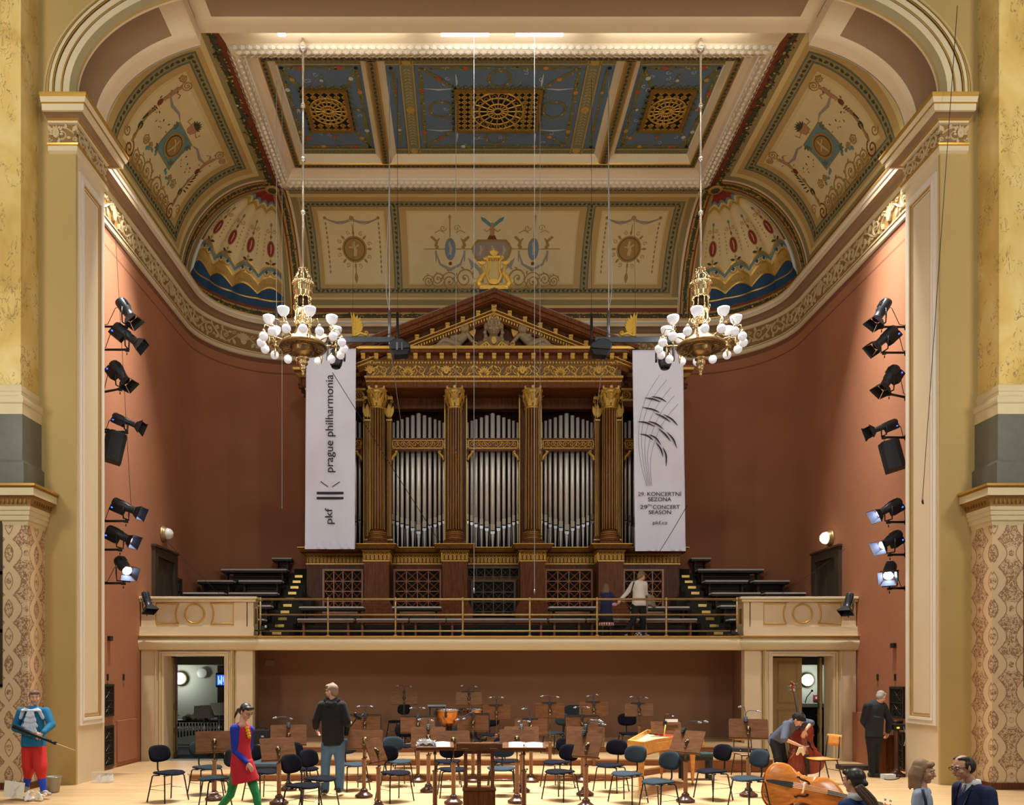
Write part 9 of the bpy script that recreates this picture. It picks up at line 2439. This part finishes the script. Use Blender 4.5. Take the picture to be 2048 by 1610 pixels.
# ---- girl and woman on the balcony
A=px3(19.35)
J=dict(neck=A(1213,1183),chest=A(1213,1195),pelvis=A(1212,1218),shL=A(1205,1188),shR=A(1220,1188),elL=A(1209,1201,.1),elR=A(1229,1196,.0),wrL=A(1231,1209,-.05),wrR=A(1240,1202,.0),
   hdL=((1,-.1,.2),(0,0,1),.4,1),hdR=((1,.0,-.1),(0,0,-1),.5,1),hipL=A(1208,1222),hipR=A(1217,1222),knL=A(1206,1248),knR=A(1219,1248),anL=A(1205,1269),anR=A(1221,1269),toeL=(.3,1,0),toeR=(.6,.8,0))
t, Jx, q, Q, body, ac, md = person('girl in a navy coat with a red checked hem on the balcony', (A(1212, 1274).x, 19.35, ZL), J, (A(1213, 1176), R(140), R(0), 0), .82, female=True)
M_GBR = mat('light_brown_girl_hair', (110, 90, 70), .8, var=.25, vscale=40); face_parts(body, q, Q, .82, M_GBR)
hair_cap(t,q,Q,.82,M_GBR,[((.08*cos(a),-.05+.05*sin(a),.0),(.095*cos(a),-.06+.06*sin(a),-.13),.035,.03) for a in lsp(pi*.95,2*pi+.1,8)],1.04)
M_NCO = mat('navy_coat', (30, 36, 78), .9, bump=.2, bscale=12)
b = MB(); limb(b, md, Jx['pelvis'], .12, .14, .8, ac); limb(b, Jx['pelvis'], A(1212, 1229) - Vector(t.location), .14, .16, .85, ac); limb(b, Jx['shL'], Jx['shR'], .06, .06); sleeve(b, Jx, 'L', .85, .06, .052, .85, .045); sleeve(b, Jx, 'R', .85, .06, .052, .85, .045); fuse(b, 'coat', M_NCO, t, .011, 3)
b = MB(); f0, f1 = A(1212, 1229) - Vector(t.location), A(1212, 1251) - Vector(t.location); b.lathe([(.15, 0), (.175, -.12), (.19, -.24)], f0 + V(0, 0, 0), 20, 0, None, lambda a, j: 1 + .04 * sin(a * 9)); b.build('skirt', mat('black_skirt', (24, 24, 30), .9), t)
b = MB(); b.lathe([(.188, -.2), (.2, -.27)], f0, 40, 0, None, lambda a, j: 1 + .04 * sin(a * 9)); b.mi = [k % 2 for k in range(len(b.mi))]; b.build('checked_hem', [mat('red_check', (190, 40, 40), .8), mat('white_check', (214, 210, 204), .8)], t)
for e in 'LR':
 b = MB(); k = Jx['kn' + e]; a = Jx['an' + e]; limb(b, k + (a - k) * .3, a, .05, .048); limb(b, a, a + V(.06, .08, -.02), .045, .038); fuse(b, 'boot', M_BLACK, t, .01, 1)
b = MB(); w = Jx['wrL']; limb(b, w - V(.05, 0, 0), w, .042, .042); fuse(b, 'pink_cuff', mat('pink_lilac_cuff', (196, 150, 190), .9), t, .01, 1)
A=px3(19.3)
J=dict(neck=A(1279,1162),chest=A(1278,1175),pelvis=A(1278,1204),shL=A(1266,1168),shR=A(1290,1168),elL=A(1254,1186,.05),elR=A(1291,1187,.1),wrL=A(1241,1199,.0),wrR=A(1300,1196,.15),
   hdL=((-.5,.1,-.8),(.5,1,0),.8,1),hdR=((1,.1,0),(0,0,1),.9,1),hipL=A(1272,1209),hipR=A(1284,1209),knL=A(1267,1240,-.05),knR=A(1286,1240,.0),anL=A(1250,1264,-.1),anR=A(1286,1268,.05),toeL=(.6,.2,-.8),toeR=(1,.2,0))
t, Jx, q, Q, body, ac, md = person('woman in a white jacket and black trousers leading the girl on the balcony', (A(1280, 1274).x, 19.3, ZL), J, (A(1283, 1153), R(125), R(25), 0), .96, female=True)
M_WBH = mat('short_ash_brown_hair', (120, 98, 74), .8, var=.25, vscale=40); face_parts(body, q, Q, .96, M_WBH); hair_cap(t, q, Q, .96, M_WBH, (((0, -.09, -.02), (0, -.08, -.07), .05, .04),), 1.06)
M_WJK = mat('white_jacket', (214, 210, 202), .85, bump=.3, bscale=14)
b = MB(); torso(b, Jx, ac, md, 1, 1.02, Jx['pelvis'] + V(0, 0, .0), .15, .145, .165); sleeve(b, Jx, 'L', 1, .065, .055, .95, .042); sleeve(b, Jx, 'R', 1, .065, .055, .9, .045); fuse(b, 'jacket', M_WJK, t, .011, 3)
b = MB(); limb(b, Jx['pelvis'], Jx['pelvis'] + V(0, 0, -.08), .15, .15, .8, ac)
for e in 'LR': trouser(b, Jx, e, 1, .1, .075, .065)
fuse(b, 'trousers', mat('black_trousers', (1, 1, 1)), t, .011, 3)
shoe(t, Jx['anL'], (.5, .2, -.9), .9, mat('pale_grey_shoe', (160, 160, 164), .7)); shoe(t, Jx['anR'], (1, .2, 0), .9, mat('pale_grey_shoe', (1, 1, 1)))
t2 = thing('shoulder_bag', 'black and white checked shoulder bag of the woman on the balcony', 'bag', A(1256, 1208, -.18))
b = MB(); b.prism([(-.14, -.12), (.12, -.14), (.15, .1), (-.0, .16), (-.12, .08)], lambda u, v, h: (u, h, v), .07); bevel(b.build('pouch', mat('houndstooth_cloth', (120, 122, 124), .8), t), .02)
m = MATS['houndstooth_cloth']; n = Nodes(m); ck = n.nt.nodes.new('ShaderNodeTexChecker'); ck.inputs['Scale'].default_value = 26; n.nt.links.new(n.coord(), ck.inputs['Vector']); ck.inputs['Color1'].default_value = lin((200, 204, 206)); ck.inputs['Color2'].default_value = lin((34, 36, 38)); n.nt.links.new(ck.outputs['Color'], n.b.inputs['Base Color'])
b = MB(); o_ = Vector(t2.location); b.tube([V(.05, .0, .12), A(1262, 1185, -.2) - o_, A(1268, 1164, -.12) - o_], .016, 6); b.build('strap', M_BLACK, t2)
b=MB()
for k in range(7): limb(b,A(1298+k*1.3,1192+k*.5,-.02+.02*k),A(1299+k*1.6,1208+(k*37 % 9),.0+.02*k),.05,.04,.6)
limb(b,A(1293,1204),A(1294,1228),.04,.02)
o = fuse(b, 'folded_coat', mat('grey_beige_coat', (130, 122, 104), .9, bump=.3, bscale=12), None, .012, 2); tag(o, 'grey-beige coat draped over the arm of the woman on the balcony', 'coat')
# ---- listeners in the front row of the stalls, cut by the picture edge
ZF=-.95
def bust(label,Y,hx,hy,yaw,pitch,s,female,shirt,sleeves=True,sw=.2,drop=.0,fwd=0.0):
 A=px3(Y); h=A(hx,hy); lx=orient(yaw) @ V(1,0,0); fw=orient(yaw) @ V(0,-1,0)
 nk=h+V(0,0,-.16*s) - fw*(.02+fwd*.5); pel=V(h.x,h.y,ZF+.92*s) - fw*fwd
 J=dict(neck=nk,chest=nk+V(0,0,-.15),pelvis=pel,shL=nk+lx*-sw*s+V(0,0,-.075 - drop),shR=nk+lx*sw*s+V(0,0,-.075 - drop))
 for e, g in (('L', -1), ('R', 1)):
  J['el' + e] = J['sh' + e] + lx * g * .05 + fw * -.02 + V(0, 0, -.3 * s); J['wr' + e] = J['el' + e] + fw * .12 + V(0, 0, -.22 * s); J['hd' + e] = ((fw * .4 + V(0, 0, -.9))[:], (lx * -g)[:], .4, 1 if g < 0 else -1)
  J['hip' + e] = pel + lx * g * .09 + V(0, 0, -.03); J['kn' + e] = J['hip' + e] + V(0, 0, -.42 * s); J['an' + e] = J['kn' + e] + V(0, 0, -.4 * s); J['toe' + e] = fw[:]
 t,Jx,q,Q,body,ac,md=person(label,(h.x,h.y,ZF),J,(h,yaw,pitch,0),s,female=female)
 b=MB(); torso(b,Jx,ac,md,s,1.06,None,.16 if not female else .14,.155 if not female else .13,.16)
 for e in 'LR': sleeve(b, Jx, e, s, .075 if not female else .06, .06 if not female else .052, .95, .045)
 top = fuse(b, 'top', shirt, t, .011, 3)
 b = MB(); limb(b, Jx['pelvis'], Jx['pelvis'] + V(0, 0, -.08), .155 * s, .155 * s, .8, ac)
 for e in 'LR': trouser(b, Jx, e, s, .1, .075, .065)
 fuse(b, 'trousers', mat('dark_blue_trousers', (30, 34, 52), .9), t, .013, 3)
 for e in 'LR': shoe(t, Jx['an' + e], fw, s, M_BLACK)
 return t,Jx,q,Q,body,ac,md
M_NSUIT = mat('navy_suit_wool', (28, 42, 78), .85, bump=.15, bscale=40)
t, Jx, q, Q, body, ac, md = bust('person with a long dark ponytail and blue jacket in the lower right, seen from behind', 7.9, 1707, 1562, R(-152), R(4), 1.0, True, mat('bright_navy_jacket', (24, 52, 104), .85), sw=.17)
hair_cap(t, q, Q, 1, mat('sleek_dark_hair', (44, 38, 34), .4, var=.3, vscale=30), (((0, -.1, .0), (0, -.125, -.02), .035, .03),), 1.03); face_parts(body, q, Q, 1, M_DKH)
b=MB(); A=px3(7.75); o_=Vector(t.location)
pts=smooth2([tuple(A(1716,1572) - o_),tuple(A(1724,1582) - o_),tuple(A(1735,1594) - o_),tuple(A(1745,1606) - o_),tuple(A(1750,1622) - o_)],4)
for k in range(5): b.tube([Vector(p)+V(.012*(k - 2),.008*(k % 2),.006*(k - 2)) for p in pts],[.016+.012*sin(pi*i / (len(pts) - 1)) for i in range(len(pts))],8)
b.build('ponytail', mat('brown_ponytail_hair', (92, 76, 60), .5, var=.4, vscale=30), t)
b = MB(); n_ = Jx['neck']; b.lathe([(.075, -.02), (.066, .05)], n_ + V(0, 0, -.0), 20); b.build('white_collar', mat('white_shirt', (226, 226, 226), .8), t)
t, Jx, q, Q, body, ac, md = bust('woman with wavy light brown hair in a pale blue blouse at the lower right', 8.3, 1848, 1543, R(52), R(10), .98, True, mat('pale_blue_blouse', (160, 176, 196), .85, bump=.25, bscale=14), sw=.165)
M_WAV = mat('wavy_light_brown_hair', (142, 112, 80), .6, var=.35, vscale=24); face_parts(body, q, Q, .98, M_WAV)
ex=[]
for i,a in enumerate(lsp(pi*.92,2*pi+.25,16)):
 p0=(.078*cos(a),-.03+.07*sin(a),.03); p1=(.098*cos(a),-.035+.088*sin(a),-.05); p2=(.092*cos(a+.12),-.03+.085*sin(a+.12),-.11); p3=(.1*cos(a - .05),-.02+.085*sin(a - .05),-.16 - .02*(i % 3))
 ex += [(p0,p1,.024,.022),(p1,p2,.022,.019),(p2,p3,.019,.014)]
hair_cap(t,q,Q,.98,M_WAV,ex,1.02,.007)
b=MB(); o_=Vector(t.location)
for k in range(2): pass
st_ = Jx['shL']; b.tube([st_ + V(0, -.06, .07), st_ + V(.01, -.1, -.05), st_ + V(.02, -.12, -.3)], .014, 6); b.build('dungaree_strap', mat('navy_strap', (30, 40, 70), .9), t)
t, Jx, q, Q, body, ac, md = bust('balding man with glasses in a navy suit at the lower right, facing left', 8.3, 1925, 1535, R(-82), R(14), 1.06, False, M_NSUIT, sw=.18, fwd=.22)
M_BHR = mat('dark_brown_short_hair', (54, 46, 40), .6, var=.25, vscale=40); face_parts(body, q, Q, 1.06, M_BHR)
b=MB()
b.ball(q(0,-.055,.01),(.087*1.06,.07*1.06,.09*1.06),16,12,0,Q)
for e in (-1,1): limb(b,q(e*.072,.0,.045),q(e*.074,.012,.0),.022,.012); limb(b,q(e*.05,-.02,.085),q(e*.03,.045,.1),.03,.012)
fuse(b, 'hair', M_BHR, t, .008, 2)
b=MB()
for e in (-1,1): b.tube([q(e*.031+.024*cos(a),.104,.012+.016*sin(a)) for a in lsp(0,2*pi,14)],.0025,5); b.tube([q(e*.054,.102,.014),q(e*.08,.0,.018)],.003,5)
b.tube([q(-.01, .106, .014), q(.01, .106, .014)], .0025, 5); b.build('spectacles', M_BLACK, t)
b = MB(); fw = orient(R(-82)) @ V(0, -1, 0); lx = orient(R(-82)) @ V(1, 0, 0); n_ = Jx['neck']
b.lathe([(.082,-.03),(.07,.045)],n_+fw*.01,20); c_=n_+fw*.13
b.add([n_+fw*.09+lx*.05+V(0,0,.0),n_+fw*.09 - lx*.05+V(0,0,.0),n_+fw*.165 - lx*.02+V(0,0,-.3),n_+fw*.165+lx*.02+V(0,0,-.3)],[(0,1,2,3)],0); b.add([n_+lx*.07+V(0,0,-.02),n_+fw*.1+lx*.075+V(0,0,-.05),n_+fw*.175+lx*.02+V(0,0,-.3),n_+fw*.09+lx*.02],[(0,1,2,3)],0)
b.build('shirt_collar', mat('white_shirt', (1, 1, 1)), t)
b = MB(); b.tube([n_ + fw * .1 + V(0, 0, -.01), n_ + fw * .15 + V(0, 0, -.12), n_ + fw * .185 + V(0, 0, -.34)], [.018, .026, .035], 8, 0, True, .4); b.build('tie', mat('dark_tie', (24, 30, 60), .6), t)
b=MB()
for e in (-1,1): b.ribbon([(0,0),(.12,-.16),(.16,-.36)],[.02,.07,.03],lambda u,v,h,e=e: n_+fw*(.07+u*.85+h)+lx*e*(.085 - u*.35)+V(0,0,v - .0),.01,0)
b.build('lapel', M_NSUIT, t)
# ================================================================== benches in front of the organ
b = MB(); b.box(-5.0, 5.0, 20.75, 22.0, ZL, 3.33); struct('floor_tier_middle', b, [M_DKGREEN], 'dark step carrying the second bench row before the organ')
FR=[(597,709),(713,819),(821,891),(894,1092),(1096,1169),(1172,1275),(1278,1391)]
for k, (xa, xb) in enumerate(FR): bench(PX(xa, 20.0), PX(xb, 20.0), 20.0, 3.375, 'grey-cushioned bench, %s of the seven in the front row behind the rail' % ['first from the left', 'second from the left', 'third from the left', 'long middle one', 'third from the right', 'second from the right', 'first from the right'][k], 'grey-cushioned benches before the organ', True)
for k, (xa, xb) in enumerate([(603, 729), (785, 884), (1097, 1192), (1262, 1372)]): bench(PX(xa, 21.2), PX(xb, 21.2), 21.1, 3.77, 'grey-cushioned bench against the organ base, %s of four' % ['leftmost', 'second', 'third', 'rightmost'][k], 'grey-cushioned benches before the organ')
for px_, py_, lb in ((526, 1256, 'left'), (1466, 1264, 'right')):
 t = thing('rail_clamp', 'small black clamp with a steel knob at the %s end of the balcony rail' % lb, 'clamp', P(px_, py_, 18.72)); b = MB(); b.cbox((0, 0, 0), (.1, .08, .09)); b.tube([(-.2, 0, -.06), (.15, 0, -.06)], .018, 6); b.build('body', M_BLACK, t); b = MB(); b.ball((.07, -.03, .03), .04, 8, 6); b.build('knob', M_STEEL, t)
# ================================================================== rooms behind the stage doors
def lamp_room(px_,py_,Y,label,r=.17,est=7):
 p = P(px_, py_, Y); t = thing('room_lamp', label, 'wall lamp', p); Mx = Matrix.Rotation(R(90), 3, 'X')
 b = MB(); b.lathe([(r * .5, -.03), (r * 1.1, -.02), (r * 1.12, .02), (r, .03)], (0, 0, 0), 24, 0, Mx); b.build('ring', M_BRASS, t)
 b = MB(); b.lathe([(r, .02), (r * .8, .07), (0, .1)], (-r * .12, 0, 0), 24, 0, Mx); b.build('globe', M_LAMPW, t)
 l = bpy.data.lights.new('room_lamp_light', 'POINT'); l.energy = 15; l.color = (.95, .97, 1); l.shadow_soft_size = .15; o = bpy.data.objects.new('room_lamp_light', l); o.location = p + Vector((0, -.45, 0)); COL.objects.link(o)
lamp_room(1616, 1360, 22.5, 'bright round lamp on the wall of the room behind the right doorway')
lamp_room(361, 1357, 22.5, 'bright round lamp half hidden by the door leaf in the left back room')
p = P(405, 1346, 22.55); t = thing('wall_clock', 'glass-fronted round clock on the wall of the left back room', 'clock', p); Mx = Matrix.Rotation(R(90), 3, 'X')
b = MB(); b.lathe([(.1, 0), (.14, .01), (.15, .03), (.12, .04)], (0, 0, 0), 24, 0, Mx); b.build('rim', mat('pale_rim', (220, 222, 210), .3), t); b = MB(); b.lathe([(.12, .01), (0, .011)], (0, 0, 0), 24, 0, Mx); b.build('face', mat('clock_face', (160, 164, 150), .3), t)
b = MB(); b.tube([(0, -.02, 0), (.05, -.02, .04)], .006, 5); b.tube([(0, -.02, 0), (-.02, -.02, .08)], .005, 5); b.build('hands', M_BLACK, t)
b = MB(); b.box(PX(436, 22.3), -7.0, 22.25, 22.55, 0, 2.3); tag(b.build('dark_cupboard', [M_DOORD]), 'tall dark cupboard at the right of the left back room', 'cupboard')
t = thing('monitor', 'small glowing blue monitor seen through the left stage doorway', 'monitor', P(444, 1360, 22.1)); b = MB(); b.box(-.17, .17, .0, .05, -.2, .2); b.build('casing', M_BLACK, t)
b = MB(); b.box(-.14, .14, -.006, .0, -.14, .14); b.build('screen', mat('blue_screen', (30, 60, 220), .3, emit=(30, 70, 255), estr=2.2), t); b = MB()
for x,z0_,z1_ in ((-.1,-.12,.1),(-.06,-.1,.0),(-.02,-.12,.12),(.03,-.05,.09),(.08,-.12,.11)): b.box(x,x+.012,-.009,-.006,z0_,z1_)
b.build('screen_marks', mat('screen_marks', (170, 200, 255), .3, emit=(160, 200, 255), estr=3), t)
b = MB(); b.tube([(0, .03, 0), (0, .14, 0)], .03, 6); b.build('bracket', M_BLACK, t)
t = thing('xylophone', 'black covered bar instrument with silver resonator tubes in the left back room', 'xylophone', (PX(402, 20.9), 20.9, 0))
b = MB(); b.box(-.75, .75, -.25, .25, .8, .86); b.build('bars', M_BLACK, t); b = MB()
for k in range(18): x=-.7+k*.08; b.tube([(x,-.15,.78),(x,-.15,.38+.012*k)],.024,8)
b.build('resonator', M_STEEL, t)['kind'] = 'stuff'
b=MB()
for x in (-.72,.72): b.tube([(x,-.2,.04),(x,0,.8),(x,.2,.04)],.02,6)
b.tube([(-.72, 0, .2), (.72, 0, .2)], .018, 6); b.build('frame', M_STEEL, t)
b=MB(); rg=random.Random(9)
for k in range(12): limb(b,(-.35+.05*k,rg.uniform(-.1,.1),.9),(-.3+.05*k,rg.uniform(-.1,.1),.93+.08*rg.random()),.06,.04)
o = fuse(b, 'rumpled_cover', mat('grey_patterned_cover', (150, 148, 130), .9, var=.4, vscale=20), None, .015, 1); o.location = (PX(396, 20.9), 20.9, 0); tag(o, 'rumpled grey cover lying on the bar instrument in the left room', 'cover')
for k, (px_, Y, yaw, m_, lb) in enumerate(((408, 20.0, 15, 'dark', 'dark metal music stand in the left back room'), (420, 20.4, 25, 'dark', 'second dark music stand close behind another in the left room'), (440, 19.9, 62, 'pale', 'pale metal music stand turned sideways in the left doorway'))):
 t = thing('metal_music_stand', lb, 'music stand', (PX(px_, Y), Y, 0), R(yaw)); mm_ = mat('dull_metal_desk', (84, 84, 78), .5, .3) if k < 2 else mat('pale_metal_desk', (176, 184, 176), .4, .3)
 b = MB(); b.cbox((0, 0, 1.1 if k < 2 else 1.18), (.48, .012, .34), 0, (R(-28), 0, 0)); b.build('desk', mm_, t); b = MB(); b.tube([(0, .03, .05), (0, .03, 1.05)], .014, 8); b.build('pole', M_STEEL, t)
 for q in range(3): a = q * 2.09; b = MB(); b.tube([(0, .03, .2), (.28 * cos(a), .03 + .28 * sin(a), .01)], .01, 6); b.build('leg', M_BLACK, t)
t = thing('percussion_trolley', 'dark trolley with a pale tray inside the right doorway', 'trolley', (PX(1618, 20.6), 20.6, 0))
b = MB(); b.box(-.28, .3, -.2, .2, .2, 1.2); bevel(b.build('body', M_BLACK, t), .02); b = MB(); b.box(-.34, .36, -.24, .24, 1.2, 1.3); bevel(b.build('tray', mat('pale_green_tray', (176, 184, 166), .6), t), .03); b = MB(); b.box(-.28, .3, -.2, .2, 0, .2); b.build('wheels', M_BLACK, t)
b = MB(); b.tube([(-.1, 0, 1.3), (-.06, 0, 1.45), (.06, 0, 1.6)], .012, 6); b.ball((.08, 0, 1.62), .03, 8, 6); b.build('gooseneck_microphone', M_BLACK, t)
t = thing('fire_alarm_box', 'small red alarm box on the wall inside the right doorway', 'alarm box', P(1632, 1396, 22.5)); b = MB(); b.box(-.06, .06, -.03, .05, -.08, .08); b.build('case', mat('alarm_red', (150, 26, 22), .5), t); b = MB(); b.box(-.03, .03, -.034, -.03, -.03, .04); b.build('window', mat('alarm_window', (220, 200, 190), .4), t)
# ================================================================== odds and ends on the platform
t = thing('equipment_bag', 'square black equipment bag on the riser behind the woman in red', 'bag', (PX(523, 18.55), 18.6, .425))
b = MB(); b.box(-.22, .22, -.16, .16, 0, .34); bevel(b.build('body', mat('black_nylon', (20, 21, 23), .7), t), .03, 3); b = MB(); b.tube([(-.12, -.1, .34), (-.1, -.1, .4), (.1, -.1, .4), (.12, -.1, .34)], .012, 6); b.build('handle', M_BLACK, t); b = MB(); b.box(.02, .08, -.17, -.16, .16, .2); b.build('tag', mat('tag_grey', (170, 170, 170), .5), t)
t = thing('open_case', 'open grey-blue lined instrument case on the lowest riser at left', 'case', (PX(524, 16.0), 15.9, .143)); b = MB(); b.box(-.5, .45, -.15, .15, 0, .09); bevel(b.build('tray', M_BLACK, t), .02); b = MB(); b.cbox((.0, .16, .2), (.9, .02, .28), 0, (R(-35), 0, 0)); bevel(b.build('lid', mat('case_lining', (70, 86, 96), .8), t), .01)
t = thing('metal_bucket', 'grey galvanised bucket standing behind the man in blue', 'bucket', (PX(105, 13.75), 13.75, 0))
b = MB(); b.lathe([(.1, 0), (.105, .01), (.14, .26), (.15, .265), (.145, .275), (.13, .26), (.1, .02), (0, .015)], (0, 0, 0), 24); b.build('pail', mat('galvanised_metal', (150, 148, 136), .4, .6, var=.15, vscale=10), t); b = MB(); b.tube([(.14 * cos(a), -.14 * abs(sin(a)) * .6, .26 - .1 * sin(a)) for a in lsp(0, pi, 9)], .005, 5); b.build('handle', M_STEEL, t)
t = thing('clear_box', 'transparent plastic box of crumpled papers on the floor by the left pier', 'box', (PX(200, 14.9), 15.0, 0)); m_ = mat('clear_plastic', (225, 232, 235), .1, alpha=.22)
b = MB(); b.box(-.17, .17, -.1, .1, 0, .2); b.build('walls', m_, t); b = MB(); rg = random.Random(5)
for k in range(6): p0=Vector((rg.uniform(-.12,.12),rg.uniform(-.06,.06),.02)); b.add([p0,p0+Vector((.08,.01,.01)),p0+Vector((.07,.03,.09+.05*rg.random())),p0+Vector((-.01,.02,.08))],[(0,1,2,3)],0)
b.build('papers', M_PAPER, t)
YE_ = 12.82; b = MB(); b.add([P(6, 1593, YE_), P(46, 1598, YE_ - .05), P(50, 1566, YE_ + .08), P(10, 1560, YE_ + .1)], [(0, 1, 2, 3)]); o = b.build('folded_card', mat('cream_card', (232, 222, 196), .7)); md_ = o.modifiers.new('s', 'SOLIDIFY'); md_.thickness = .006; tag(o, 'cream folded card propped on the platform edge at the far left', 'card')
b = MB(); b.ribbon([(0, 0), (.04, .08), (.03, .18), (.09, .27)], [.03, .06, .05, .01], lambda u, v, h: (P(24, 1594, YE_) + Vector((u, h - .06, v)))[:], .004); tag(b.build('white_quill', [M_PAPER]), 'white quill feather standing beside the cream card', 'feather')
b=MB(); rg=random.Random(8); c0=Vector((PX(66,12.75),12.75,.0))
for k in range(14): limb(b,c0+Vector((rg.uniform(-.18,.18),rg.uniform(-.03,.12),.04)),c0+Vector((rg.uniform(-.2,.2),rg.uniform(-.03,.12),.07+.1*rg.random())),.035,.02,.5)
o = fuse(b, 'crumpled_cloth', mat('white_crumpled_cloth', (232, 226, 216), .85), None, .012, 1); tag(o, 'crumpled white cloth on the platform edge at the feet of the man in blue', 'cloth')
# sound desk corner by the right wall
t = thing('cable_table', 'dark turned stand carrying a black box of coiled cables by the right pier', 'stand', (PX(1793, 16.0), 16.0, 0)); b = MB(); b.lathe([(.17, 0), (.18, .03), (.12, .06), (.07, .1), (.045, .16), (.045, .9), (.06, .93)], (0, 0, 0), 24); b.build('pedestal', M_BASE, t); b = MB(); b.box(-.14, .22, -.16, .16, .93, 1.03); b.build('box', M_BLACK, t)
b = MB(); b.tube([(.1 * cos(a) + .02, .07 * sin(a), 1.05 + .003 * a) for a in lsp(0, 19, 50)], .009, 5); b.build('coiled_cable', M_BLACK, t); b = MB(); b.tube([(.05, -.16, 1.0), (.1, -.18, .8), (.05, -.18, .62), (.16, -.16, .7)], .006, 5); b.build('hanging_cable', mat('pale_cable', (1, 1, 1)), t); b = MB(); b.box(-.08, -.03, -.165, -.16, .96, .99); b.build('display', mat('amber_display', (230, 190, 30), .4, emit=(255, 200, 20), estr=1.5), t)
b = MB(); b.box(-.16, .16, -.2, .2, 0, .8); t = bevel(b.build('wooden_cabinet', M_WALNUT2), .01); t.location = (PX(1764, 16.5), 16.5, 0); tag(t, 'low red-brown cabinet behind the legs of the man in black', 'cabinet')
b = MB(); b.box(-.6, .35, -.18, .18, 0, .1); t = b.build('cable_duct', mat('dark_duct', (62, 48, 40), .7)); t.location = (PX(1735, 17.1), 17.1, 0); tag(t, 'low dark duct box on the floor along the right wall', 'duct')
b = MB(); b.box(-.12, .12, -.06, .06, 0, .1); t = b.build('power_block', mat('pale_plastic', (206, 208, 210), .5)); t.location = (PX(1776, 15.5), 15.5, 0); tag(t, 'white power block on the floor by the turned stand', 'power block')
b = MB(); b.tube(smooth2([(PX(1760, 15.6), 15.6, .01), (PX(1775, 15.4), 15.35, .01), (PX(1795, 15.5), 15.5, .01), (PX(1802, 15.9), 15.9, .01)], 6), .008, 5); tag(b.build('floor_cable', [M_BLACK]), 'black cable curling on the floor below the turned stand', 'cable')
for px_, sd, lb in ((1790, 1, 'right'), (217, -1, 'left')):
 Y = Yw(px_, sd); b = MB(); b.box(-.03, .03, -.07, .07, -.05, .05); o = b.build('wall_socket_box', [M_BLACK]); o.location = (sd * (XW - .04), Y, PZ(1291 if sd > 0 else 1277, Y)); tag(o, 'small black socket box on the %s red wall' % lb, 'socket box')
